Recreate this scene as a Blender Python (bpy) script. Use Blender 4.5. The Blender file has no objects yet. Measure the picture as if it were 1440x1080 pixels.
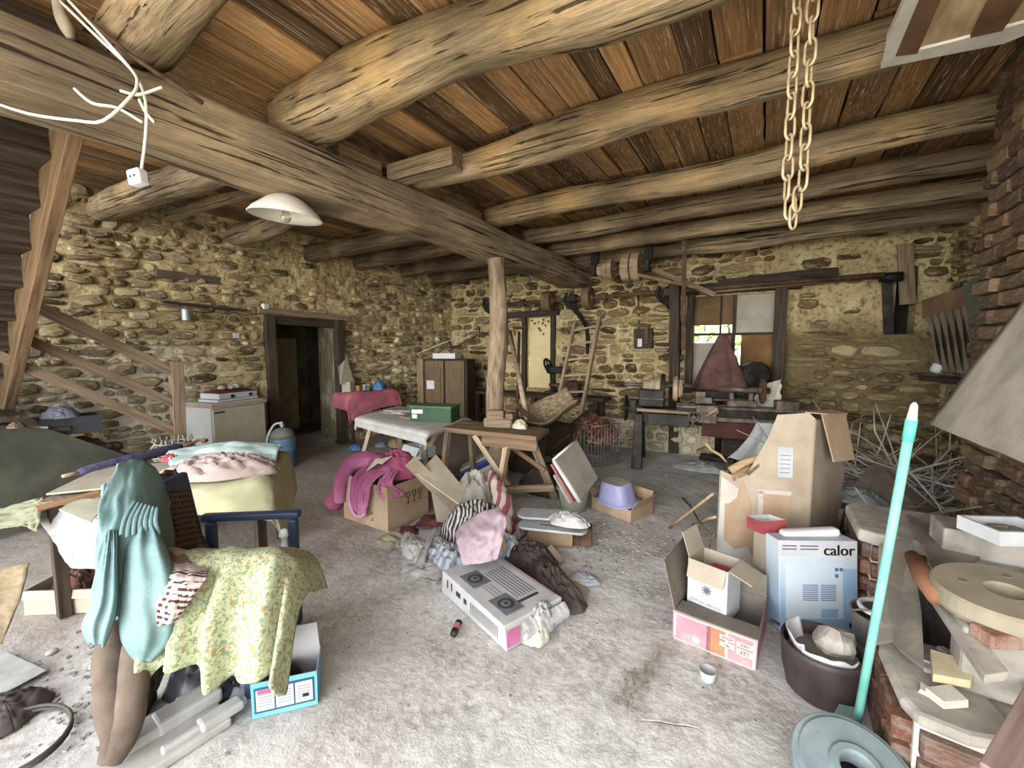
import bpy, math, random
from mathutils import Vector, Matrix, noise as mnoise
RND = random.Random(11)
V = Vector
C = bpy.context.scene.collection
# ------------------------------------------------------------------ camera
F_PX, YAW, CZ = 590.0, math.radians(31), 1.6
PITCH = math.atan(50 / 590)
cam_d = bpy.data.cameras.new('camera'); cam = bpy.data.objects.new('camera', cam_d); C.objects.link(cam)
cam_d.sensor_width = 36; cam_d.lens = F_PX / 1440 * 36; cam_d.clip_start = .05; cam_d.clip_end = 200
cam.location = (0, 0, CZ); cam.rotation_euler = (math.pi / 2 - PITCH, 0, YAW)
sc = bpy.context.scene; sc.camera = cam
sc.view_settings.view_transform = 'Standard'; sc.view_settings.look = 'None'
sc.view_settings.gamma = 1; sc.view_settings.use_curve_mapping = False
sc.view_settings.exposure = 0.35
# ------------------------------------------------------------------ daylight
w = bpy.data.worlds.new('world'); sc.world = w; w.use_nodes = True
bg = w.node_tree.nodes['Background']; bg.inputs[0].default_value = (.88, .93, 1.0, 1); bg.inputs[1].default_value = 5.0
def area(name, loc, rot, sx, sy, power, col):
    l = bpy.data.lights.new(name, 'AREA'); l.shape = 'RECTANGLE'; l.size = sx; l.size_y = sy
    l.energy = power; l.color = col
    o = bpy.data.objects.new(name, l); C.objects.link(o); o.location = loc; o.rotation_euler = rot
    return o
# added area lamp far behind the camera, evening out daylight through the open front
area('yard_fill_light', (-1.5, -13.0, 3.2), (math.radians(88), 0, math.radians(2)), 16.0, 6.4, 2600, (1, .97, .91))
sun_d = bpy.data.lights.new('sun', 'SUN'); sun_d.energy = 5.0; sun_d.angle = math.radians(2); sun_d.color = (1, .95, .86)
sun = bpy.data.objects.new('sun', sun_d); C.objects.link(sun); sun.rotation_euler = (math.radians(14), math.radians(10), 0)

# ------------------------------------------------------------------ pixel -> place helpers
def ray(px, py):
    x = (px - 720) / F_PX; y = -(py - 540) / F_PX
    c, s = math.cos(PITCH), math.sin(PITCH); f = c + s * y; u = -s + c * y
    return V((x * math.cos(YAW) - f * math.sin(YAW), x * math.sin(YAW) + f * math.cos(YAW), u))
O_CAM = V((0, 0, CZ))
def PZ(px, py, z=0.): d = ray(px, py); return O_CAM + d * ((z - CZ) / d.z)
def PX(px, py, x): d = ray(px, py); return O_CAM + d * (x / d.x)
def PY(px, py, y): d = ray(px, py); return O_CAM + d * (y / d.y)
def PL(px, py, p, n): d = ray(px, py); return O_CAM + d * ((V(p) - O_CAM).dot(V(n)) / d.dot(V(n)))
def nz(p, s=1.0, seed=0.): return mnoise.noise(V(p) * s + V((seed * 7.3, seed * 3.1, seed * 1.7)))
def lerp(a, b, t): return a + (b - a) * t

# ------------------------------------------------------------------ objects
ORG = {}
def tag(o, label, cat, group=None):
    o['label'] = label; o['category'] = cat
    if group: o['group'] = group
    return o
def thing(name, label, cat, loc=(0, 0, 0), group=None):
    o = bpy.data.objects.new(name, None); C.objects.link(o); o.location = loc; o.empty_display_size = .1
    ORG[o.name] = V(loc); return tag(o, label, cat, group)
def frame(p0, p1, up=(0, 0, 1)):
    p0, p1 = V(p0), V(p1); x = (p1 - p0).normalized(); up = V(up)
    if abs(x.dot(up)) > .98: up = V((0, 1, 0)) if abs(x.y) < .9 else V((1, 0, 0))
    y = up.cross(x).normalized(); z = x.cross(y)
    M = Matrix((x, y, z)).transposed().to_4x4(); M.translation = p0
    return M
def fr(p, rz=0, rx=0, ry=0):
    return Matrix.Translation(V(p)) @ Matrix.Rotation(rz, 4, 'Z') @ Matrix.Rotation(ry, 4, 'Y') @ Matrix.Rotation(rx, 4, 'X')
BOXF = [(0, 3, 2, 1), (4, 5, 6, 7), (0, 1, 5, 4), (1, 2, 6, 5), (2, 3, 7, 6), (3, 0, 4, 7)]
class MB:
    def __init__(s): s.v = []; s.f = []; s.m = []
    def add(s, vs, fs, m=0, M=None):
        b = len(s.v)
        s.v += [M @ V(p) for p in vs] if M is not None else [V(p) for p in vs]
        s.f += [tuple(i + b for i in f) for f in fs]; s.m += [m] * len(fs); return s
    def sk(s, M): s.v = [M @ p for p in s.v]; return s
    def hexa(s, p, m=0, M=None): return s.add(p, BOXF, m, M)
    def box(s, c, d, m=0, M=None, tx=1, ty=1):
        x, y, z = d[0] / 2, d[1] / 2, d[2] / 2; a, b, e = c
        return s.add([(a - x, b - y, e - z), (a + x, b - y, e - z), (a + x, b + y, e - z), (a - x, b + y, e - z),
                      (a - x * tx, b - y * ty, e + z), (a + x * tx, b - y * ty, e + z), (a + x * tx, b + y * ty, e + z), (a - x * tx, b + y * ty, e + z)], BOXF, m, M)
    def tube(s, pts, r, n=8, m=0, M=None, caps=True, closed=False):
        pts = [V(p) for p in pts]; k = len(pts); vs = []; fs = []
        rr = r if isinstance(r, (list, tuple)) else [r] * k
        up = None
        for i, p in enumerate(pts):
            a = pts[(i - 1) % k] if (closed or i > 0) else p; b = pts[(i + 1) % k] if (closed or i < k - 1) else p
            t = (b - a).normalized()
            if up is None: up = V((0, 0, 1)) if abs(t.z) < .9 else V((1, 0, 0))
            x = up.cross(t)
            if x.length < 1e-5: x = V((1, 0, 0)).cross(t)
            x.normalize(); y = t.cross(x); up = y
            for j in range(n):
                an = 2 * math.pi * j / n; vs.append(p + (x * math.cos(an) + y * math.sin(an)) * rr[i])
        for i in range(k if closed else k - 1):
            q = (i + 1) % k
            for j in range(n): fs.append((i * n + j, i * n + (j + 1) % n, q * n + (j + 1) % n, q * n + j))
        if caps and not closed: fs += [tuple(range(n - 1, -1, -1)), tuple((k - 1) * n + j for j in range(n))]
        return s.add(vs, fs, m, M)
    def lathe(s, prof, n=20, m=0, M=None, sx=1, sy=1, cap0=True, cap1=True):
        vs = []; fs = []
        for r, z in prof:
            for j in range(n): a = 2 * math.pi * j / n; vs.append((r * math.cos(a) * sx, r * math.sin(a) * sy, z))
        for i in range(len(prof) - 1):
            for j in range(n): fs.append((i * n + j, i * n + (j + 1) % n, (i + 1) * n + (j + 1) % n, (i + 1) * n + j))
        if cap0: fs.append(tuple(range(n - 1, -1, -1)))
        if cap1: fs.append(tuple((len(prof) - 1) * n + j for j in range(n)))
        return s.add(vs, fs, m, M)
    def prism(s, poly, z0, z1, m=0, M=None):
        n = len(poly); vs = [(x, y, z0) for x, y in poly] + [(x, y, z1) for x, y in poly]
        fs = [tuple(range(n - 1, -1, -1)), tuple(range(n, 2 * n))] + [(i, (i + 1) % n, n + (i + 1) % n, n + i) for i in range(n)]
        return s.add(vs, fs, m, M)
    def sheet(s, fn, nu, nv, th=.004, m=0, M=None):
        P = [[V(fn(i / nu, j / nv)) for j in range(nv + 1)] for i in range(nu + 1)]; vs = []; fs = []
        Nn = []
        for i in range(nu + 1):
            for j in range(nv + 1):
                du = P[min(i + 1, nu)][j] - P[max(i - 1, 0)][j]; dv = P[i][min(j + 1, nv)] - P[i][max(j - 1, 0)]
                k = du.cross(dv); Nn.append(k.normalized() if k.length > 1e-9 else V((0, 0, 1))); vs.append(P[i][j])
        b = len(vs); vs += [vs[q] - Nn[q] * th for q in range(b)]
        W = nv + 1
        for i in range(nu):
            for j in range(nv):
                q = (i * W + j, (i + 1) * W + j, (i + 1) * W + j + 1, i * W + j + 1)
                fs.append(q); fs.append(tuple(b + t for t in reversed(q)))
        for i in range(nu):
            a, c = i * W, (i + 1) * W; fs.append((c, a, a + b, c + b)); a, c = i * W + nv, (i + 1) * W + nv; fs.append((a, c, c + b, a + b))
        for j in range(nv):
            a, c = j, j + 1; fs.append((a, c, c + b, a + b)); a, c = nu * W + j, nu * W + j + 1; fs.append((c, a, a + b, c + b))
        return s.add(vs, fs, m, M)
    def mesh(s, name, mats, off=V((0, 0, 0)), smooth=False):
        me = bpy.data.meshes.new(name); me.from_pydata([tuple(p - off) for p in s.v], [], s.f)
        for k in (mats if isinstance(mats, (list, tuple)) else [mats]): me.materials.append(k)
        me.polygons.foreach_set('material_index', s.m)
        if smooth: me.polygons.foreach_set('use_smooth', [True] * len(s.f))
        me.update(); return me
    def build(s, name, mats, parent=None, smooth=False, bev=0, M=None, base=None, kind=None, sub=0):
        """M: the vertices are in that frame; otherwise they are world coordinates."""
        if parent is None and M is None:
            if base is None:
                n = len(s.v); base = V((sum(p.x for p in s.v) / n, sum(p.y for p in s.v) / n, min(p.z for p in s.v)))
            me = s.mesh(name, mats, V(base), smooth); o = bpy.data.objects.new(name, me); C.objects.link(o); o.location = base
            ORG[o.name] = V(base)
        elif parent is None:
            me = s.mesh(name, mats, smooth=smooth); o = bpy.data.objects.new(name, me); C.objects.link(o); o.matrix_world = M; ORG[o.name] = None; WM[o.name] = M.copy()
        else:
            og = ORG[parent.name]
            if og is None:      # the parent carries a frame of its own
                inv = WM[parent.name].inverted()
                if M is None: s.v = [inv @ p for p in s.v]; me = s.mesh(name, mats, smooth=smooth); L = Matrix.Identity(4)
                else: me = s.mesh(name, mats, smooth=smooth); L = inv @ M
                o = bpy.data.objects.new(name, me); C.objects.link(o); o.parent = parent; o.matrix_local = L
                ORG[o.name] = None; WM[o.name] = M.copy() if M is not None else WM[parent.name].copy()
            elif M is None:
                me = s.mesh(name, mats, og, smooth); o = bpy.data.objects.new(name, me); C.objects.link(o); o.parent = parent; ORG[o.name] = og
            else:
                me = s.mesh(name, mats, smooth=smooth); o = bpy.data.objects.new(name, me); C.objects.link(o); o.parent = parent
                o.matrix_local = Matrix.Translation(-og) @ M; ORG[o.name] = None; WM[o.name] = M.copy()
        if bev:
            b = o.modifiers.new('b', 'BEVEL'); b.width = bev; b.segments = 2; b.limit_method = 'ANGLE'
        if sub:
            b = o.modifiers.new('s', 'SUBSURF'); b.levels = b.render_levels = sub
        if kind: o['kind'] = kind
        return o
WM = {}
def place_copy(me, name, parent, M, mat=None):
    """one more piece that shares its mesh with alike pieces"""
    o = bpy.data.objects.new(name, me); C.objects.link(o); o.parent = parent
    og = ORG[parent.name]
    o.matrix_local = (Matrix.Translation(-og) @ M) if og is not None else WM[parent.name].inverted() @ M
    if mat:
        o.material_slots[0].link = 'OBJECT'; o.material_slots[0].material = mat
    return o

# ------------------------------------------------------------------ materials
def lin(c):
    if isinstance(c, str): c = tuple(int(c[i:i + 2], 16) / 255 for i in (0, 2, 4))
    return tuple(x / 12.92 if x <= .04045 else ((x + .055) / 1.055) ** 2.4 for x in c[:3]) + (1,)
class NT:
    def __init__(s, name):
        s.mat = bpy.data.materials.new(name); s.mat.use_nodes = True; s.t = s.mat.node_tree
        s.b = s.t.nodes['Principled BSDF']; s.b.inputs['Specular IOR Level'].default_value = .25
    def n(s, ty, ins=None, **kw):
        q = s.t.nodes.new('ShaderNode' + ty)
        for k, x in kw.items(): setattr(q, k, x)
        for k, x in (ins or {}).items():
            if isinstance(x, bpy.types.NodeSocket): s.t.links.new(x, q.inputs[k])
            else: q.inputs[k].default_value = x
        return q
    def coord(s, scale=(1, 1, 1), kind='Object'):
        c = s.n('TexCoord'); return s.n('Mapping', {0: c.outputs[kind], 3: scale}).outputs[0]
    def noise(s, co, scale, detail=5, rough=.6, dist=0): return s.n('TexNoise', {'Vector': co, 'Scale': scale, 'Detail': detail, 'Roughness': rough, 'Distortion': dist}).outputs[0]
    def ramp(s, f, a, b):
        return s.n('MapRange', {0: f, 1: a, 2: b, 3: 0., 4: 1.}).outputs[0]
    def mix(s, f, a, b, mode='MIX'):
        q = s.n('Mix', data_type='RGBA', blend_type=mode)
        for i, x in ((0, f), (6, a), (7, b)):
            if isinstance(x, bpy.types.NodeSocket): s.t.links.new(x, q.inputs[i])
            else: q.inputs[i].default_value = lin(x) if i and not (isinstance(x, tuple) and len(x) == 4) else x
        return q.outputs[2]
    def math(s, op, a, b=0.): return s.n('Math', {0: a, 1: b}, operation=op).outputs[0]
    def rnd(s):
        return s.math('FRACT', s.math('ADD', s.n('ObjectInfo').outputs['Random'], s.n('NewGeometry').outputs['Random Per Island']))
    def out(s, col, rough=.85, bump=None, bstr=.4, bdist=.02, metal=0, spec=None):
        if DIM:
            h_ = s.n('HueSaturation', {'Value': DIM[0], 'Saturation': DIM[1]})
            if isinstance(col, bpy.types.NodeSocket): s.t.links.new(col, h_.inputs['Color'])
            else: h_.inputs['Color'].default_value = lin(col)
            col = h_.outputs[0]
        for k, x in (('Base Color', col), ('Roughness', rough), ('Metallic', metal)):
            if isinstance(x, bpy.types.NodeSocket): s.t.links.new(x, s.b.inputs[k])
            else: s.b.inputs[k].default_value = lin(x) if k == 'Base Color' else x
        if spec is not None: s.b.inputs['Specular IOR Level'].default_value = spec
        if bump is not None:
            q = s.n('Bump', {'Strength': bstr, 'Distance': bdist, 'Height': bump}); s.t.links.new(q.outputs[0], s.b.inputs['Normal'])
        return s.mat
MATS = {}
DIM = None      # (value, saturation) put into loose things' colours: dust, and dimming against strong front light
def mat(name, a, b=None, scale=6., stretch=(1, 1, 1), lo=.35, hi=.65, rough=.85, bump=.3, bdist=.01, rand=0., metal=0., dust=None, spec=None, detail=6, dist=0., hue=0.):
    """two-tone procedural material; dust = (colour, noise scale, low, high, amount); rand = value change from piece to piece"""
    if name in MATS: return MATS[name]
    t = NT(name); co = t.coord(stretch); f = t.noise(co, scale, detail, .6, dist)
    col = t.mix(t.ramp(f, lo, hi), a, b or a)
    if dust:
        c2 = t.coord(); g = t.ramp(t.noise(c2, dust[1], 6, .65), dust[2], dust[3])
        col = t.mix(t.math('MULTIPLY', g, dust[4]), col, dust[0])
    if rand:
        r = t.rnd(); h = t.n('HueSaturation', {'Color': col})
        t.t.links.new(t.n('MapRange', {0: r, 3: 1 - rand, 4: 1 + rand}).outputs[0], h.inputs['Value'])
        if hue:
            r2 = t.math('FRACT', t.math('MULTIPLY', r, 7.13)); t.t.links.new(t.n('MapRange', {0: r2, 3: .5 - hue, 4: .5 + hue}).outputs[0], h.inputs['Hue'])
            t.t.links.new(t.n('MapRange', {0: t.math('FRACT', t.math('MULTIPLY', r, 13.7)), 3: .7, 4: 1.2}).outputs[0], h.inputs['Saturation'])
        col = h.outputs[0]
    MATS[name] = t.out(col, rough, f if bump else None, bump, bdist, metal, spec); return MATS[name]
# ------------------------------------------------------------------ shared materials
GR = (.7, 11, 11)                                   # grain along local X
def beam_mat(name, a, b, warm, wlo, dark):
    t = NT(name); g = t.coord(GR); f = t.noise(g, 2.4, 9, .7, .5); oc = t.coord(); k = t.noise(oc, 1.5, 5, .6); q = t.noise(t.coord((.35, 20, 20)), 1.7, 5, .6, .3); fine = t.noise(t.coord((2., 40, 40)), 2., 6, .7)
    col = t.mix(t.ramp(f, .34, .66), a, b); col = t.mix(t.math('MULTIPLY', t.ramp(k, wlo, wlo + .17), .6), col, warm)
    col = t.mix(t.math('MULTIPLY', t.ramp(t.noise(oc, .9, 4), .52, .66), .45), col, dark)
    col = t.mix(t.math('MULTIPLY', t.ramp(fine, .5, .72), .45), col, dark); cr = t.ramp(q, .415, .375); col = t.mix(t.math('MULTIPLY', cr, .85), col, '1c150e')
    h = t.n('HueSaturation', {'Color': col}); t.t.links.new(t.n('MapRange', {0: t.rnd(), 3: .88, 4: 1.12}).outputs[0], h.inputs['Value'])
    hh = t.math('SUBTRACT', t.math('ADD', f, t.math('MULTIPLY', fine, .5)), t.math('MULTIPLY', cr, .8)); return t.out(h.outputs[0], .92, hh, .9, .03)
m_beam = beam_mat('beam_wood', '6e5f4c', 'b09d80', 'cdb387', .54, '40342a')
m_beam2 = beam_mat('dark_beam_wood', '4a3d2e', '826f56', 'a08c66', .58, '2a2018')
m_log = beam_mat('peeled_log_wood', '7a6a52', 'bda986', 'dcb67c', .50, '463828')
DIM = (.72, .82)
m_wood = mat('grey_weathered_wood', '6a5540', 'a88e6b', 3., (.8, 14, 14), .3, .7, .85, .4, .005, .12)
m_wood_d = mat('dark_old_wood', '2b211a', '5d4b3a', 3., (.8, 14, 14), .3, .7, .85, .5, .006, .15)
m_wood_l = mat('pale_bare_wood', '9c8262', 'cdb48c', 3., (.8, 12, 12), .3, .7, .8, .3, .004, .12)
m_iron = mat('dark_iron', '1b1917', '3d3934', 9., lo=.3, hi=.7, rough=.55, bump=.25, metal=.35, dust=('6b5a48', 4., .5, .75, .4))
m_rust = mat('rusty_iron', '3b2417', '7d5a3e', 9., lo=.3, hi=.7, rough=.8, bump=.35, metal=.2, dust=('9a8266', 5., .5, .75, .35))
m_card = mat('brown_cardboard', 'a98661', 'c8a57c', 4., lo=.3, hi=.75, rough=.9, bump=.12, dust=('d6c4a8', 2.5, .5, .75, .5))
m_cardg = mat('grey_dusty_cardboard', 'a89a80', 'c9bca2', 4., lo=.3, hi=.75, rough=.9, bump=.12, dust=('8d8069', 3., .55, .8, .4))
m_whitep = mat('white_painted_board', 'd9dadb', 'eceff0', 5., lo=.3, hi=.7, rough=.5, bump=.05, dust=('a69e92', 3.5, .58, .8, .4))
DIM = None
# ------------------------------------------------------------------ floor
def m_floor():
    t = NT('worn_concrete_floor'); co = t.coord()
    a = t.noise(co, .55, 4, .55); b = t.noise(co, 2.6, 9, .68, .15); c = t.noise(co, 22., 8, .7)
    col = t.mix(t.ramp(b, .36, .64), '98948e', 'cecbc7')
    col = t.mix(t.math('MULTIPLY', t.ramp(c, .44, .60), .7), col, 'd6d3cf')
    col = t.mix(t.math('MULTIPLY', t.ramp(a, .45, .62), .3), col, '9c9184')
    # browner towards the left wall
    sep = t.n('SeparateXYZ', {0: co}); wob = t.math('MULTIPLY', t.math('SUBTRACT', b, .5), 2.2)
    e = t.ramp(t.math('ADD', sep.outputs[0], wob), -2.0, -3.6); col = t.mix(t.math('MULTIPLY', e, .7), col, '83766a')
    vo = t.n('TexVoronoi', {'Vector': t.mix(.25, co, t.n('TexNoise', {'Vector': co, 'Scale': 1.6, 'Detail': 4}).outputs[1]), 'Scale': 1.15}, feature='DISTANCE_TO_EDGE').outputs[0]
    cr = t.ramp(vo, .007, .0); msk = t.math('MULTIPLY', t.ramp(t.noise(co, 1.1, 3), .5, .58), t.ramp(sep.outputs[0], -1.2, -.3)); cr = t.math('MULTIPLY', cr, msk)
    col = t.mix(t.math('MULTIPLY', cr, .6), col, '5a5148')
    h = t.math('ADD', t.math('MULTIPLY', b, 1.0), t.math('MULTIPLY', c, .35)); h = t.math('SUBTRACT', h, t.math('MULTIPLY', cr, .5))
    return t.out(col, .88, h, .75, .03)
fx0, fx1, fy0, fy1 = -7.4, 2.3, -1.2, 7.6
nx, ny = 170, 160
def floor_h(x, y): return .018 * nz((x, y, 0), .7) + .010 * nz((x, y, 3), 2.6) + .005 * nz((x, y, 6), 7.)
vs = [V((lerp(fx0, fx1, i / nx), lerp(fy0, fy1, j / ny), 0)) for j in range(ny + 1) for i in range(nx + 1)]
for p in vs: p.z = floor_h(p.x, p.y) - .008
mb = MB(); mb.add(vs, [(j * (nx + 1) + i, j * (nx + 1) + i + 1, (j + 1) * (nx + 1) + i + 1, (j + 1) * (nx + 1) + i) for j in range(ny) for i in range(nx)])
floor = mb.build('floor', m_floor(), base=(0, 0, 0), smooth=True, kind='structure')
m_yard = mat('pale_gravel_yard', 'a79c88', 'c8bda8', 3., rough=.95, bump=.4)
mb = MB(); mb.box((-2, -13.2, -.07), (60, 24.2, .1)); mb.build('floor', m_yard, kind='structure')
mb = MB(); mb.box((-2, 17.3, -.5), (60, 18.6, .1)); mb.build('floor', mat('grass_ground', '3d5a22', '6f8f3a', 6., rough=.95), kind='structure')

# ------------------------------------------------------------------ rubble walls
m_mort = {}
def mortar(name, a, b, dark, low_pale=None, bare=None):
    t = NT(name); co = t.coord(); f = t.noise(co, 2.3, 8, .7, .5); g = t.noise(co, 15., 7, .7); k = t.noise(co, .8, 4, .6)
    col = t.mix(t.ramp(f, .34, .66), a, b); col = t.mix(t.math('MULTIPLY', t.ramp(g, .50, .64), .8), col, dark)  # dark specks: shade of small pits put into the mortar colour
    col = t.mix(t.math('MULTIPLY', t.ramp(k, .50, .64), .45), col, dark)
    if low_pale:  # paler low down, towards the near end of the wall
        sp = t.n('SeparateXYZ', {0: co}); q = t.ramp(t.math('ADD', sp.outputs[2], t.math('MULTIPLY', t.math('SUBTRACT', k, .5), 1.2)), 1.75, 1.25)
        q2 = t.ramp(t.math('ADD', sp.outputs[0], t.math('SUBTRACT', f, .5)), 3.9, 3.0); col = t.mix(t.math('MULTIPLY', t.math('MULTIPLY', q, q2), .8), col, low_pale)
    if bare:      # plaster lost low on the right; shade of recessed joints put into the brown
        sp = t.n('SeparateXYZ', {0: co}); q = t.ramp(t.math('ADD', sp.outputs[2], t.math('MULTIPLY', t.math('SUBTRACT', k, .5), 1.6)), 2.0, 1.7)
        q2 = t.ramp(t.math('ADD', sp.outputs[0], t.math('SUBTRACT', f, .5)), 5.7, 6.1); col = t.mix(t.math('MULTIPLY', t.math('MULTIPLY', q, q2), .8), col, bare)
    h = t.math('ADD', f, t.math('MULTIPLY', g, .6)); return t.out(col, .95, h, 1., .06)
def stonemat(name, cols, dust, amt):
    t = NT(name); co = t.coord(kind='Generated'); oc = t.coord()
    r = t.rnd(); cr = t.n('ValToRGB', {0: r}); el = cr.color_ramp.elements
    while len(el) < len(cols): el.new(.5)
    for i, c in enumerate(cols): el[i].position = i / (len(cols) - 1); el[i].color = lin(c)
    f = t.noise(oc, 9., 7, .7, .4); g = t.noise(oc, 3., 6, .6)
    col = t.mix(t.ramp(f, .3, .7), cr.outputs[0], cr.outputs[0]); h = t.n('HueSaturation', {'Color': col}); t.t.links.new(t.n('MapRange', {0: f, 1: .3, 2: .7, 3: .6, 4: 1.35}).outputs[0], h.inputs['Value'])
    col = t.mix(t.math('MULTIPLY', t.ramp(g, .48, .66), amt), h.outputs[0], dust)
    return t.out(col, .9, f, .8, .03)
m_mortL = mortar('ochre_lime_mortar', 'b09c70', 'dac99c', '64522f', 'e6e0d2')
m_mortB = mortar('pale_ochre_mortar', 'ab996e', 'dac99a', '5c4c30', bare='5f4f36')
m_stL = stonemat('rubble_stone_left', ['463823', '8c7a58', 'a8966f', '5a4a33', 'c0ad86', '6b5b42', '9c8d76', '4d4030', 'd0c2a0', '7d6a46'], 'd6c8a2', .55)
m_stB = stonemat('rubble_stone_back', ['3a2e1d', '7d6a4a', '96825c', '4a3c28', 'a8936a', '5c4c36', '7d6c54', 'bcaa82', '453824', '6e5a3c'], 'c9b98c', .5)
def stone_variants(n, seed):
    rr = random.Random(seed); out = []
    for q in range(n):
        k = rr.choice((7, 8, 9)); ph = rr.random() * 6.28; vs = []; e = rr.uniform(2.2, 4.5)
        ring = []
        for i in range(k):
            a = ph + 2 * math.pi * (i + rr.uniform(-.28, .28)) / k; c, s_ = math.cos(a), math.sin(a)
            rad = .5 / (abs(c) ** e + abs(s_) ** e) ** (1 / e) * rr.uniform(.86, 1.04); ring.append((rad * c, rad * s_))
        for x, z in ring: vs.append((x, .35, z))                       # buried in the mortar
        for x, z in ring: vs.append((x * .97, -.25, z * .97))
        tilt = (rr.uniform(-.5, .5), rr.uniform(-.5, .5))
        for x, z in ring: vs.append((x * .74, -.8 + tilt[0] * x + tilt[1] * z + rr.uniform(-.12, .12), z * .74))
        vs.append((0, -1. + rr.uniform(-.1, .15), 0)); c0 = 3 * k
        fs = []
        for l in (0, 1):
            for i in range(k): j = (i + 1) % k; fs.append((l * k + i, l * k + j, (l + 1) * k + j, (l + 1) * k + i))
        for i in range(k): fs.append((2 * k + i, 2 * k + (i + 1) % k, c0))
        out.append((vs, fs))
    return out
STV = stone_variants(26, 5)
def rubble(wname, p0, p1, height, holes, mort, stone, seed, hmin=.065, hmax=.155, aspect=(1.0, 2.5), skip=None, deep=.075, back=.35, zbase=0., fine=.034):
    """a wall from p0 to p1 (its room side on the right hand of nothing: normal = away from back); holes in (u0,u1,v0,v1)"""
    p0, p1 = V(p0), V(p1); L = (p1 - p0).length; x = (p1 - p0).normalized(); y = V((0, 0, 1)).cross(x)   # y points into the masonry
    M = Matrix((x, y, V((0, 0, 1)))).transposed().to_4x4(); M.translation = p0 + V((0, 0, zbase))
    rr = random.Random(seed)
    def inhole(u, v, g=0.): return any(a - g < u < b + g and c - g < v < d + g for a, b, c, d in holes)
    us = sorted(set([i * L / round(L / fine) for i in range(round(L / fine) + 1)] + [k for h in holes for k in h[:2] if 0 < k < L]))
    vv = sorted(set([i * height / round(height / fine) for i in range(round(height / fine) + 1)] + [k for h in holes for k in h[2:] if 0 < k < height]))
    mb = MB(); W = len(vv); ed = set(k for h in holes for k in h)
    vs = []
    for u in us:
        for v in vv:
            d = -.024 * nz((u, v, seed), 2.) - .022 * nz((u, v, seed + 9), 7.) - .012 * nz((u, v, seed + 4), 17.)
            vs.append((u, 0 if u in ed and inhole(u, v, .01) else d, v))
    fs = [(i * W + j, (i + 1) * W + j, (i + 1) * W + j + 1, i * W + j + 1) for i in range(len(us) - 1) for j in range(W - 1)
          if not inhole((us[i] + us[i + 1]) / 2, (vv[j] + vv[j + 1]) / 2)]
    mb.add(vs, fs)
    for a, b, c, d in holes:                                            # reveals
        a_, b_, c_, d_ = max(a, 0), min(b, L), max(c, 0), min(d, height)
        mb.add([(a_, 0, c_), (a_, back, c_), (a_, back, d_), (a_, 0, d_)], [(0, 1, 2, 3)]); mb.add([(b_, 0, c_), (b_, back, c_), (b_, back, d_), (b_, 0, d_)], [(3, 2, 1, 0)])
        mb.add([(a_, 0, d_), (a_, back, d_), (b_, back, d_), (b_, 0, d_)], [(0, 1, 2, 3)])
        if c > 0: mb.add([(a_, 0, c_), (a_, back, c_), (b_, back, c_), (b_, 0, c_)], [(3, 2, 1, 0)])
    # outer skin so that the wall has thickness
    cut = sorted(set([0, L] + [min(max(k, 0), L) for h in holes for k in h[:2]])); cv = sorted(set([0, height] + [min(max(k, 0), height) for h in holes for k in h[2:]]))
    for i in range(len(cut) - 1):
        for j in range(len(cv) - 1):
            if not inhole((cut[i] + cut[i + 1]) / 2, (cv[j] + cv[j + 1]) / 2):
                mb.add([(cut[i], back, cv[j]), (cut[i + 1], back, cv[j]), (cut[i + 1], back, cv[j + 1]), (cut[i], back, cv[j + 1])], [(3, 2, 1, 0)])
    wall = mb.build(wname, mort, M=M, smooth=False, kind='structure')
    # stones in wandering courses
    cells = []; v = 0.
    while v < height:
        h = rr.uniform(hmin, hmax); u = -rr.random() * .2
        while u < L:
            wd = h * rr.uniform(*aspect)
            if rr.random() < .22 and h > .12: parts = [(0, .5), (.5, 1)]
            else: parts = [(0, 1)]
            for a, b in parts:
                hh = h * (b - a); uc, vc = u + wd / 2, v + h * (a + b) / 2 + .07 * nz((u * .6, v * .6, seed), 1.)
                g = rr.uniform(.002, .022)
                if uc - wd / 2 > -.05 and uc + wd / 2 < L + .08 and vc + hh / 2 < height + .05 and not any(uc + wd / 2 > q[0] and uc - wd / 2 < q[1] and vc + hh / 2 > q[2] and vc - hh / 2 < q[3] for q in holes):
                    if skip is None or rr.random() > skip(uc, vc): cells.append((uc, vc, wd - g, hh - g, rr.uniform(.35, 1.) * deep, rr.randrange(len(STV)), rr.uniform(-.12, .12), rr.choice((0, math.pi))))
            u += wd
        v += h
    def size(c):
        p = M @ V((c[0], 0, c[1])); d = (p - O_CAM); return c[2] * c[3] / d.length_squared * abs(d.normalized().dot(y))
    cells.sort(key=size, reverse=True)
    mes = []
    for vs, fs in STV:
        q = MB(); q.add(vs, fs); mes.append(q.mesh('stone', stone))
    rest = MB()
    for k, (u, v, a, b, d, q, rot, flip) in enumerate(cells):
        X = Matrix.Translation((u, -.0, v)) @ Matrix.Rotation(rot + flip, 4, 'Y') @ Matrix.Diagonal((a, d, b, 1))
        if k < 290: place_copy(mes[q], 'stone', wall, M @ X)
        else: rest.add(STV[q][0], STV[q][1], 0, X)
    if rest.v: rest.v = [M @ p for p in rest.v]; o = rest.build('stones', stone, wall); o['kind'] = 'stuff'
    return wall, M
WH = 3.35
LW0, LW1 = V((-6.69, -.9, 0)), V((-5.86, 7.2, 0))
lx = (LW1 - LW0).normalized(); LWN = V((0, 0, 1)).cross(lx)           # into the masonry (towards -X)
def PLW(px, py, off=0.): return PL(px, py, LW0 - LWN * off, LWN)
def lu(p): return (p - LW0).dot(lx)
dA, dB = PLW(372, 440), PLW(474, 440); dT = PLW(420, 449).z
DU0, DU1 = lu(dA), lu(dB)
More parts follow.
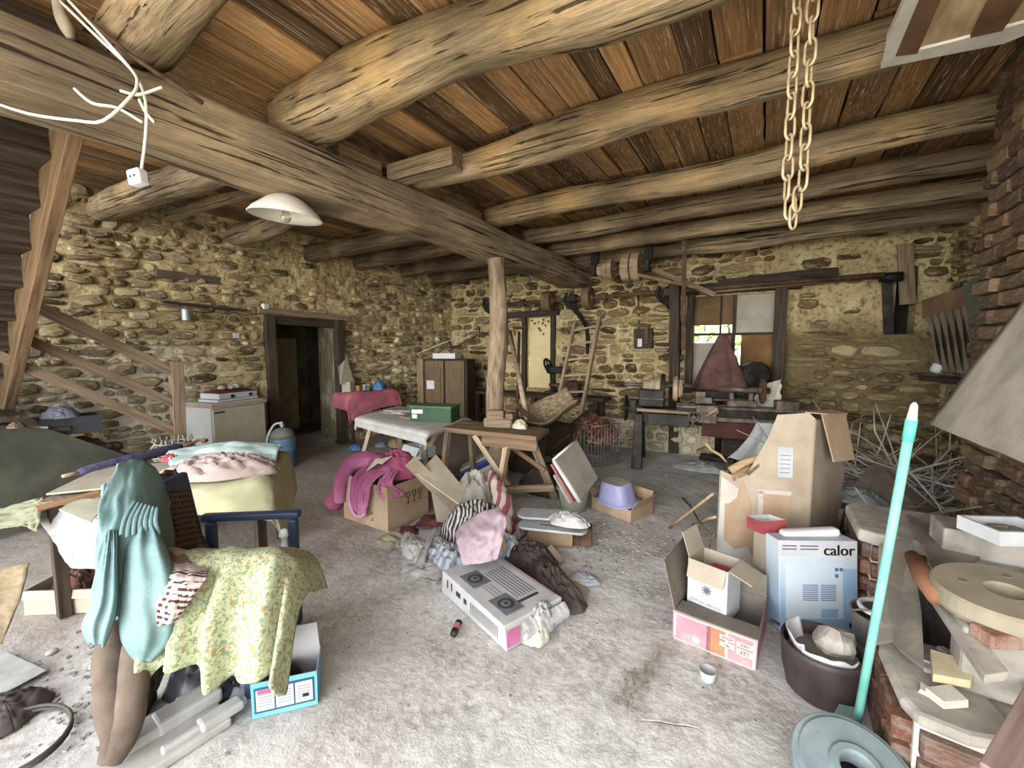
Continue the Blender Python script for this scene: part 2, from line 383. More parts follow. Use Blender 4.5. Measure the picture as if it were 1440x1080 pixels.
def skipL(u, v):
    if DU0 - .1 < u < DU1 + .2 and v > 2.1: return .7
    return .14 if v > 2.1 else .03
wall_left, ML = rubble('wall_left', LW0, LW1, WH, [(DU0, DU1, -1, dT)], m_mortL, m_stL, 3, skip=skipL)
YB = 7.2
BW0, BW1 = V((-5.90, YB, 0)), V((2.2, YB, 0))
def bu(p): return p.x - BW0.x
w1a, w1b = PY(740, 447, YB), PY(776, 547, YB)                            # opening closed with a cream board
w2a, w2b = PY(975, 418, YB), PY(1092, 600, YB)                           # workshop window
W1 = (bu(w1a), bu(w1b), w1b.z, w1a.z); W2 = (bu(w2a), bu(w2b), .95, w2a.z)
rec = (bu(PY(1262, 380, YB)), bu(PY(1292, 380, YB)), PY(1270, 470, YB).z, PY(1270, 375, YB).z)
def skipB(u, v):
    if 5.9 < u < 7.4 and v > 1.85: return .75
    return .04
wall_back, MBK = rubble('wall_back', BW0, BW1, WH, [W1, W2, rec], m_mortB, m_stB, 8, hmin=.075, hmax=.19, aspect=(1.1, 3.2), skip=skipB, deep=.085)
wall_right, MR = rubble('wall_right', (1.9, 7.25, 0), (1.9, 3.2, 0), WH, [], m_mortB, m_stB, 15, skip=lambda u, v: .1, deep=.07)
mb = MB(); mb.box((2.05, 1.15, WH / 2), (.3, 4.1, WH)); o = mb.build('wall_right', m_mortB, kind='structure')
# footing of rough stones along the back wall
mb = MB(); mb.box((-1.1, 6.98, .22), (2.6, .5, .46)); foot = mb.build('trim_1', mortar('pale_footing_mortar', 'b8ab8c', 'dcd2b8', '7d6f55'), kind='structure', base=(-1.1, 6.98, 0))
rr = random.Random(4); q = MB(); q.add(*STV[3]); sme = [MB().add(*STV[k]).mesh('stone', stonemat('footing_stone', ['8a7d63', 'b6a98b', 'cfc4a8', '75684f', 'dad0b8'], 'e2dac4', .5)) if k == 0 else None for k in range(1)]
mst = sme[0].materials[0]; sme = [MB().add(*STV[k]).mesh('stone', mst) for k in range(12)]
for r_ in range(3):
    u = -2.35
    while u < .15:
        wd = rr.uniform(.14, .34); place_copy(sme[rr.randrange(12)], 'stone', foot, Matrix.Translation((u + wd / 2, 6.73, .08 + .15 * r_)) @ Matrix.Diagonal((wd - .02, .05, .135, 1))); u += wd

# ------------------------------------------------------------------ ceiling boards
m_plank = None
def m_ceil():
    t = NT('ceiling_board_wood'); co = t.coord((9, .5, 9)); oc = t.coord(); f = t.noise(co, 2.4, 8, .65, .7); g = t.noise(oc, 1.3, 5, .6); r = t.rnd()
    cr = t.n('ValToRGB', {0: r}); el = cr.color_ramp.elements; cols = ['6e5238', 'a87f52', '4a3828', 'cfa26c', '8a6c4a', '57432f', 'b88d5c', '776450', '9c754a']
    while len(el) < len(cols): el.new(.5)
    for i, c in enumerate(cols): el[i].position = i / (len(cols) - 1); el[i].color = lin(c)
    h = t.n('HueSaturation', {'Color': cr.outputs[0]}); t.t.links.new(t.n('MapRange', {0: f, 1: .3, 2: .7, 3: .5, 4: 1.45}).outputs[0], h.inputs['Value'])
    col = t.mix(t.math('MULTIPLY', t.ramp(g, .52, .7), .4), h.outputs[0], '40301f')
    dn = t.ramp(t.noise(t.coord((7, 1.2, 7)), 3.1, 7, .7), .57, .64); col = t.mix(t.math('MULTIPLY', dn, .8), col, 'e0d4ba')
    return t.out(col, .85, f, .5, .01)
m_plank = m_ceil()
ceiling = MB().add([(-6.8, -.9, 3.42), (2.3, -.9, 3.42), (2.3, 7.6, 3.42), (-6.8, 7.6, 3.42), (-6.8, -.9, 3.5), (2.3, -.9, 3.5), (2.3, 7.6, 3.5), (-6.8, 7.6, 3.5)], BOXF).build('ceiling', mat('loft_floor_wood', '3a2a1c', '54402c', 4.), kind='structure', base=(0, 0, 3.42))
rr = random.Random(21); pm = []
for k in range(8):
    q = MB(); n = 7; a = []
    for i in range(n + 1):
        t_ = i / n - .5; e1, e2 = rr.uniform(-.03, .03), rr.uniform(-.03, .03); zz = rr.uniform(-.12, .12)
        a += [(-.5 + e1, t_, -.5 + zz), (.5 + e2, t_, -.5 + zz + rr.uniform(-.15, .15)), (.5 + e2, t_, .5), (-.5 + e1, t_, .5)]
    f_ = [(0, 1, 2, 3), (4 * n + 3, 4 * n + 2, 4 * n + 1, 4 * n)]
    for i in range(n):
        for j in range(4): f_.append((4 * i + j, 4 * i + 4 + j, 4 * i + 4 + (j + 1) % 4, 4 * i + (j + 1) % 4))
    pm.append(q.add(a, f_).mesh('plank', m_plank))
x = -6.75
while x < 2.2:
    wd = rr.uniform(.14, .25); y = -2.6 - rr.random(); 
    cuts = [-.9, rr.choice((.9, 1.95, 3.0)), rr.choice((4.3, 5.25)), 7.5]
    for a, b in zip(cuts, cuts[1:]):
        place_copy(pm[rr.randrange(8)], 'plank', ceiling, Matrix.Translation((x + wd / 2, (a + b) / 2, 3.365 + rr.uniform(-.012, .012))) @ Matrix.Rotation(rr.uniform(-.03, .03), 4, 'Y') @ Matrix.Diagonal((wd - rr.uniform(.006, .02), b - a - .01, .03, 1)))
    x += wd

# ------------------------------------------------------------------ beams
def log(name, p0, p1, w, h, m, label, cat='beam', group=None, seed=1, wob=.04, sq=3., n=26, k=54, knob=.12, taper=0., parent=None, bow=0.):
    p0, p1 = V(p0), V(p1); M = frame(p0, p1); L = (p1 - p0).length; vs = []; fs = []
    for i in range(k + 1):
        t = i / k; cx = wob * nz((t * L * .6, seed, 0), 1.); cz = wob * nz((t * L * .6, 0, seed + 4), 1.) + bow * math.sin(math.pi * t)
        sw = (1 + knob * nz((t * L * .9, seed * 2, 5), 1.)) * (1 - taper * t)
        for j in range(n):
            a = 2 * math.pi * (j + .5) / n; c, s_ = math.cos(a), math.sin(a); rad = 1 / (abs(c) ** sq + abs(s_) ** sq) ** (1 / sq)
            rad *= 1 + .05 * nz((t * L * .9, a * 3.2 + seed, seed), 1.) + .03 * nz((t * L * 1.5, a * 8 + seed, seed), 1.) + knob * .6 * nz((t * L * 1.7, c * 1.3 + seed, s_ * 1.3), 1.) + knob * .35 * nz((t * L * 5, c * 2, s_ * 2 + seed), 1.)
            vs.append((t * L, cx + rad * c * w / 2 * sw, cz + rad * s_ * h / 2 * sw))
    for i in range(k):
        for j in range(n): fs.append((i * n + j, i * n + (j + 1) % n, (i + 1) * n + (j + 1) % n, (i + 1) * n + j))
    fs += [tuple(range(n - 1, -1, -1)), tuple(k * n + j for j in range(n))]
    o = MB().add(vs, fs).build(name, m, parent, smooth=True, M=M)
    if parent is None: tag(o, label, cat, group)
    return o
beamX, beamW = -3.0, .40
log('main_beam', (beamX, -.9, 2.87), (beamX + .12, YB + .25, 2.84), beamW, .34, m_beam, 'massive squared oak main beam running overhead from the upper left to the back wall', seed=3, wob=.05, sq=9, k=90, knob=.06, n=32)
JL = -2.95
def joist(y0, y1, z0, z1, w, h, m, label, seed, x0=JL, x1=1.95, **kw):
    return log('ceiling_joist', (x0, y0, z0), (x1, y1, z1), w, h, m, label, 'beam', 'ceiling joists right of the main beam', seed, **kw)
joist(1.0, .85, 3.22, 3.22, .30, .28, m_log, 'short pale log joist end on the main beam near the white cables', 31, sq=2.4, knob=.3)
joist(1.86, 1.95, 3.20, 3.20, .32, .29, m_log, 'thickest pale log joist, nearest in full view, leaving the frame at the top', 2, sq=2.8, knob=.2, wob=.1, taper=-.1)
joist(2.98, 3.10, 3.18, 3.22, .24, .24, m_log, 'knotty log joist passing behind the hanging chain to the white hatch frame', 7, sq=2.6, knob=.2, wob=.1)
joist(4.36, 4.20, 3.17, 3.19, .22, .23, m_log, 'log joist with its end on the main beam beside the iron pin', 9, sq=2.8, knob=.16, wob=.06)
joist(5.3, 5.05, 3.16, 3.17, .2, .2, m_beam, 'brown joist directly above the overhead belt pulleys', 12, sq=3.4, wob=.05)
joist(6.1, 5.75, 3.13, 3.12, .2, .2, m_beam, 'dark joist between the pulley joist and the wormy wall joist', 14, sq=3.4, wob=.05)
joist(6.95, 6.55, 3.11, 3.08, .24, .22, m_beam, 'wormeaten joist nearest the back wall right of the main beam', 16, sq=3.2, wob=.06, knob=.2)
def lj(px0, py0, px1, py1, z, w, h, m, label, seed, zc=None, **kw):
    a, b = PZ(px0, py0, z), PZ(px1, py1, z)
    d = (b - a).normalized()
    return log('ceiling_joist', a, b, w, h, m, label, 'beam', 'ceiling joists left of the main beam', seed, **kw)
def ljy(y0, y1, z, w, h, m, label, seed, x0=-6.45, x1=-3.02, **kw):
    return log('ceiling_joist', (x0, y0, z), (x1, y1, z), w, h, m, label, 'beam', 'ceiling joists left of the main beam', seed, **kw)
ljy(1.78, 1.95, 3.13, .26, .24, m_beam, 'split pale joist with notched end nearest the stair, left of the main beam', 41, sq=3.5, knob=.12)
ljy(2.3, 2.42, 3.16, .12, .12, m_beam, 'thin round pole under the ceiling above the enamel lamp', 42, x0=-6.1, x1=-4.2, sq=2.2)
ljy(3.1, 2.8, 3.12, .24, .23, m_beam, 'bowed log joist just behind the white enamel lamp', 43, sq=2.4, knob=.2, wob=.12)
ljy(4.15, 4.05, 3.08, .2, .24, m_beam2, 'dark squared joist directly above the doorway', 44, sq=6)
ljy(5.0, 4.8, 3.08, .2, .24, m_beam2, 'dark squared joist above the red-covered table', 45, sq=6)
ljy(5.95, 5.7, 3.07, .2, .24, m_beam2, 'dark squared joist above the wooden cupboard', 46, sq=6)
ljy(6.75, 6.5, 3.05, .22, .24, m_beam2, 'dark squared joist last before the back wall, left of the main beam', 47, sq=6)
def plk(name, p0, p1, w, t, m, parent=None, up=(0, 0, 1), bev=.004, taper=1., jit=0., seed=0):
    """a board or bar from p0 to p1, w across, t thick, its grain along its length"""
    M = frame(p0, p1, up); L = (V(p1) - V(p0)).length; mb = MB(); n = 1 if not jit else 6; vs = []; fs = []
    for i in range(n + 1):
        x = L * i / n; k = lerp(1, taper, i / n)
        for a, b in ((-1, -1), (1, -1), (1, 1), (-1, 1)):
            vs.append((x, a * w / 2 * k + jit * nz((x * 3, a, seed)), b * t / 2 * k + jit * nz((x * 3, b + 5, seed))))
    for i in range(n):
        for j in range(4): fs.append((4 * i + j, 4 * i + (j + 1) % 4, 4 * i + 4 + (j + 1) % 4, 4 * i + 4 + j))
    fs += [(3, 2, 1, 0), (4 * n, 4 * n + 1, 4 * n + 2, 4 * n + 3)]
    return mb.add(vs, fs).build(name, m, parent, M=M, bev=bev)
def rod(name, pts, r, m, parent=None, n=8, smooth=True):
    return MB().tube(pts, r, n).build(name, m, parent, smooth=smooth)
# packing blocks on the main beam
for (a, b, y, lab) in (((-2.85, 2.72, 3.10), (-2.2, 2.80, 3.13), 0, 'short squared packing timber laid over the main beam beside the knotty joist'), ((-2.95, 2.2, 3.11), (-2.95, 2.62, 3.11), 0, 'dark packing block on the main beam between the two pale log joists'), ((-2.95, 3.5, 3.1), (-2.95, 4.1, 3.1), 0, 'dark packing block on the main beam under the iron pin')):
    o = plk('packing_block', a, b, .16, .14, m_beam, jit=.01, bev=.008); tag(o, lab, 'timber block', 'packing blocks on the main beam')
o = rod('iron_pin', [(-2.76, 3.78, 2.98), (-2.76, 3.78, 3.2)], .012, m_rust); tag(o, 'rusty iron pin standing on the main beam', 'pin')
# ---------------- stair: first flight with rail, second flight to the loft
m_panel = mat('grey_green_panel', '3a3b33', '4a4a40', 3., rough=.9, bump=.1, dust=('6b675a', 2.5, .5, .8, .4))
st = thing('staircase', 'dark steep wooden stair with plank risers at the far left', 'staircase', (-4.9, .5, 0))
y0s, y1s = -.35, .86
m_string = mat('brown_stringer_wood', '4f3f30', '8a7154', 3., (.8, 14, 14), .3, .7, .85, .4, .005)
def sx(z): return lerp(-6.25, -3.45, (z - 1.1) / 2.15)
n = 9
for i in range(n):
    z = 1.12 + 2.15 * i / n; x = sx(z); z2 = 1.12 + 2.15 * (i + 1) / n; x2 = sx(z2)
    plk('tread', (x2 + .02, y0s, z2), (x2 + .02, y1s, z2), .34, .035, m_wood_d, st)
    plk('riser', (x + .17, y0s, (z + z2) / 2), (x + .17, y1s, (z + z2) / 2), .02, z2 - z - .03, m_wood_d, st)
for y in (y0s - .03, y1s + .03): plk('stringer', (sx(.9) + .06, y, .80), (sx(3.3) + .12, y, 3.22), .07, .30, m_string if y > 0 else m_wood_d, st, jit=.012, seed=4)
plk('landing', (-6.35, .2, 1.02), (-5.3, .2, 1.02), 1.4, .05, m_wood_d, st)
XS = -5.5
mb = MB(); poly = [(-.6, .02), (2.0, .02), (1.95, .26), (1.53, .55), (1.06, .87), (.78, .96), (-.6, .96)]
Mx = Matrix(((0, 0, 1, XS), (1, 0, 0, 0), (0, 1, 0, 0), (0, 0, 0, 1)))
mb.prism(poly, -.03, .03, 0, Mx); mb.build('side_panel', m_panel, st)
for i in range(4): plk('step', (XS, 1.85 - i * .27, .2 + i * .22), (-6.3, 1.85 - i * .27, .2 + i * .22), .3, .04, m_wood_d, st)
rl = thing('stair_railing', 'weathered wooden stair railing with newel post and three sloping rails by the left wall', 'railing', (XS, 2., 0))
plk('newel_post', (XS, 2.0, 0.), (XS + .02, 2.03, 1.46), .11, .11, m_wood, rl, jit=.008)
for z0, z1, ww in ((1.33, 1.99, .10), (.98, 1.66, .085), (.67, 1.40, .085)):
    s_ = (z1 - z0) / (2.0 - .98); plk('rail', (XS + .02, 2.02, z0), (XS + .02, .55, z0 + s_ * 1.47), .05, ww, m_wood, rl, jit=.006, seed=z0)
# ---------------- door_1 and the dark room behind it
dp0, dp1 = LW0 + lx * DU0, LW0 + lx * DU1; inn = LWN
dr = bpy.data.objects.new('door_1', None); C.objects.link(dr); dr['kind'] = 'structure'; dr.location = dp0; ORG[dr.name] = V(dp0)
Z3 = V((0, 0, 1))
plk('jamb', dp0 + lx * .04 - inn * .02, dp0 + lx * .04 - inn * .02 + Z3 * (dT + .02), .13, .16, m_wood_d, dr, up=-inn, jit=.015)
plk('jamb', dp1 - lx * .02 - inn * .03, dp1 - lx * .02 - inn * .03 + Z3 * (dT + .02), .12, .2, m_wood_d, dr, up=-inn, jit=.012, seed=3)
plk('lintel', dp0 - lx * .12 + Z3 * (dT + .09) - inn * .03, dp1 + lx * .16 + Z3 * (dT + .05) - inn * .03, .2, .09, m_wood, dr, jit=.012)
plk('lintel', dp0 - lx * .02 + Z3 * (dT - .03) + inn * .02, dp1 + lx * .02 + Z3 * (dT - .05) + inn * .02, .14, .12, m_wood_d, dr, jit=.012, seed=2)
m_door = mat('flaking_grey_door_wood', '4d4335', '8d8266', 3., (14, 14, .7), .3, .7, .85, .5, .006, .1, dust=('b9b398', 3., .52, .7, .7))
h0 = dp1 - lx * .07; h1 = h0 + inn * .66 + lx * .10; dd = (h1 - h0)
for i in range(4):
    a, b = h0 + dd * (i / 4 + .01), h0 + dd * ((i + 1) / 4 - .008); a.z = b.z = .05
    t_ = V((-dd.y, dd.x, 0)).normalized() * .02; mb = MB(); hh = V((0, 0, dT - .12))
    mb.hexa([a - t_, b - t_, b + t_, a + t_, a - t_ + hh, b - t_ + hh, b + t_ + hh, a + t_ + hh]); mb.build('board', m_door, dr, bev=.004)
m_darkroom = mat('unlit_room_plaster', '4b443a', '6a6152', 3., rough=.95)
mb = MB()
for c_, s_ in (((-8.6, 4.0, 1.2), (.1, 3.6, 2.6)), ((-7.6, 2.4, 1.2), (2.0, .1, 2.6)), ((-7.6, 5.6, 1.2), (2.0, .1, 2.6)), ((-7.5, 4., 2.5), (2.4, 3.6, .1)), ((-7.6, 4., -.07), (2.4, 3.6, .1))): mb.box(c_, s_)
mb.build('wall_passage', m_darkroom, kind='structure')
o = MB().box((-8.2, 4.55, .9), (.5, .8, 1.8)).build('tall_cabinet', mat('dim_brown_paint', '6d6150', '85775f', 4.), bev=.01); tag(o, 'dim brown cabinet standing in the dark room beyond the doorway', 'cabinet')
# ---------------- window_1: cream board with ivy; window_2: workshop window
def struct_empty(name, loc):
    o = bpy.data.objects.new(name, None); C.objects.link(o); o['kind'] = 'structure'; o.location = loc; ORG[o.name] = V(loc); return o
wa = struct_empty('window_1', (w1a.x, YB, w1b.z))
m_cream = mat('cream_faded_board', 'cdb887', 'e2d3a8', 1.2, lo=.3, hi=.7, rough=.8, bump=.08, dust=('a98d5c', 1.6, .5, .75, .5))
MB().box(((w1a.x + w1b.x) / 2 + .02, YB + .12, (w1a.z + w1b.z) / 2), (w1b.x - w1a.x - .02, .03, w1a.z - w1b.z)).build('board_panel', m_cream, wa)
plk('frame_post', (w1b.x + .03, YB - .01, w1b.z - .1), (w1b.x + .03, YB - .01, w1a.z + .05), .09, .1, m_wood_d, wa, jit=.01)
plk('frame_post', (w1a.x - .03, YB - .01, w1b.z - .1), (w1a.x - .03, YB - .01, w1a.z + .05), .08, .1, m_wood_d, wa, jit=.01)
plk('lintel', (w1a.x - .55, YB - .03, w1a.z + .05), (w1b.x + .15, YB - .03, w1a.z + .08), .12, .12, m_wood_d, wa, jit=.01)
m_ivy = mat('ivy_leaf_green', '31471d', '5a7030', 8., rough=.5, rand=.2)
def leaf(mb, c, s, ax, ay, m=0):
    c, ax, ay = V(c), V(ax).normalized() * s, V(ay).normalized() * s; nrm = ax.cross(ay).normalized() * s * .12
    pts = [(0, -.6), (.45, -.35), (.55, .1), (.2, .25), (0, .75), (-.2, .25), (-.55, .1), (-.45, -.35)]
    vs = [c + ax * x + ay * y + nrm * (abs(x) * 1.2) for x, y in pts] + [c]
    mb.add(vs, [(i, (i + 1) % 8, 8) for i in range(8)], m)
rr = random.Random(3)
for (px, py) in ((748, 451), (752, 455), (757, 453), (764, 450), (763, 455), (767, 458), (768, 446), (760, 465), (764, 470), (758, 462), (771, 452)):
    p = PY(px, py, YB + .08); q = MB(); leaf(q, p, .05, (1, rr.uniform(-.3, .3), rr.uniform(-.5, .5)), (rr.uniform(-.5, .5), rr.uniform(-.2, .2), -1)); q.build('ivy_leaf', m_ivy, wa)
wb = struct_empty('window_2', (w2a.x, YB, .95))
x0, x1, zt = w2a.x, w2b.x, w2a.z
plk('frame_post', (x1 - .03, YB - .12, .42), (x1 - .03, YB - .12, zt + .06), .15, .16, m_wood_d, wb, jit=.01)
plk('frame_post', (x0 - .02, YB - .06, .9), (x0 - .02, YB - .06, zt + .05), .1, .12, m_wood_d, wb, jit=.01, seed=5)
plk('lintel', (x0 - .15, YB - .1, zt + .1), (x1 + .2, YB - .1, zt + .1), .2, .14, m_wood_d, wb, jit=.012)
plk('sill', (x0 - .05, YB + .05, .95), (x1 + .05, YB + .05, .95), .3, .05, m_wood_d, wb)
xm = PY(1031, 480, YB).x; zm = PY(1000, 470, YB).z; xq = PY(1012, 480, YB).x
for a, b, t_ in (((xm, YB + .06, .97), (xm, YB + .06, zt + .05), .05), ((x0, YB + .06, zm), (x1 - .1, YB + .06, zm), .04), ((xq, YB + .06, .97), (xq, YB + .06, zt), .03)): plk('glazing_bar', a, b, t_, t_, m_wood_d, wb)
def pane(name, xa, xb, za, zb, m, th=.012): return MB().box(((xa + xb) / 2, YB + .07, (za + zb) / 2), (xb - xa - .02, th, zb - za - .02)).build(name, m, wb)
m_glass = NT('dusty_window_glass'); m_glass.b.inputs['Transmission Weight'].default_value = .95; m_glass.b.inputs['IOR'].default_value = 1.1; m_glass = m_glass.out('e8ece0', .06)
m_brownp = mat('brown_stained_board', '56452c', '786142', 3., rough=.8, bump=.1)
m_greyp = mat('grey_board', '8d8779', 'a59e8e', 3., rough=.7, bump=.05)
m_rustp = mat('rusty_sheet', '664a2c', '83633e', 3., rough=.8, bump=.1)
pane('boarded_pane', x0, xm, PY(1000, 458, YB).z, zt + .02, m_brownp); pane('pane', x0, xq, zm, PY(1000, 458, YB).z, m_glass, .004); pane('pane', xq, xm, zm, PY(1000, 458, YB).z, m_glass, .004)
pane('boarded_pane', x0, xq, .97, zm - .12, m_greyp); pane('pane', x0, xq, zm - .12, zm, m_glass, .004); pane('boarded_pane', xq, xm, .97, zm, m_brownp); pane('boarded_pane', xm, x1, zm, zt + .02, m_greyp); pane('boarded_pane', xm + .09, x1, .97, zm, m_rustp)
# bush outside the window
bush = thing('garden_bush', 'sunlit green bush outside the workshop window', 'bush', (-.6, 9.6, -.4))
rr = random.Random(9); lf = MB(); m_bush = mat('garden_leaf', '6f9a35', 'b5d166', 5., rough=.6, rand=.3)
for i in range(1500):
    p = V((rr.gauss(-.6, 1.2), rr.gauss(9.6, .5), rr.uniform(-.2, 3.2))); leaf(lf, p, rr.uniform(.06, .13), (rr.uniform(-1, 1), rr.uniform(-1, 1), rr.uniform(-1, 1)), (rr.uniform(-1, 1), rr.uniform(-1, 1), rr.uniform(-1, 1) + .01))
o = lf.build('foliage', m_bush, bush); o['kind'] = 'stuff'
rod('stem', [(-.6, 9.6, -.4), (-.5, 9.65, 1.), (-.7, 9.6, 2.4)], [.06, .04, .02], m_wood_d, bush)
# timber over the recess, hanging board, dark bracket in the recess
o = plk('upright_board', PY(1273, 343, 7.08), PY(1276, 428, 7.08), .15, .04, m_wood, up=(0, -1, 0)); tag(o, 'upright grey board fixed high on the back wall beside the dark niche', 'board')
MB().box(((rec[0] + rec[1]) / 2 + BW0.x, YB + .34, (rec[2] + rec[3]) / 2), (rec[1] - rec[0], .04, rec[3] - rec[2])).build('trim_2', mat('black_niche', '1b1813', '2a251e', 4.), kind='structure')  # near-black panel closing the back of the niche
br = thing('shaft_bracket', 'black iron wall bracket in the dark niche at the right end of the shaft', 'bracket', PY(1250, 450, 7.1))
a, b = PY(1247, 392, 7.1), PY(1250, 470, 7.15)
plk('bracket_plate', a, b, .10, .05, m_iron, br, up=(0, -1, 0)); rod('bearing', [a + V((-.1, -.14, 0)), a + V((.12, -.14, 0))], .06, m_iron, br)
# ---------------- line shaft with brackets and pulleys
YS = 6.85
s0, s1, s2, s3 = PY(684, 434, YS), PY(850, 416, YS), PY(1000, 405, YS), PY(1243, 389, YS)
sh = thing('line_shaft', 'long rusty line shaft with belt pulleys and black hanger arms along the back wall', 'line shaft', (-2., YS, 2.2))
rod('shaft', [(s0.x, YS, 2.43), ((s3.x), YS, 2.50)], .032, m_rust, sh)
m_pul = mat('brown_wooden_pulley', '4d3c2c', '7f6a50', 5., rough=.7, bump=.2)
def drum(parent, px, py, r, wd, m, name='pulley', y=YS, rim=True):
    p = PY(px, py, y); p.z = lerp(2.43, 2.50, (p.x - s0.x) / (s3.x - s0.x)) if y == YS else p.z
    M = frame(p - V((wd / 2, 0, 0)), p + V((wd / 2, 0, 0))) @ Matrix.Rotation(math.pi / 2, 4, 'Y')
    return MB().lathe([(r * .25, -.02), (r * .3, 0), (r * .93, 0.012), (r, 0), (r * 1.03, wd * .5), (r, wd), (r * .93, wd - .012), (r * .3, wd), (r * .25, wd + .02)], 24, 0, M).build(name, m, parent, smooth=False, bev=.004)
drum(sh, 771, 429, .17, .16, m_pul); drum(sh, 827, 420, .18, .13, m_pul); drum(sh, 735, 431, .07, .1, m_rust, 'collar'); drum(sh, 850, 416, .06, .1, m_rust, 'collar')
for px in (690, 806, 938):
    p = PY(px, 425, YS); p.z = 2.46; w_ = V((p.x + .12, YB - .04, 1.75))
    pts = [p + V((-.10, -.05, .09)), p + V((-.15, -.02, 0)), p + V((-.10, 0, -.1)), p + V((.0, .02, -.16)), p + V((.09, .12, -.30)), w_ + V((.03, -.03, .22)), w_ + V((.04, 0, 0)), w_ + V((.03, 0, -.25))]
    M = None; mb = MB(); mb.tube(pts, [.03, .045, .05, .05, .045, .04, .04, .03], 6); mb.build('hanger_arm', m_iron, sh, bev=.004)
    MB().box(p, (.13, .14, .14)).build('bearing_block', m_iron, sh, bev=.02)
o = plk('shaft_timber', PY(985, 411, 6.98), PY(1238, 387, 6.98), .12, .07, m_wood, jit=.01); tag(o, 'long thin timber running along the back wall above the window', 'timber')
o = plk('wall_shelf_board', PY(1010, 400, 7.1), PY(1178, 382, 7.1), .16, .12, m_wood_d, jit=.03); tag(o, 'rough dark ledge timber high on the back wall right of the window', 'timber')
# countershaft on the main beam end
cs = thing('countershaft', 'overhead countershaft with pale stepped pulley and wide drum under the beam', 'countershaft', (-1.9, 6.2, 2.6))
YC = 6.2; c0, c1 = PY(838, 381, YC), PY(914, 376, YC); zc = 2.77
rod('shaft', [(c0.x - .08, YC, zc), (c1.x + .06, YC, zc)], .028, m_rust, cs)
m_pulp = mat('pale_wooden_pulley', '766550', 'a8947a', 4., (1, 5, 5), rough=.6, bump=.2)
def cdrum(xc, r, wd, m, nm='pulley'):
    M = frame((xc - wd / 2, YC, zc), (xc + wd / 2, YC, zc)) @ Matrix.Rotation(math.pi / 2, 4, 'Y')
    return MB().lathe([(r * .3, 0), (r * .96, 0), (r, .01), (r * 1.02, wd * .5), (r, wd - .01), (r * .96, wd), (r * .3, wd)], 26, 0, M).build(nm, m, cs, bev=.003)
cdrum(-2.17, .10, .07, m_pulp); cdrum(-2.09, .125, .07, m_pulp); cdrum(-2.01, .15, .07, m_pulp); cdrum(-1.77, .20, .12, m_pulp, 'drum'); cdrum(-1.63, .21, .12, m_pulp, 'drum')
for xx in (-2.27, -1.48):
    MB().box((xx, YC, zc), (.08, .16, .16)).build('bearing_block', m_iron, cs, bev=.015); plk('hanger', (xx, YC, zc), (xx, YC + .05, 3.12), .12, .05, m_iron, cs)
d = MB(); d.hexa([(-1.69, YC - .17, zc - .13), (-1.57, YC - .17, zc - .13), (-.78, 6.4, 2.42), (-.84, 6.4, 2.42), (-1.69, YC - .17, zc - .122), (-1.57, YC - .17, zc - .122), (-.78, 6.4, 2.428), (-.84, 6.4, 2.428)]); o = d.build('drive_belt', mat('leather_belt', '7a6244', 'a68a60', 4., rough=.7)); tag(o, 'flat leather belt stretched from the overhead drum towards the window', 'belt')
o = plk('timber_brace', PY(915, 378, 6.4), PY(1005, 415, 6.6), .09, .07, m_wood, jit=.01); tag(o, 'slanting brown brace timber beside the leather belt', 'timber')
o = plk('iron_strap', V((PY(962, 345, 6.1).x, 6.1, 3.1)), PY(961, 492, 6.5), .06, .02, m_rust, up=(0, -1, 0)); tag(o, 'narrow rusty strap hanging down from the joist before the window', 'strap')
o = plk('workshop_post', PY(949, 395, 6.75) * 1., V((PY(949, 600, 6.75).x, 6.75, 0.)), .14, .13, m_wood_d, jit=.012); tag(o, 'dark square wooden post left of the workshop window behind the lathe', 'post')
o = plk('electric_box', PY(905, 490, YB - .06), PY(905, 462, YB - .06), .3, .1, m_wood_d, up=(0, -1, 0)); tag(o, 'dark wooden fuse board on the back wall', 'fuse board')
fb = o; MB().box(PY(900, 482, YB - .13), (.07, .04, .13)).build('fuse_holder', m_whitep, fb); MB().box(PY(909, 470, YB - .12), (.05, .04, .3)).build('switch', m_rust, fb)
o = rod('cable_pipe', [PY(897, 415, YB - .04), PY(899, 462, YB - .04)], .015, m_rust); tag(o, 'thin pipe running down to the dark fuse board', 'pipe')
# ---------------- brick chimney and forge
m_brick = stonemat('old_red_brick', ['5c4634', '74583f', '856a50', '4d3e30', '6e5c48', '94795c', '5f4e3c'], 'a3937a', .6)
m_bmort = mortar('sooty_brick_mortar', '6f6350', '95876c', '3a3226')
def brickmesh(seed, m, n=6):
    rr = random.Random(seed); out = []
    for k in range(n):
        b = [(-.5, -.5, -.5), (.5, -.5, -.5), (.5, .5, -.5), (-.5, .5, -.5), (-.5, -.5, .5), (.5, -.5, .5), (.5, .5, .5), (-.5, .5, .5)]
        i_ = .07; vs = []
        for x, y, z in b: vs.append((x * (1 - rr.random() * .05), y, z * (1 - rr.random() * .12)))
        q = MB(); 
        # chamfered front: an inner ring stands proud
        ring = [vs[0], vs[1], vs[5], vs[4]]; fv = [V((x * .94, -.5 - .12 + rr.uniform(-.05, .05), z * .84)) for x, y, z in ring]
        allv = vs + [tuple(p) for p in fv]
        q.add(allv, [(0, 3, 2, 1), (4, 5, 6, 7), (1, 2, 6, 5), (2, 3, 7, 6), (3, 0, 4, 7), (0, 1, 9, 8), (1, 5, 10, 9), (5, 4, 11, 10), (4, 0, 8, 11), (8, 9, 10, 11)])
        out.append(q.mesh('brick', m))
    return out
BR = brickmesh(2, m_brick)
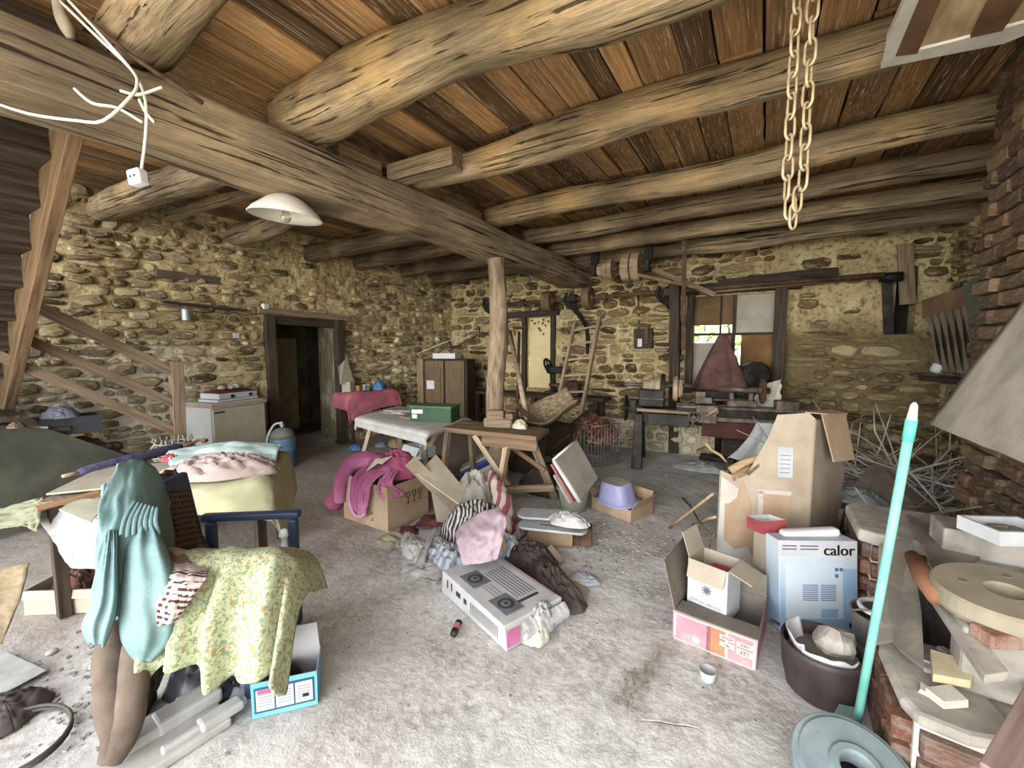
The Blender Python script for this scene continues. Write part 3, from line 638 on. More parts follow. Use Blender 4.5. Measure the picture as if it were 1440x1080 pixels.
def brickface(parent, p0, p1, z0, z1, ch=.09, bl=.23, dep=.1, seed=1, proud=.02, gap=.012, skip=0., curve=None, meshes=None):
    """courses of bricks on the face from p0 to p1, its outside on the right hand side of p0 -> p1"""
    rr = random.Random(seed); p0, p1 = V(p0), V(p1); L = (p1 - p0).length; x = (p1 - p0).normalized(); y = V((0, 0, 1)).cross(x); ms = meshes or BR
    z = z0; r_ = 0
    while z < z1 - .02:
        u = -(r_ % 2) * bl / 2
        while u < L - .01:
            a, b = max(u, 0), min(u + bl, L)
            if b - a > .03 and rr.random() >= skip:
                R_ = Matrix((x, y, V((0, 0, 1)))).transposed().to_4x4(); R_.translation = p0 + x * ((a + b) / 2) + V((0, 0, z + ch / 2)) + y * (dep * .3 - rr.random() * proud)
                place_copy(rr.choice(ms), 'brick', parent, R_ @ Matrix.Rotation(rr.uniform(-.02, .02), 4, 'Y') @ Matrix.Diagonal((b - a - gap, dep, ch - gap, 1)))
            u += bl
        z += ch; r_ += 1
ch = thing('chimney', 'tall sooty brick chimney breast beside the forge at the right edge', 'chimney', (1.55, 3.2, 0))
mb = MB(); mb.box((1.56, 3.08, 1.7), (.66, 1.72, 3.4)); mb.build('core', m_bmort, ch)
brickface(ch, (1.22, 3.95, 0), (1.22, 2.2, 0), .02, 3.36, .0955, .29, .12, 4, .045)
brickface(ch, (1.22, 2.2, 0), (1.88, 2.2, 0), .02, 3.36, .0955, .46, .12, 5, .03)
# flared concrete hood
m_hood = mat('grey_concrete_hood', 'a0988a', 'c4bbaa', 3., rough=.9, bump=.25, dust=('6e6557', 5., .55, .75, .4))
def hood(u, v):
    z = lerp(1.10, 2.25, v); out = .26 * (1 - v) ** 2.2 + .02; yb = lerp(3.66, 3.0, v ** 1.3) + .10 * math.sin(math.pi * min(v * 1.6, 1)) * (1 - v)
    y = lerp(yb, 2.2, u); x_ = 1.24 - out - .02 * u - .012 * nz((u * 4, v * 4, 2)); zz = z + .035 * u * (1 - v)
    return V((x_, y, zz + .006 * nz((u * 12, 0, 1)) * (1 - v)))
hd = MB().sheet(hood, 16, 18, -.05).build('forge_hood', m_hood, smooth=True); tag(hd, 'grey concrete forge hood flaring out from the brick chimney', 'forge hood')
def hoodside(u, v):
    p = hood(0, v); return V((lerp(p.x, 1.24, u), p.y + .01, p.z))
MB().sheet(hoodside, 3, 14, -.03).build('hood_side', m_hood, hd)
MB().sheet(lambda u, v: V((lerp(hood(1, v).x, 1.24, u), hood(1, v).y - .01, hood(1, v).z)), 3, 14, .03).build('hood_side', m_hood, hd)
# forge hearth
m_conc = mat('grey_hearth_concrete', '7d776d', 'a7a198', 5., rough=.9, bump=.4, dust=('c4bcae', 3., .52, .7, .6))
m_redb = stonemat('orange_red_brick', ['8a5845', '75503f', '84685a', '966a55', '6d5f57'], '9a9088', .65); BR2 = brickmesh(7, m_redb)
m_wm = mat('whitish_mortar', 'b9b2a4', 'd8d2c4', 6., rough=.95, bump=.4)
fg = thing('brick_forge', 'low brick forge hearth with pale mortar joints and concrete tops at the right', 'forge', (.9, 2.6, 0))
def rcorner(cx, cy, x1, y1, r=.09, k=5, sgn=1):
    """plan outline with a rounded near-left corner"""
    pts = [(cx + r - r * math.cos(t), cy + r - r * math.sin(t)) for t in [math.pi / 2 * i / k for i in range(k + 1)]]
    return pts + [(x1, cy), (x1, y1), (cx, y1)]
o = MB().prism([(.56, 2.97), (1.22, 2.92), (1.22, 3.4), (.56, 3.4)], .0, .54).build('core', m_wm, fg)
brickface(fg, (.55, 3.40, 0), (.55, 2.97, 0), .02, .52, .10, .24, .1, 3, .006, .016, meshes=BR2); brickface(fg, (.55, 2.96, 0), (1.2, 2.92, 0), .02, .52, .10, .24, .1, 6, .006, .016, meshes=BR2)
MB().prism([(.49, 2.93), (.56, 2.9), (1.2, 2.88), (1.2, 3.44), (.53, 3.44), (.49, 3.36)], .53, .60).build('hearth_top', m_conc, fg, bev=.015)
nb = [(.49, 1.86), (1.22, 1.78), (1.22, 2.34), (.51, 2.36)]
MB().prism([(.50, 1.87), (1.2, 1.80), (1.2, 2.33), (.52, 2.34)], 0, .33).build('core', m_wm, fg)
brickface(fg, (.50, 2.35, 0), (.48, 1.88, 0), .0, .31, .103, .24, .1, 8, .006, .016, meshes=BR2); brickface(fg, (.50, 1.86, 0), (1.2, 1.79, 0), .0, .31, .103, .26, .1, 9, .006, .016, meshes=BR2)
MB().prism([(.47, 1.92), (.50, 1.85), (.62, 1.83), (.78, 1.88), (.70, 2.34), (.5, 2.36), (.46, 2.2)], .31, .36).build('hearth_top', m_conc, fg, bev=.02)
MB().prism([(.72, 1.82), (1.22, 1.76), (1.22, 2.36), (.72, 2.34)], .31, .345).build('hearth_top', m_conc, fg, bev=.02)
MB().box((.98, 2.65, .2), (.5, .7, .4)).build('ash_bed', mat('dark_ash', '2f2b27', '4a443d', 7., rough=1.), fg)
m_plate = mat('grey_steel_plate', '6d6861', '8d877e', 4., rough=.6, bump=.15, metal=.3, dust=('a89b88', 4., .5, .7, .6))
def poly_plate(name, pts, th, m, parent=None, bev=.003):
    k = len(pts); lo = [V(p) - V((0, 0, th)) for p in pts]; vs = lo + [V(p) for p in pts]
    return MB().add(vs, [tuple(range(k - 1, -1, -1)), tuple(range(k, 2 * k))] + [(i, (i + 1) % k, k + (i + 1) % k, k + i) for i in range(k)]).build(name, m, parent, bev=bev)
o = poly_plate('steel_plate', [PZ(1230, 905, .40), PZ(1255, 900, .41), PZ(1268, 915, .41), PZ(1300, 940, .42), PZ(1296, 860, .50), PZ(1282, 752, .625), PZ(1236, 764, .62)], .012, m_plate); tag(o, 'torn grey steel plate bridging the two brick blocks of the forge', 'metal plate')
o = poly_plate('slate_slab', [PZ(1318, 808, .64), PZ(1395, 776, .62), PZ(1274, 721, .625)], .02, m_plate); tag(o, 'three cornered grey slab lying on the far end of the forge', 'slab')
o = poly_plate('iron_strip', [PZ(1284, 800, .61), PZ(1300, 796, .61), PZ(1420, 945, .56), PZ(1385, 950, .56)], .03, m_conc); tag(o, 'long flat grey bar lying diagonally beside the grindstone', 'bar')
o = poly_plate('clay_tile', [PZ(1308, 912, .44), PZ(1376, 932, .44), PZ(1366, 958, .42), PZ(1312, 948, .42)], .03, mat('buff_clay_tile', '9a8f72', 'b5aa8c', 5.)); tag(o, 'buff clay tile lying under the grindstone on the forge', 'tile')
DIM = (.80, .84)
# ------------------------------------------------------------------ soft goods helpers
def PD(px, py, d): return O_CAM + ray(px, py) * d                         # a point d metres in front of the camera
def cat_rom(p0, p1, p2, p3, t):
    return .5 * ((2 * p1) + (p2 - p0) * t + (2 * p0 - 5 * p1 + 4 * p2 - p3) * t * t + (3 * p1 - p0 - 3 * p2 + p3) * t ** 3)
def spline(pts, t):
    n = len(pts) - 1; x = min(max(t, 0), 1) * n; i = min(int(x), n - 1); f = x - i
    return cat_rom(pts[max(i - 1, 0)], pts[i], pts[i + 1], pts[min(i + 2, n)], f)
def patch(G, amp=.01, fr=6., seed=1, wave=None):
    def fn(u, v):
        p = spline([spline(r, u) for r in G], v)
        k = amp * (nz((u * fr, v * fr, seed)) + .5 * nz((u * fr * 2.3, v * fr * 2.3, seed + 3)))
        p = p + V((k, -k, k * .8))
        return p + wave(u, v) if wave else p
    return fn
def cloth(name, G, m, label=None, cat='cloth', amp=.012, fr=6., seed=1, nu=26, nv=26, th=.006, parent=None, wave=None):
    o = MB().sheet(patch(G, amp, fr, seed, wave), nu, nv, th).build(name, m, parent, smooth=True)
    return tag(o, label, cat) if label else o
def heap(name, c, rx, ry, h, m, label=None, cat='cloth', seed=1, rz=0., ridge=.35, parent=None, nu=18, nv=48, freq=3.2):
    c = V(c); cr, sr = math.cos(rz), math.sin(rz)
    def fn(u, v):
        a = 2 * math.pi * v; e = (1 + .22 * nz((math.cos(a) * 1.6, math.sin(a) * 1.6, seed)) + .10 * nz((math.cos(a) * 4, math.sin(a) * 4, seed))) * u
        x, y = math.cos(a) * e, math.sin(a) * e
        f = max(0, 1 - u ** 2.4); q = abs(nz((x * freq, y * freq, seed + 2))) * 2; q2 = abs(nz((x * freq * 2.4, y * freq * 2.4, seed + 5)))
        z = h * (f * (1 - ridge) + ridge * f ** .5 * (1 - min(q, 1)) * 1.2 - .18 * q2 * f) + .004
        return c + V(((x * rx) * cr - (y * ry) * sr, (x * rx) * sr + (y * ry) * cr, max(z, .004)))
    o = MB().sheet(lambda u, v: fn(1 - u, v), nu, nv, .004).build(name, m, parent, smooth=True)
    return tag(o, label, cat) if label else o
def limb(name, pts, rad, m, parent=None, flat=1., seed=1, amp=.15, n=16, k=30, fr=5., label=None, cat='cloth'):
    """a soft tube (sleeve, stocking, rolled cloth) with wrinkles"""
    pts = [V(p) for p in pts]; P = [spline(pts, i / k) for i in range(k + 1)]; mb = MB()
    R_ = [spline([V((r, 0, 0)) for r in rad], i / k).x for i in range(k + 1)]
    mb.tube(P, R_, n)
    for i in range(k + 1):
        for j in range(n):
            q = mb.v[i * n + j]; d = q - P[i]; s_ = 1 + amp * nz(q * fr, 1., seed) + amp * 1.2 * nz(V((q.x * fr * 4, q.y * fr * 4, q.z * fr * .6)), 1., seed + 2)
            if flat != 1: vd = (P[i] - O_CAM).normalized(); d = d - vd * d.dot(vd) * (1 - flat)
            mb.v[i * n + j] = P[i] + d * s_
    o = mb.build(name, m, parent, smooth=True)
    return tag(o, label, cat) if label else o
def text(s, size, M, m, parent, name='lettering', ext=.0006):
    cu = bpy.data.curves.new('t', 'FONT'); cu.body = s; cu.size = size; cu.extrude = ext; cu.align_x = 'CENTER'; cu.align_y = 'CENTER'; cu.resolution_u = 3
    t = bpy.data.objects.new('t', cu); C.objects.link(t); dg = bpy.context.evaluated_depsgraph_get(); me = bpy.data.meshes.new_from_object(t.evaluated_get(dg)); bpy.data.objects.remove(t)
    me.name = name; me.materials.clear(); me.materials.append(m); o = bpy.data.objects.new(name, me); C.objects.link(o); o.parent = parent; og = ORG[parent.name]
    o.matrix_local = (Matrix.Translation(-og) @ M) if og is not None else WM[parent.name].inverted() @ M
    ORG[o.name] = None; WM[o.name] = M.copy(); return o
def onbox(M, x, y, z, face, up='z'):
    """frame for flat print on a face of a box given in frame M: face '-y', '+y', '-x', '+x', '+z'"""
    R_ = {'-y': Matrix.Rotation(math.pi / 2, 4, 'X'), '+y': Matrix.Rotation(math.pi, 4, 'Z') @ Matrix.Rotation(math.pi / 2, 4, 'X'), '-x': Matrix.Rotation(-math.pi / 2, 4, 'Z') @ Matrix.Rotation(math.pi / 2, 4, 'X'), '+x': Matrix.Rotation(math.pi / 2, 4, 'Z') @ Matrix.Rotation(math.pi / 2, 4, 'X'), '+z': Matrix.Identity(4)}[face]
    return M @ Matrix.Translation((x, y, z)) @ R_
def decal(name, M, w, h, m, parent, th=.0012): return MB().box((0, 0, 0), (w, h, th)).build(name, m, parent, M=M)
def carton(name, label, M, l, wd, h, m, flaps=(), th=.005, cat='box', min_=None, jit=.006, lid=False, seed=1):
    """open cardboard box: base centre at M; flaps = (side, angle from upright outwards, length)"""
    o = thing(name, label, cat, M.translation); inner = min_ or m; rr = random.Random(seed); j = lambda: rr.uniform(-jit, jit)
    top = [(-l / 2 + j(), -wd / 2 + j()), (l / 2 + j(), -wd / 2 + j()), (l / 2 + j(), wd / 2 + j()), (-l / 2 + j(), wd / 2 + j())]
    bot = [(-l / 2, -wd / 2), (l / 2, -wd / 2), (l / 2, wd / 2), (-l / 2, wd / 2)]; mb = MB()
    outer = [(x, y, 0) for x, y in bot] + [(x, y, h) for x, y in top]; ins = [(x * (1 - 2 * th / l), y * (1 - 2 * th / wd), th) for x, y in bot] + [(x * (1 - 2 * th / l), y * (1 - 2 * th / wd), h) for x, y in top]
    mb.add(outer + ins, [(0, 3, 2, 1), (0, 1, 5, 4), (1, 2, 6, 5), (2, 3, 7, 6), (3, 0, 4, 7)], 0)
    mb.add(outer + ins, [(8, 9, 10, 11), (8, 12, 13, 9), (9, 13, 14, 10), (10, 14, 15, 11), (11, 15, 12, 8), (4, 5, 13, 12), (5, 6, 14, 13), (6, 7, 15, 14), (7, 4, 12, 15)], 1)
    mb.build('body', [m, inner], o, M=M)
    sd = {'-y': (0, 1), '+x': (1, 2), '+y': (2, 3), '-x': (3, 0)}
    for s_, an, ln in flaps:
        a, b = sd[s_]; A, B = V((*top[a], h)), V((*top[b], h)); ax = (B - A).normalized(); outv = ax.cross(V((0, 0, 1))); d = V((0, 0, 1)) * math.cos(an) + outv * math.sin(an); nn = d.cross(ax) * th
        i_ = ax * .006; q = MB().hexa([A + i_, B - i_, B - i_ * 2 + d * ln, A + i_ * 2 + d * ln, A + i_ + nn, B - i_ + nn, B - i_ * 2 + d * ln + nn, A + i_ * 2 + d * ln + nn], 0)
        q.build('flap', inner, o, M=M)
    return o
# ------------------------------------------------------------------ tree-trunk post
m_bark = mat('pale_bark', '6e5842', 'b29a78', 4., (1, 5, 5), .3, .7, .9, 1., .02, 0, dust=('d2bf9c', 3., .55, .72, .6))
log('trunk_post', PZ(706, 688) + V((0, 0, -.03)), (-2.9, 4.42, 2.70), .21, .2, m_bark, 'rough barked tree trunk post propping up the main beam', 'post', seed=5, wob=.1, sq=2.2, knob=.34, k=70)
# ------------------------------------------------------------------ lathe
LA, LB = V((-1.45, 5.72, 0)), V((.64, 6.08, 0)); ML_ = frame(LA, LB)
lt = thing('metal_lathe', 'long old black metal lathe with handwheels standing before the back wall', 'lathe', LA)
def lb(name, c, d, m, bev=.008, parent=None, **kw): return MB().box(c, d, **kw).build(name, m, parent or lt, M=ML_, bev=bev)
m_tool = mat('brownish_machine_steel', '4a4038', '7d6d5c', 8., rough=.5, bump=.2, metal=.3, dust=('8a7a64', 4., .5, .75, .5))
def lrod(name, pts, r, m, n=12, parent=None): return MB().tube(pts, r, n).build(name, m, parent or lt, M=ML_, smooth=True)
for sx_ in (0.02, 1.9):
    for ty, sp in ((.02, -.16), (.36, .16)):
        mb = MB(); mb.hexa([(sx_ - .07, ty + sp - .05, 0), (sx_ + .07, ty + sp - .05, 0), (sx_ + .07, ty + sp + .05, 0), (sx_ - .07, ty + sp + .05, 0), (sx_ - .05, ty - .04, .72), (sx_ + .05, ty - .04, .72), (sx_ + .05, ty + .04, .72), (sx_ - .05, ty + .04, .72)]); mb.build('leg', m_iron, lt, M=ML_, bev=.01)
    lb('foot_brace', (sx_, .19, .25), (.05, .5, .05), m_iron)
lb('bed', (1.30, .18, .755), (1.62, .30, .13), m_iron); lb('bed', (.36, .18, .70), (.62, .28, .19), m_iron)
for ty in (.06, .16, .29): lb('slideway', (1.30, ty, .835), (1.62, .035, .035), m_tool, .004)
lb('front_rail', (1.36, .0, .70), (1.5, .03, .05), m_tool, .004)
hs = lb('headstock', (.17, .18, .93), (.34, .30, .24), m_iron, .02); lb('headstock_rib', (.17, .02, .925), (.33, .02, .012), m_tool, .002, hs)
for i, r_ in enumerate((.07, .095, .12)):
    Mx = ML_ @ Matrix.Translation((.06 + .075 * i, .18, 1.10)) @ Matrix.Rotation(math.pi / 2, 4, 'Y'); MB().lathe([(r_ * .5, 0), (r_, 0), (r_ * 1.02, .035), (r_, .07), (r_ * .5, .07)], 22).build('cone_pulley', m_pulp, hs, M=Mx)
Mx = ML_ @ Matrix.Translation((.29, .18, 1.10)) @ Matrix.Rotation(math.pi / 2, 4, 'Y'); MB().lathe([(.05, 0), (.155, 0), (.16, .02), (.155, .05), (.05, .05)], 26).build('gear', m_iron, hs, M=Mx)
lrod('spindle', [(-.26, .18, 1.10), (-.14, .18, 1.10), (.7, .18, 1.10)], [.03, .025, .025], m_tool, parent=hs); lrod('spindle_handle', [(-.30, .18, 1.10), (-.2, .18, 1.10)], .035, m_wood_d, parent=hs)
Mx = ML_ @ Matrix.Translation((.44, .18, 1.06)) @ Matrix.Rotation(math.pi / 2, 4, 'Y'); MB().lathe([(.03, 0), (.15, 0), (.17, .03), (.17, .06), (.13, .075), (.12, .12), (.03, .12)], 26).build('chuck', m_pulp, hs, M=Mx)
def wheel(name, c, r, axis, m, spokes=6, rim=.016, hub=.04, parent=None, M=ML_):
    p = parent or lt; Mw = M @ Matrix.Translation(c) @ axis
    o = MB().tube([(r * math.cos(2 * math.pi * i / 26), r * math.sin(2 * math.pi * i / 26), 0) for i in range(26)], rim, 8, closed=True).build(name, m, p, M=Mw, smooth=True)
    mb = MB()
    for i in range(spokes): a = 2 * math.pi * i / spokes; mb.tube([(0, 0, 0), (r * math.cos(a), r * math.sin(a), 0)], rim * .75, 6)
    mb.lathe([(hub, -.05), (hub, .05)], 12); mb.build('spokes', m, p, M=Mw); return o
AX = Matrix.Rotation(math.pi / 2, 4, 'Y')
wheel('handwheel', (-.15, .0, .79), .165, AX, m_iron); lrod('wheel_shaft', [(-.2, 0, .79), (.05, 0, .79)], .03, m_tool); lb('gear_cover', (-.06, .05, .82), (.1, .16, .18), m_iron, .02)
lrod('feed_rod', [(.0, -.03, .775), (.66, -.03, .765)], .022, m_pulp); lb('swarf_box', (.40, .06, .655), (.52, .2, .16), m_iron)
ap = lb('carriage', (.86, .08, .83), (.26, .36, .10), m_tool, .01); lb('apron', (.86, -.06, .74), (.22, .05, .18), m_tool, .01, ap)
wheel('apron_wheel', (.70, -.12, .735), .06, Matrix.Rotation(math.pi / 2, 4, 'X'), m_tool, 4, .012, .02); lrod('lever', [(.70, -.12, .74), (.69, -.14, .60)], [.012, .016], m_tool); lrod('lever', [(.84, -.1, .74), (.97, -.13, .86)], [.016, .02], m_pulp)
lb('tool_slide', (.82, .12, .93), (.2, .2, .08), m_tool, .008, ap); lb('tool_post', (.78, .1, 1.0), (.12, .12, .08), m_tool, .008, ap); lrod('slide_screw', [(.9, .1, .94), (1.12, .08, .94)], .018, m_tool)
ts = lb('tailstock', (1.26, .18, .90), (.34, .22, .09), m_tool, .015); lb('tailstock_neck', (1.15, .18, .98), (.06, .16, .12), m_tool, .02, ts); lb('tailstock_neck', (1.37, .18, .98), (.06, .16, .12), m_tool, .02, ts)
lrod('quill', [(1.0, .18, 1.07), (1.58, .18, 1.07)], .038, m_tool, parent=ts); wheel('tailstock_wheel', (1.50, .18, 1.07), .15, AX, m_rust, 4, .022, .04)
lb('steady_rest', (1.76, .16, .90), (.24, .2, .11), m_tool, .01)
o = MB().box((1.12, .1, .56), (.62, .03, .22)).build('red_splash_board', mat('dark_red_paint', '3d1a14', '58281e', 4., rough=.7), M=ML_); tag(o, 'dark red board hanging under the lathe bed', 'board')
# cloths around the lathe
m_mauve = mat('dusty_mauve_cloth', '523530', '704a44', 5., rough=.95, bump=.2)
tA = PY(1012, 468, 6.55)
def tent(u, v):
    a = math.pi * (-.15 + 1.3 * u) + math.pi; r_ = .03 + .29 * v ** .9 * (1 + .10 * math.sin(u * 26)); return V((tA.x + .03 + math.cos(a) * r_ * 1.1, 6.62 + math.sin(a) * r_ * .75, lerp(1.80, 1.02, v) + .02 * nz((u * 6, v * 3, 1))))
o = MB().sheet(tent, 40, 16, .008).build('hanging_cloth', m_mauve, smooth=True); tag(o, 'dark mauve cloth draped in a tent shape over a machine behind the lathe', 'cloth')
cv = thing('covered_machine', 'dark iron machine stand under the mauve cloth', 'machine', (tA.x, 6.65, 0)); rod('column', [(tA.x + .03, 6.65, 0), (tA.x + .03, 6.65, 1.76)], .045, m_iron, cv); MB().box((tA.x + .03, 6.68, .95), (.4, .3, .1)).build('table', m_iron, cv, bev=.01); MB().box((tA.x + .03, 6.68, .03), (.45, .4, .06)).build('foot', m_iron, cv, bev=.01)
mo = thing('electric_motor', 'black round electric motor beside the mauve cloth under the window', 'motor', (-.12, 6.75, .95)); Mx = Matrix.Translation((-.12, 6.72, 1.22)) @ Matrix.Rotation(math.pi / 2, 4, 'X') @ Matrix.Rotation(.4, 4, 'Y')
MB().lathe([(.05, -.12), (.15, -.12), (.2, -.06), (.2, .1), (.15, .15), (.04, .15)], 24).build('housing', m_iron, mo, M=Mx, bev=.01); MB().lathe([(.10, -.15), (.12, -.12), (.05, -.11)], 20).build('end_cap', m_pulp, mo, M=Mx); MB().box((-.12, 6.75, 1.0), (.22, .22, .1)).build('foot', m_iron, mo, bev=.01)
MB().box((-.12, 6.85, .475), (.7, .35, .95)).build('machine_plinth', m_wood_d).name; o = bpy.data.objects['machine_plinth']; tag(o, 'dark boxy plinth carrying the electric motor under the window', 'plinth')
m_sack = mat('pale_sackcloth', 'b8bdc0', 'd9dcd8', 5., rough=.95, bump=.15); m_sackc = mat('cream_sackcloth', 'c9c3a8', 'dcd8c2', 5., rough=.95, bump=.15)
s_ = lambda x, t, z: ML_ @ V((x, t, z))
o = cloth('white_sack', [[s_(1.50, .36, 1.12), s_(1.62, .4, 1.16), s_(1.74, .4, 1.2)], [s_(1.44, .38, .95), s_(1.6, .38, .98), s_(1.74, .38, 1.0)], [s_(1.42, .40, .80), s_(1.58, .42, .8), s_(1.75, .42, .8)]], m_sackc, 'cream sackcloth standing up behind the lathe bed near the carton', amp=.02, seed=4)
o = cloth('grey_sack', [[s_(1.42, -.02, .69), s_(1.58, -.03, .69), s_(1.78, -.02, .69)], [s_(1.34, -.10, .55), s_(1.56, -.08, .55), s_(1.78, -.08, .55)], [s_(1.22, -.20, .40), s_(1.5, -.16, .38), s_(1.78, -.14, .38)], [s_(1.08, -.3, .28), s_(1.46, -.22, .25), s_(1.77, -.16, .28)]], m_sack, 'pale grey cloth hanging down under the right end of the lathe', amp=.012, seed=6, wave=lambda u, v: V((0, .03 * v * math.sin(u * 22), 0)), nu=40)
# ------------------------------------------------------------------ workbench by the cream board, bench drill, ladder, tools
wbn = thing('workbench', 'dark narrow workbench along the back wall under the cream board', 'workbench', (-3.4, 6.9, 0))
for i in range(2): plk('bench_board', (-4.9, 6.62 + .22 * i, .76), (-2.2, 6.62 + .22 * i, .76), .21, .06, m_wood_d, wbn)
for x in (-4.75, -3.5, -2.35):
    for y in (6.58, 6.9): plk('leg', (x, y, 0), (x, y, .73), .09, .09, m_wood_d, wbn)
bd = thing('bench_drill', 'black hand drill press with spoked flywheel on the dark workbench', 'drill press', PY(780, 548, 6.75)); b0 = V((PY(780, 548, 6.75).x, 6.75, .79))
MB().box(b0 + V((0, 0, .03)), (.3, .25, .06)).build('base', m_iron, bd, bev=.01); rod('column', [b0, b0 + V((-.05, 0, .5))], .04, m_iron, bd); MB().box(b0 + V((.03, 0, .43)), (.34, .12, .12)).build('head', m_iron, bd, bev=.02)
wheel('flywheel', tuple(b0 + V((-.12, -.02, .5))), .13, Matrix.Rotation(1.2, 4, 'Y'), m_iron, 4, .02, .03, bd, Matrix.Identity(4)); MB().box(b0 + V((.02, 0, .17)), (.2, .18, .05)).build('table', m_rust, bd, bev=.01)
vs_ = thing('bench_vice', 'rusty round bench vice right of the drill press on the workbench', 'vice', (b0.x + .38, 6.72, .79)); Mx = Matrix.Translation((b0.x + .38, 6.7, .93)) @ Matrix.Rotation(math.pi / 2, 4, 'Y')
MB().lathe([(.04, -.12), (.11, -.12), (.13, -.04), (.13, .04), (.08, .12), (.03, .12)], 20).build('drum', m_rust, vs_, M=Mx, bev=.006); MB().box((b0.x + .38, 6.72, .83), (.2, .16, .08)).build('foot', m_rust, vs_, bev=.01)
ld = thing('ladder', 'pale wooden ladder leaning against the back wall behind the leaf basket', 'ladder', PZ(790, 642))
lt0, lt1, lb0, lb1 = PY(808, 455, 7.08), PY(843, 447, 7.08), PZ(769, 642), PZ(806, 645)
for a, b in ((lb0, lt0), (lb1, lt1)): plk('side_rail', a, b, .05, .07, m_wood_l, ld, jit=.006, up=(0, -1, 0))
for i in range(8):
    t_ = .06 + i * .125; plk('rung', lerp(lb0, lt0, t_), lerp(lb1, lt1, t_), .035, .045, m_wood_l, ld, up=(0, -1, 0))
pk = thing('pickaxe', 'pickaxe with long pale handle leaning beside the trunk post', 'pickaxe', PZ(742, 620, .3)); a, b = PD(716, 466, 5.9), PD(741, 590, 4.85)
rod('handle', [a, lerp(a, b, .5) + V((.01, 0, 0)), b], [.035, .032, .03], m_wood_l, pk); rod('head', [PD(722, 565, 4.9), PD(735, 578, 4.85), PD(752, 592, 4.8), PD(770, 612, 4.85)], [.012, .03, .035, .012], m_rust, pk)
o = rod('iron_bar', [PD(730, 467, 6.6), PD(727, 590, 6.0)], .022, m_rust); tag(o, 'straight dark iron bar standing behind the pickaxe handle', 'bar')
o = plk('wall_rail', PY(722, 461, 7.1), PY(742, 461, 7.1), .05, .05, m_wood_d); tag(o, 'short dark peg rail at the left of the cream board', 'rail')
wr = thing('wire_bracket', 'bent iron rod bracket hung on the back wall left of the trunk post', 'bracket', PY(640, 470, 7.15))
rod('rod', [PY(622, 462, 7.12), PY(636, 490, 7.0), PY(675, 470, 6.9), PY(697, 466, 7.0)], .018, m_rust, wr); rod('rod', [PY(674, 460, 7.12), PY(674, 475, 7.0)], .015, m_rust, wr)
o = rod('white_string', [PLW(585, 498, .03), lerp(PLW(585, 498, .03), PY(688, 449, 7.), .5) + V((0, 0, -.05)), PY(688, 449, 7.)], .007, m_whitep, n=6); tag(o, 'white string slung from the left wall to the shaft bracket', 'string')
# ------------------------------------------------------------------ wire crate full of dead leaves
wc = thing('wire_crate', 'galvanised wire crate filled with dry brown leaves before the ladder', 'wire crate', (-2.08, 5.55, 0))
q0, q1, q2, q3 = V((-2.42, 5.5, .02)), V((-1.86, 5.22, .02)), V((-1.64, 5.68, .02)), V((-2.2, 5.96, .02)); Q = [q0, q1, q2, q3]; H_ = .56
m_wire = mat('galvanised_wire', '8a8a86', 'b5b5b0', 8., rough=.4, bump=0, metal=.6)
for i in range(4):
    a, b = Q[i], Q[(i + 1) % 4]
    for z in (0, .16, .34, H_): rod('wire', [a + Z3 * z, b + Z3 * z], .006, m_wire, wc, 5)
    for k in range(9): p = lerp(a, b, k / 9); rod('wire', [p, p + Z3 * H_], .005, m_wire, wc, 5)
rr = random.Random(12); lf = MB()
for i in range(1300):
    u, v = rr.random(), rr.random(); p = lerp(lerp(q0, q1, u), lerp(q3, q2, u), v); hh = .42 + .22 * (1 - (2 * u - 1) ** 2) * (1 - (2 * v - 1) ** 2) ** .5; p.z = hh + rr.uniform(-.12, .03)
    leaf(lf, p, rr.uniform(.03, .065), (rr.uniform(-1, 1), rr.uniform(-1, 1), rr.uniform(-.6, .6)), (rr.uniform(-1, 1), rr.uniform(-1, 1), rr.uniform(-.8, .8)))
o = lf.build('dry_leaves', mat('dry_leaf', '6e3c20', 'a8683c', 7., rough=.7, rand=.35)); o['kind'] = 'stuff'; tag(o, 'heap of curled dry brown leaves filling the wire crate', 'leaves')
# handcart and winnowing basket between table and crate
hc = thing('handcart', 'dark old handcart with iron wheel and wooden shafts behind the trestle table', 'handcart', (-2.55, 4.9, 0))
wheel('wheel', (-2.52, 4.85, .36), .33, Matrix.Rotation(math.pi / 2, 4, 'X') @ Matrix.Rotation(.5, 4, 'Y'), m_iron, 8, .022, .05, hc, Matrix.Identity(4))
for a, b in ((PD(768, 628, 5.5), PD(836, 572, 6.1)), (PD(758, 640, 5.2), PD(800, 612, 5.5))): plk('shaft', a, b, .05, .05, m_wood_d, hc, jit=.006)
MB().hexa([(-2.9, 4.75, .25), (-2.3, 4.6, .25), (-2.2, 5.1, .25), (-2.8, 5.25, .25), (-3.0, 4.7, .62), (-2.2, 4.5, .6), (-2.1, 5.15, .6), (-2.9, 5.35, .62)]).build('tray', m_wood_d, hc, bev=.01)
m_wick = mat('woven_wicker', '5d4c36', '9a8460', 18., (1, 1, 4), .35, .65, .8, .8, .01)
cW = PD(775, 583, 5.0); Mx = Matrix.Translation(cW) @ Matrix.Rotation(.6, 4, 'Z') @ Matrix.Rotation(-.55, 4, 'Y') @ Matrix.Rotation(.35, 4, 'X')
o = MB().sheet(lambda u, v: V(((u - .45) * .62, (v - .5) * .52 * (.55 + .45 * math.sin(math.pi * min(u + .25, 1) * .9)), .16 * ((2 * v - 1) ** 2) + .14 * (max(0, .35 - u) / .35) ** 2 - .05)), 16, 16, .014).build('winnowing_basket', m_wick, M=Mx, smooth=True); tag(o, 'shallow woven wicker scoop basket resting on the handcart', 'basket')
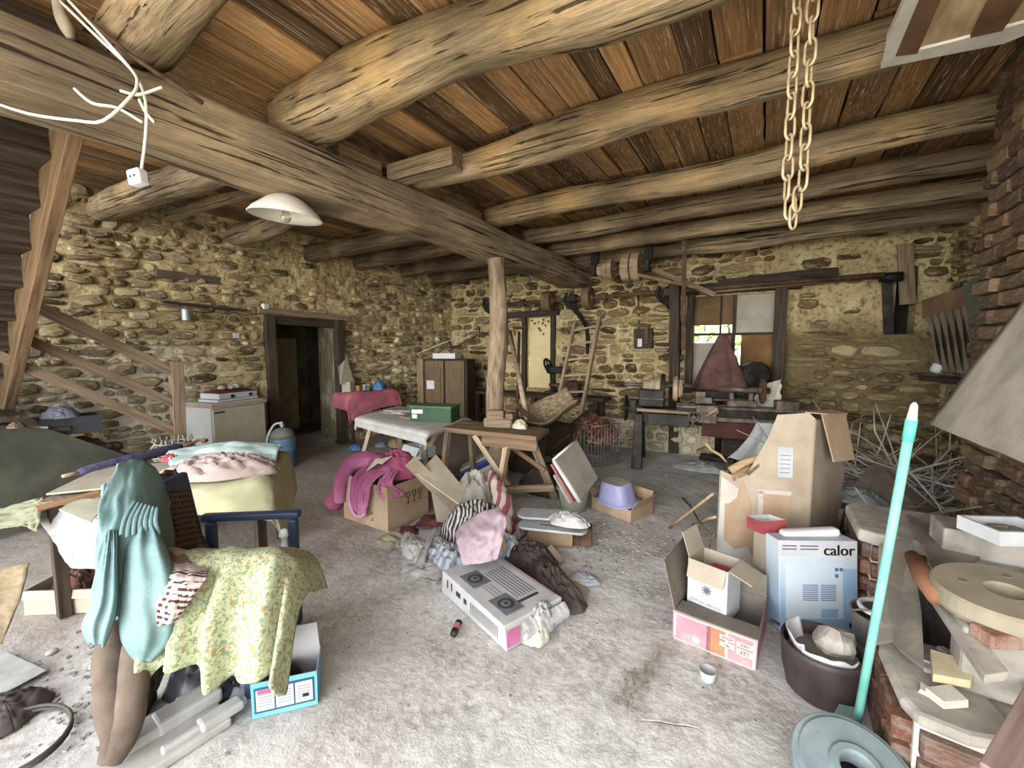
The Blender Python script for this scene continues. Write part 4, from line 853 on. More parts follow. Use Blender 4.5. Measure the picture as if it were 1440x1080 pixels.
# ------------------------------------------------------------------ hanging things
m_enam = mat('white_enamel', 'd9d3c2', 'ebe6d8', 4., rough=.3, bump=.03, dust=('9a8a68', 5., .58, .8, .5)); m_enam.use_backface_culling = False
lc = PX(402, 300, -3.0); lc.z = 2.565
lp = thing('pendant_lamp', 'white enamel pendant lamp shade with bare bulb under the main beam', 'lamp', lc)
MB().lathe([(.035, .14), (.05, .135), (.12, .10), (.215, .02), (.245, -.02), (.24, -.025), (.21, .012), (.115, .09), (.03, .12)], 36, cap0=True).build('lamp_shade', m_enam, lp, M=Matrix.Translation(lc) @ Matrix.Rotation(.09, 4, 'Y'), smooth=True)
gb = NT('bulb_glass'); gb.b.inputs['Transmission Weight'].default_value = .8; gb = gb.out('f4f0e4', .1)
MB().lathe([(.012, .06), (.016, .03), (.034, -.01), (.036, -.03), (.022, -.055), (.003, -.063)], 18).build('bulb', gb, lp, M=Matrix.Translation(lc), smooth=True)
MB().lathe([(.018, .13), (.018, .055)], 12).build('bulb_socket', m_iron, lp, M=Matrix.Translation(lc))
rod('cord', [lc + Z3 * .13, lc + V((.01, .0, .2))], .006, m_iron, lp, 6)
# chain of two strands
cx = thing('hoist_chain', 'rusty yellow hoist chain hanging in two strands from the ceiling', 'chain', (.06, 2.2, 2.14)); m_chain = mat('rusty_yellow_chain', '8d754c', 'c2aa7c', 9., rough=.6, bump=.3, metal=.2)
lk = []
for a in range(20): t_ = 2 * math.pi * a / 20; lk.append((.020 * math.cos(t_), 0, .034 * math.sin(t_) + (.018 if math.sin(t_) > 0 else -.018)))
lm = MB().tube(lk, .0058, 7, closed=True).mesh('link', m_chain, smooth=True)
cp = PY(1115, 308, 2.2); n_ = 17
for s_ in (-1, 1):
    for i in range(n_): place_copy(lm, 'link', cx, Matrix.Translation(cp + V((s_ * (.028 if i else .012), 0, .05 + i * .083 + (.03 if s_ > 0 else 0)))) @ Matrix.Rotation((math.pi / 2 if i % 2 else 0) + .5 + s_ * .2 + i * .07, 4, 'Z'))
place_copy(lm, 'link', cx, Matrix.Translation(cp + V((0, 0, .01))) @ Matrix.Rotation(.9, 4, 'Z'))
rod('hook', [cp + V((0, 0, 1.44)), cp + V((0, -.02, 1.6)), cp + V((0, 0, 1.75))], .015, m_rust, cx)
# white cables with hanging socket
m_cab = mat('cream_cable', 'd3cbb4', 'e8e2d0', 6., rough=.6, bump=0)
cb = thing('electric_cable', 'tangled cream electric cables slung under the main beam at upper left', 'cable', PD(200, 130, 2.0))
def wire(pts, r=.006): return rod('cable', [spline(pts, i / 24) for i in range(25)], r, m_cab, cb, 6)
wire([PD(-20, 140, 1.87), PD(40, 160, 1.77), (PD(110, 170, 1.72)), PD(145, 170, 1.67), PD(180, 140, 1.67), PD(193, 120, 1.70), PD(185, 98, 1.77), PD(140, 55, 1.82), PD(85, 2, 1.87)])
wire([PD(92, -4, 1.88), PD(150, 58, 1.82), PD(190, 105, 1.76), PD(203, 135, 1.72), PD(206, 165, 1.72), PD(204, 200, 1.72), PD(199, 238, 1.72)])
wire([PD(105, 125, 1.70), PD(130, 145, 1.68), PD(165, 152, 1.69), PD(200, 172, 1.71)]); wire([PD(170, 128, 1.72), PD(195, 133, 1.71), PD(228, 123, 1.74)]); wire([PD(196, 140, 1.72), PD(205, 158, 1.72), PD(217, 172, 1.72)])
sk = thing('hanging_socket', 'small white square socket hanging on the end of the cream cable', 'socket', PD(194, 250, 1.72)); MB().box((0, 0, 0), (.062, .043, .062)).build('housing', m_whitep, sk, M=Matrix.Translation(PD(194, 250, 1.72)) @ Matrix.Rotation(.35, 4, 'Z') @ Matrix.Rotation(-.15, 4, 'Y'), bev=.008)
Mx = Matrix.Translation(PD(194, 250, 1.72)) @ Matrix.Rotation(.35, 4, 'Z') @ Matrix.Rotation(-.15, 4, 'Y')
for dx in (-.01, .01): MB().lathe([(.005, -.001), (.005, .001)], 10).build('socket_hole', m_iron, sk, M=Mx @ Matrix.Translation((dx, -.022, 0)) @ Matrix.Rotation(math.pi / 2, 4, 'X'))
o = rod('iron_pipe', [PD(80, -10, 1.95), PD(180, 75, 2.05), PD(285, 145, 2.2)], .012, m_rust); tag(o, 'thin rusty pipe slanting under the ceiling across the pale log end', 'pipe')
o = limb('old_rag', [PD(84, -5, 1.95), PD(87, 20, 1.94), PD(96, 42, 1.94), PD(99, 55, 1.94)], [.03, .025, .022, .008], mat('grey_rag', '8d8268', 'b0a68c', 6.), amp=.4, label='dusty grey rag dangling from the ceiling at the upper left'); 
# ceiling hatch with plaster rim
m_plst = mat('flaking_white_plaster', 'c9c4b8', 'e2ded4', 6., rough=.9, bump=.4)
ht = thing('ceiling_hatch', 'ceiling hatch patched with pale boards and a white plaster rim, upper right', 'hatch', PZ(1340, 40, 3.0))
hz = 3.02
def hq(pts, nm, m, z=hz, th=.04): return poly_plate(nm, [PZ(px, py, z) for px, py in pts], -th, m, ht)
hq([(1240, 95), (1246, 60), (1300, -60), (1330, -60), (1262, 80)], 'plaster_rim', m_plst); hq([(1238, 97), (1262, 78), (1335, 60), (1440, 32), (1500, 14), (1500, 26), (1412, 62), (1300, 84)], 'plaster_rim', m_plst)
hq([(1259, 80), (1290, 76), (1350, -60), (1318, -60)], 'brown_strip', mat('red_brown_board', '5d4026', '845c38', 3.), hz - .005); hq([(1364, 54), (1410, 44), (1480, -60), (1420, -60)], 'brown_strip', MATS['red_brown_board'], hz - .005)
hq([(1288, 77), (1366, 56), (1425, -60), (1345, -60)], 'pale_board', mat('pale_stained_board', 'a38457', 'd6bb8a', 3., (4, 1, 1)), hz + .012); hq([(1408, 46), (1500, 20), (1560, -60), (1475, -60)], 'pale_board', MATS['pale_stained_board'], hz + .012)
# things on the left wall
tn = PLW(262, 443, .10); o = MB().lathe([(.045, -.07), (.05, -.065), (.05, .065), (.045, .07), (.04, .06)], 18).build('tin_can', mat('bluish_tin', '8fa3a8', 'b8c6c8', 6., rough=.4, metal=.4), M=Matrix.Translation(tn), smooth=False); tag(o, 'small bluish tin can hanging on the left wall', 'tin')
o = plk('ledge_slate', PLW(228, 424, .06), PLW(345, 437, .06), .14, .03, m_wood_d, jit=.008); tag(o, 'thin dark ledge along the left wall above the tin', 'ledge')
wl = thing('wire_ring', 'loop of thin wire with a pale tag hanging on the left wall', 'wire', PLW(330, 455, .05)); pc = PLW(329, 450, .05); rod('ring', [pc + lx * .1 * math.cos(i * .4) + Z3 * .1 * math.sin(i * .4) for i in range(16)], .006, m_rust, wl, 5); MB().box(PLW(332, 472, .05), (.03, .07, .07)).build('tag', m_whitep, wl)
o = MB().box(PLW(373, 431, .12), (.08, .08, .08)).build('junction_box', m_whitep, bev=.01); tag(o, 'little white junction box on the corner of the door lintel', 'junction box')
# corrugated sheets against the right wall
cg = thing('corrugated_panel', 'ribbed grey brown panel with a framed top leaning on the right wall', 'panel', PY(1345, 525, 6.))
m_ribb = mat('brown_ribbed_sheet', '6e6250', '8d8068', 4., rough=.8, bump=.15)
pa, pb, pc_, pd_ = PY(1300, 425, 6.5), PY(1362, 404, 5.95), PY(1380, 528, 5.75), PY(1318, 522, 6.3)
n_ = 6
for i in range(n_):
    a, b = lerp(pa, pb, (i + .06) / n_), lerp(pa, pb, (i + .94) / n_); c_, d_ = lerp(pd_, pc_, (i + .06) / n_), lerp(pd_, pc_, (i + .94) / n_); t_ = V((-.025, -.025, .0))
    a2, b2 = lerp(a, d_, .22), lerp(b, c_, .22); MB().hexa([d_, c_, c_ + t_, d_ + t_, a2, b2, b2 + t_, a2 + t_]).build('slat', m_ribb, cg, bev=.01)
plk('top_rail', lerp(pa, pd_, .1) + V((-.02, 0, 0)), lerp(pb, pc_, .1) + V((-.02, 0, 0)), .03, .2, mat('worn_brown_board', '6b5038', '8a6c4c', 4.), cg)
poly = [pa + V((.02, 0, 0)), pb + V((.02, 0, 0)), pc_ + V((.02, 0, 0)), pd_ + V((.02, 0, 0))]; MB().add(poly + [p + V((.015, 0, 0)) for p in poly], BOXF).build('back_sheet', m_wood_d, cg)
m_gsh = mat('grey_green_sheet', '5e6455', '7d8270', 3., rough=.7, bump=.1)
e = [PY(1354, 398, 5.9), PY(1394, 384, 5.5), PY(1392, 528, 5.4), PY(1370, 528, 5.65)]; o = MB().add([p for p in e] + [p + V((.02, 0, 0)) for p in e], BOXF).build('flat_sheet', m_gsh); tag(o, 'flat grey green sheet overlapping the ribbed panel beside the chimney', 'sheet')
o = MB().lathe([(.03, 0), (.05, .02), (.06, .09), (.055, .09), (.045, .03)], 18).build('white_cup', m_whitep, M=Matrix.Translation(PY(1313, 524, 6.25)) @ Matrix.Rotation(.5, 4, 'Y')); tag(o, 'small white cup wedged below the ribbed panel', 'cup')
o = plk('wall_ledge', PY(1316, 532, 6.3), PY(1392, 540, 5.5), .3, .05, m_wood_d); tag(o, 'dark ledge board under the ribbed panel on the right wall', 'ledge')
DIM = (.64, .86)
# ------------------------------------------------------------------ kitchen unit, stove, gas bottle
m_melw = mat('white_melamine', 'd6d9da', 'e6e8e8', 4., rough=.5, bump=.03, dust=('a9a294', 3., .55, .8, .4))
def m_lined():
    t = NT('cream_lined_door'); co = t.coord(); sp = t.n('SeparateXYZ', {0: co}); n_ = t.noise(co, 6., 5)
    l_ = t.math('FRACT', t.math('MULTIPLY', t.math('ADD', sp.outputs[2], t.math('MULTIPLY', n_, .006)), 21.)); ln = t.ramp(l_, .1, .0); col = t.mix(t.ramp(n_, .3, .7), 'c2b596', 'd8cdb2'); col = t.mix(t.math('MULTIPLY', ln, .45), col, '8d7c60'); return t.out(col, .6)
KA, KB = V((-5.66, 2.42, 0)), V((-5.80, 3.12, 0)); kx = (KB - KA).normalized(); ky = V((0, 0, 1)).cross(kx); MK = Matrix((kx, ky, Z3)).transposed().to_4x4(); MK.translation = KA; KW = (KB - KA).length
kc = thing('kitchen_cabinet', 'white kitchen base cabinet with cream lined door and brown-edged top', 'cabinet', KA)
MB().box((KW / 2, .27, .49), (KW, .50, .78)).build('body', m_melw, kc, M=MK, bev=.003); kd_ = MB().box((KW / 2 + .01, .012, .50), (KW - .02, .024, .72)).build('door', m_lined(), kc, M=MK, bev=.003)
MB().box((.09, -.004, .82), (.13, .02, .016)).build('handle', m_wood_d, kd_, M=MK, bev=.003); MB().box((KW / 2 + .02, .06, .05), (KW - .06, .02, .1)).build('kickboard', mat('beige_kickboard', 'a39480', 'b8aa94', 4.), kc, M=MK)
MB().box((KW / 2, .25, .90), (KW + .03, .56, .035)).build('worktop_edge', m_wood_l, kc, M=MK, bev=.003); MB().box((KW / 2, .26, .922), (KW - .02, .52, .012)).build('worktop', m_melw, kc, M=MK, bev=.002)
sv = thing('camping_stove', 'white two-burner table stove with black knobs on the cabinet', 'stove', MK @ V((.4, .25, .93)))
MB().box((.42, .26, .945), (.56, .34, .03)).build('base', m_melw, sv, M=MK, bev=.004); MB().box((.42, .26, 1.0), (.52, .34, .07)).build('body', m_melw, sv, M=MK, bev=.008)
for x in (.33, .58): MB().lathe([(.02, 0), (.02, .02)], 14).build('knob', m_iron, sv, M=MK @ Matrix.Translation((x, .09, .995)) @ Matrix.Rotation(math.pi / 2, 4, 'X'))
m_maroon = mat('maroon_cloth', '5d2326', '7d3a3a', 5., rough=.9); o = cloth('maroon_cloth', [[MK @ V((.18, .1, 1.045)), MK @ V((.4, .1, 1.05)), MK @ V((.67, .1, 1.045))], [MK @ V((.16, .26, 1.07)), MK @ V((.4, .26, 1.08)), MK @ V((.67, .26, 1.06))], [MK @ V((.2, .42, 1.05)), MK @ V((.4, .42, 1.05)), MK @ V((.66, .4, 1.05))]], m_maroon, 'maroon cloth folded over the top of the table stove', amp=.008, th=.01)
rr = random.Random(2); m_bread = mat('pale_crust', 'c7a886', 'e3cfb4', 6., rough=.8)
for i, (x, y, s_, lb_) in enumerate(((.30, .22, .05, 'pale round bread roll at the left on the maroon cloth'), (.40, .2, .045, 'larger pale lump beside the bread roll on the stove'), (.50, .24, .05, 'pale crumpled paper ball at the right on the stove'))):
    mb = MB(); mb.lathe([(s_ * .5, 0), (s_, s_ * .3), (s_ * .9, s_ * .8), (s_ * .4, s_ * 1.1)], 14); mb.v = [p * (1 + .15 * nz(p * 20, 1., i)) for p in mb.v]; o = mb.build('bread_roll' if i < 2 else 'paper_ball', m_bread if i < 2 else m_whitep, M=MK @ Matrix.Translation((x, y, 1.075)), smooth=True); tag(o, lb_, 'bread' if i < 2 else 'paper')
gp = PZ(391, 659); gp = V((gp.x - .03, gp.y + .1, 0)); gs = thing('gas_bottle', 'blue gas bottle with grey dome and pale hose beside the kitchen cabinet', 'gas bottle', gp); Mg = Matrix.Translation(gp)
m_gas = mat('chalky_blue_paint', '3d7396', '5f97b5', 5., rough=.5, bump=.05, dust=('8aa5ae', 3., .5, .8, .4)); m_gasg = mat('grey_dome_paint', '6e7568', '878c7d', 5., rough=.6)
MB().lathe([(.13, .06), (.155, .08), (.16, .10), (.16, .235), (.163, .24), (.16, .245), (.16, .38), (.157, .40)], 28).build('cylinder', m_gas, gs, M=Mg, smooth=True); MB().lathe([(.157, .40), (.14, .47), (.09, .52), (.03, .54)], 28).build('dome', m_gasg, gs, M=Mg, smooth=True)
for i in range(6): a = i * 1.047; MB().box((0, 0, 0), (.1, .012, .08)).build('foot_segment', m_gas, gs, M=Mg @ Matrix.Rotation(a, 4, 'Z') @ Matrix.Translation((0, -.14, .04)))
MB().lathe([(.02, .53), (.02, .56), (.035, .565), (.035, .585), (.015, .59), (.015, .62)], 12).build('valve', m_wire, gs, M=Mg); hp = [gp + V((.0, 0, .6)), gp + V((-.05, -.08, .58)), gp + V((-.09, -.15, .42)), gp + V((-.1, -.18, .22)), gp + V((-.2, -.22, .1))]; rod('hose', [spline(hp, i / 16) for i in range(17)], .014, m_sack, gs)
# wicker basket at the foot of the stair
bp = V((-5.22, 1.86, .42)); wk = thing('wicker_basket', 'round open woven grey basket beside the newel post', 'basket', bp); m_wk2 = mat('grey_wicker', '8d8676', 'c2bba8', 9., rough=.8, bump=.3)
prof = [(.10, 0), (.16, .05), (.185, .11), (.175, .17), (.14, .21)]
for (r_, z) in prof + [(.175, .08), (.182, .14)]: rod('hoop', [bp + V((r_ * math.cos(i * .2618), r_ * math.sin(i * .2618), z)) for i in range(25)], .009, m_wk2, wk, 5)
for k in range(18): a = k * math.pi / 9; rod('stake', [bp + V((r_ * math.cos(a), r_ * math.sin(a), z)) for r_, z in prof + [(.13 + .03 * (k % 3), .26)]], .009, m_wk2, wk, 5)
o = MB().box(bp + V((0, 0, -.21)), (.5, .45, .42)).build('wooden_crate', m_wood_d, bev=.01); tag(o, 'dark wooden crate under the grey woven basket', 'crate')
# crate of clothes and sheet on the landing
cr_ = V((-5.68, 1.22, .80)); cb_ = carton('plastic_crate', 'dark plastic crate of bluish clothes on the stair landing', Matrix.Translation(cr_) @ Matrix.Rotation(1.5, 4, 'Z'), .4, .3, .16, mat('dark_grey_plastic', '35363c', '4a4b52', 4., rough=.5), th=.01, cat='crate')
m_bluec = mat('slate_blue_cloth', '6f7488', '9aa0b2', 5., rough=.95, bump=.2); heap('bluish_clothes', cr_ + V((.0, -.05, .15)), .17, .13, .10, m_bluec, 'slate blue clothes with white trim heaped in the plastic crate', seed=3)
o = poly_plate('white_sheet', [PD(-30, 600, 3.5), PD(68, 600, 3.78), PD(42, 586, 4.0), PD(-30, 584, 3.8)], .02, m_whitep); tag(o, 'flat white board lying on top of the dark stair panel', 'board')
rr = random.Random(6); o = heap('brown_rag', PD(24, 602, 3.45), .06, .05, .05, mat('brown_rag', '6d5848', '85705c', 6.), 'small brown rag lying on the white board by the stair', seed=8)
# ------------------------------------------------------------------ left table and its load
TA, TB_, TC, TD = V((-3.54, .60, .72)), V((-2.74, 1.46, .72)), V((-3.42, 2.0, .72)), V((-4.22, 1.12, .72))
tb = thing('side_table', 'low wooden table under clothes and boards behind the sweater chair', 'table', (TA + TB_ + TC + TD) / 4 * 1.); tb.location.z = 0; ORG[tb.name] = V(tb.location)
MB().add([p - Z3 * .03 for p in (TA, TB_, TC, TD)] + [TA, TB_, TC, TD], BOXF).build('tabletop', m_wood, tb, bev=.005)
cen = (TA + TB_ + TC + TD) / 4
for p in (TA, TB_, TC, TD): q = lerp(p, cen, .1); plk('leg', V((q.x, q.y, 0)), q - Z3 * .03, .06, .06, m_wood_d, tb)
m_yel = mat('pale_yellow_sheet', 'b9b586', 'd6d3a8', 4., rough=.95, bump=.1)
def tp(u, v, z=.72): p = lerp(lerp(TA, TB_, u), lerp(TD, TC, u), v); return V((p.x, p.y, z))
ev = (TB_ - TA).normalized(); pv = (TD - TA).normalized()
o = cloth('yellow_sheet', [[tp(.45, 1., .735), tp(.45, .5, .735), tp(.45, .0, .735), tp(.45, -.02, .62) - pv * .03], [tp(.8, 1., .735), tp(.8, .5, .735), tp(.8, 0., .735), tp(.8, 0, .55) - pv * .05], [tp(1., 1., .735), tp(1., .5, .74), tp(1.0, 0., .735), tp(1.0, 0, .5) - pv * .06], [tp(1.04, 1., .6), tp(1.05, .5, .6), tp(1.05, 0., .58), tp(1.05, 0, .45) - pv * .06], [tp(1.06, 1., .42), tp(1.08, .5, .40), tp(1.08, 0., .36), tp(1.08, 0, .34) - pv * .06]], m_yel, 'pale yellow sheet draped over the right end of the cluttered table', amp=.012, nu=30, nv=34, seed=4)
m_aqua = mat('pale_aqua_towel', 'a8c4be', 'd0e2dc', 4., rough=.95, bump=.15); m_pinkb = mat('brownish_pink_cloth', 'b59a90', 'd9c6be', 2.5, rough=.95, bump=.15, dust=('8a6a5c', 2.5, .5, .7, .5))
o = cloth('aqua_towel', [[tp(.40, .92, .80), tp(.7, .99, .81), tp(.97, .97, .79)], [tp(.38, .66, .84), tp(.7, .7, .88), tp(1.0, .7, .83)], [tp(.45, .46, .78), tp(.7, .5, .80), tp(.99, .5, .76)]], m_aqua, 'pale aqua towel spread over the back of the cluttered table', amp=.022, fr=5, seed=9, th=.012)
o = heap('pink_cloth', tp(.74, .24, .755), .36, .17, .13, m_pinkb, 'crumpled brownish pink cloth heaped on the cluttered table', seed=12, rz=.75, freq=5., ridge=.55)
o = heap('red_cloth', tp(.42, .58, .80), .07, .05, .05, mat('bright_red_cloth', 'a01c28', 'c23440', 5.), 'small bright red cloth beside the aqua towel', seed=15)
um = thing('umbrella', 'closed purple umbrella with hooked wooden handle lying along the table', 'umbrella', tp(.3, .9, .75)); ua, ub = PZ(88, 670, .76), PZ(262, 626, .78); m_pur = mat('purple_umbrella_cloth', '4d4468', '6e6690', 4., (.6, 9, 9), rough=.8, bump=.2)
MB().tube([lerp(ua, ub, t_) for t_ in (.1, .14, .5, .9, .95)], [.018, .03, .04, .035, .018], 10).build('canopy', m_pur, um, smooth=True); rod('tip', [ua, lerp(ua, ub, .12)], .012, m_wood_l, um)
hk = PZ(287, 640, .80); dv = (ub - ua).normalized(); hkp = [ub, ub + dv * .06] + [ub + dv * (.07 + .055 * math.sin(t_)) + V((dv.y, -dv.x, 0)) * .055 * (1 - math.cos(t_)) + Z3 * .02 for t_ in (.5, 1.1, 1.7, 2.3, 2.9, 3.4)]; rod('hooked_handle', hkp, .013, mat('varnished_cane', '6e4426', '93643c', 5., rough=.4), um)
o = poly_plate('cardboard_sheet', [tp(0, .1, .745), tp(.42, .1, .76), tp(.42, .72, .765), tp(.02, .75, .755)], .012, m_cardg); tag(o, 'dusty flat cardboard sheet on the left of the cluttered table', 'cardboard')
o = plk('wood_strip', PZ(50, 716, .77), PZ(140, 692, .79), .05, .02, mat('orange_strip_wood', '96683f', 'b58657', 3., GR)); tag(o, 'thin orange brown wood strip lying on the cardboard sheet', 'strip')
o = poly_plate('pale_paper', [PZ(82, 716, .77), PZ(112, 700, .78), PZ(150, 705, .78), PZ(128, 735, .77)], .004, mat('yellowish_paper', 'b5b093', 'd0ccb0', 5.)); tag(o, 'yellowish paper hanging off the near edge of the cardboard sheet', 'paper')
o = cloth('olive_rag', [[PD(-20, 722, 2.6), PD(40, 705, 2.55), PD(62, 700, 2.5)], [PD(-20, 735, 2.5), PD(35, 722, 2.45), PD(60, 715, 2.4)], [PD(-20, 748, 2.45), PD(30, 740, 2.4), PD(52, 748, 2.35)]], mat('olive_cloth', '7d8062', '9a9c7c', 5.), 'olive cloth hanging off the near left corner of the table', amp=.02, seed=3)
# grey carton below the table front
o = cloth('grey_sheet', [[PD(50, 722, 2.50), PD(100, 716, 2.45), PD(150, 735, 2.32)], [PD(70, 752, 2.42), PD(110, 758, 2.36), PD(150, 765, 2.28)], [PD(98, 798, 2.36), PD(122, 800, 2.32), PD(150, 798, 2.26)]], mat('pale_grey_card', '9fa0a0', 'c0c0bc', 4., dust=('d2cdb8', 3., .5, .7, .6)), 'pale grey stiff sheet hanging off the front of the cluttered table', 'sheet', amp=.008, th=.006)
o = MB().box((0, 0, 0), (.6, .4, .3)).build('support_box', m_cardg, M=fr(PZ(100, 800, 0) + V((-.25, .35, .15)), .75), bev=.01); tag(o, 'dim carton standing on the floor under the cluttered table', 'box')
# open box with folded cloth, lid, sheet, pot shards on the floor at left
Ma = fr(PZ(82, 873, 0) + V((-.13, .20, .0)), .62); oc = carton('shallow_carton', 'low pale open carton holding a dark blue cloth under the table', Ma, .52, .34, .15, m_cardg, [('-y', 2.9, .05)], th=.006)
heap('blue_cloth', Ma @ V((.12, .05, .06)), .16, .11, .09, m_bluec, 'folded slate blue cloth lying in the low pale carton', seed=5)
o = heap('terracotta_cloth', Ma @ V((-.16, .05, .06)), .13, .12, .10, mat('terracotta_cloth', '6e4438', '8a5a4a', 4.), 'dull terracotta cloth at the left in the low pale carton', seed=25)
o = cloth('leaning_board', [[PD(-70, 790, 1.95), PD(-15, 800, 2.05), PD(42, 792, 2.12)], [PD(-70, 850, 1.9), PD(-20, 855, 2.0), PD(28, 845, 2.06)], [PD(-70, 905, 1.88), PD(-25, 908, 1.95), PD(2, 905, 2.0)]], mat('tan_board', '9c8662', 'bfa982', 3., GR), 'curled tan board with pale edge leaning at the left edge of the frame', 'board', amp=.004, nu=10, nv=10, th=.012)
o = poly_plate('newspaper', [PZ(-40, 1000, .02), PZ(66, 942, .02), PZ(0, 912, .03), PZ(-60, 925, .03)], .004, mat('newsprint', 'a8a69e', 'c6c4bc', 9., detail=8)); tag(o, 'grey newspaper sheet on the floor at the left edge', 'newspaper')
def pebble(px, py, s_, m, lab, nm, cat, sd, sy=.7, sz=.45):
    mb = MB(); mb.lathe([(.3, -.4), (.8, -.25), (1, 0), (.8, .3), (.3, .42)], 12); mb.v = [V((p.x * s_, p.y * s_ * sy, p.z * s_ * sz * 2)) * (1 + .25 * nz(p * 1.3, 1., sd)) for p in mb.v]; p0 = PZ(px, py); lo = min(p.z for p in mb.v)
    o = mb.build(nm, m, M=Matrix.Translation((p0.x, p0.y, -lo + floor_h(p0.x, p0.y) - .008)) @ Matrix.Rotation(sd, 4, 'Z'), smooth=True); tag(o, lab, cat)
m_chip = mat('pale_plaster_chip', 'c2bcb0', 'dedad0', 7.)
pebble(72, 917, .028, m_chip, 'small round white stone on the floor left of the sweater', 'pebble', 'stone', 2); pebble(132, 938, .04, m_chip, 'flat white shard just left of the hanging sweater', 'shard', 'shard', 3, .5, .2); pebble(50, 985, .06, m_chip, 'long white shell shaped shard by the newspaper', 'shard', 'shard', 5, .4, .25)
hr = thing('rubber_hose', 'coiled dark rubber hose lying on the floor at the bottom left', 'hose', PZ(30, 1045)); hc_ = PZ(20, 1052); rod('hose', [hc_ + V((.19 * math.cos(a_ * .22), .16 * math.sin(a_ * .22), .012 + .0006 * a_)) for a_ in range(46)], .007, mat('dark_rubber', '4a443e', '665e56', 6., rough=.7), hr)
heap('dark_cloth', PZ(8, 1005), .16, .12, .06, mat('dark_plum_cloth', '4a3d3c', '5f5150', 5.), 'dark plum cloth on the floor beside the hose coil', seed=19)
# ------------------------------------------------------------------ navy chair with garments
m_navy = mat('navy_plastic', '27344f', '3a4a6a', 3., rough=.45, bump=.02, dust=('6a7488', 4., .55, .8, .4))
cf, cs_ = V((.80, .60, 0)), V((.60, -.80, 0)); FBk = V((-2.66, 1.09, 0)); ch_ = thing('garden_chair', 'navy plastic garden chair almost hidden under hung clothes', 'chair', FBk + cf * .25 + cs_ * .28)
def cpt(f, s, z): return FBk + cf * f + cs_ * s + Z3 * z
def hx(name, f0, f1, s0, s1, z0, z1, top=(0, 0, 0, 0)):
    a = [cpt(f0, s0, z0), cpt(f1, s0, z0), cpt(f1, s1, z0), cpt(f0, s1, z0), cpt(f0 + top[0], s0, z1), cpt(f1 + top[0], s0, z1), cpt(f1 + top[0], s1, z1), cpt(f0 + top[0], s1, z1)]; return MB().add(a[:4][::-1] and a, BOXF).build(name, m_navy, ch_, bev=.012)
hx('seat', 0, .48, 0, .56, .40, .44); hx('backrest', -.02, .02, .05, .51, .44, .93, (-.08,))
for f_ in (0, .44):
    for s_ in (0, .52): hx('leg', f_ - .0, f_ + .05, s_, s_ + .05, 0, .63, (0,))
for s_ in (-.02, .52): hx('armrest', -.03, .50, s_, s_ + .06, .63, .67)
o = MB().lathe([(.02, 0), (.025, .03), (.015, .05), (.02, .09), (.03, .10), (.02, .13), (.006, .14)], 14).build('small_bottle', m_whitep, M=Matrix.Translation(cpt(.42, .04, .44)), smooth=True); tag(o, 'white plastic bottle standing on the chair under the far armrest', 'bottle')
def m_leafy():
    t = NT('yellow_green_print'); co = t.coord(); a = t.noise(co, 62., 2, .5, .8); b = t.noise(t.n('Mapping', {0: co, 1: (3.1, 1.7, 4.4)}).outputs[0], 70., 2, .5, .8); c = t.noise(co, 24., 3)
    col = t.mix(t.math('MULTIPLY', t.ramp(a, .55, .60), .9), 'ccd0a4', 'a8853f'); col = t.mix(t.math('MULTIPLY', t.ramp(b, .56, .61), .9), col, '7da37c'); col = t.mix(t.math('MULTIPLY', t.ramp(c, .52, .64), .3), col, 'a3b585'); return t.out(col, .95, a, .1, .003)
def m_check(name, a, b, s_):
    t = NT(name); co = t.coord(); sp = t.n('SeparateXYZ', {0: co})
    w1 = t.math('GREATER_THAN', t.math('SINE', t.math('MULTIPLY', t.math('ADD', sp.outputs[0], t.math('MULTIPLY', sp.outputs[1], -.7)), s_)), 0.); w2 = t.math('GREATER_THAN', t.math('SINE', t.math('MULTIPLY', t.math('ADD', sp.outputs[2], t.math('MULTIPLY', sp.outputs[1], .35)), s_)), 0.)
    col = t.mix(t.math('MULTIPLY', w1, w2), a, b); col = t.mix(t.math('MULTIPLY', t.math('ADD', w1, w2), .22), col, b); return t.out(col, .95)
NA = [cpt(f_, .60, dz) for f_, dz in ((.10, 0), (.18, 0), (.29, .01), (.42, .01), (.58, 0), (.68, -.06), (.73, -.22))]
def arow(out, z, sk=0.): return [p + cs_ * (out + .012 * i * sk) + Z3 * z for i, p in enumerate(NA)]
lg = [arow(-.30, .58), arow(-.13, .66), arow(-.03, .70), arow(.05, .66, .5), arow(.09, .55, 1), arow(.11, .42, 1.5), [p + V((0, 0, dz)) for p, dz in zip(arow(.12, .28, 1.5), (-.02, -.02, .05, -.04, .0, .08, .14))]]
o = cloth('patterned_cloth', lg, m_leafy(), 'yellow green patterned cloth draped over the near arm of the navy chair', amp=.012, nu=64, nv=40, seed=7, wave=lambda u, v: cs_ * (.038 * min(v * 1.6, 1) * math.sin(u * 34 + 3 * v) + .012 * math.sin(u * 61) * v) + cf * .02 * v * math.sin(u * 17 + 1))
m_chk = m_check('maroon_white_check', 'd9c9bd', '5a2c2c', 260.); m_chkd = m_check('dark_brown_check', '6d5144', '33221e', 240.)
ck = thing('checked_shirt', 'maroon and white checked shirt hanging from the chair back over the seat', 'shirt', cpt(.1, .4, .44))
bk = lambda f, s, z: cpt(f, s, z)
cloth('body', [[bk(-.12, .06, .95), bk(-.12, .2, .96), bk(-.12, .34, .96)], [bk(-.04, .08, .84), bk(-.03, .26, .84), bk(-.03, .42, .84)], [bk(.03, .12, .62), bk(.04, .30, .64), bk(.06, .5, .66)], [bk(.10, .14, .50), bk(.13, .36, .54), bk(.14, .55, .60)]], m_chkd, amp=.02, seed=4, nu=24, nv=24, parent=ck)
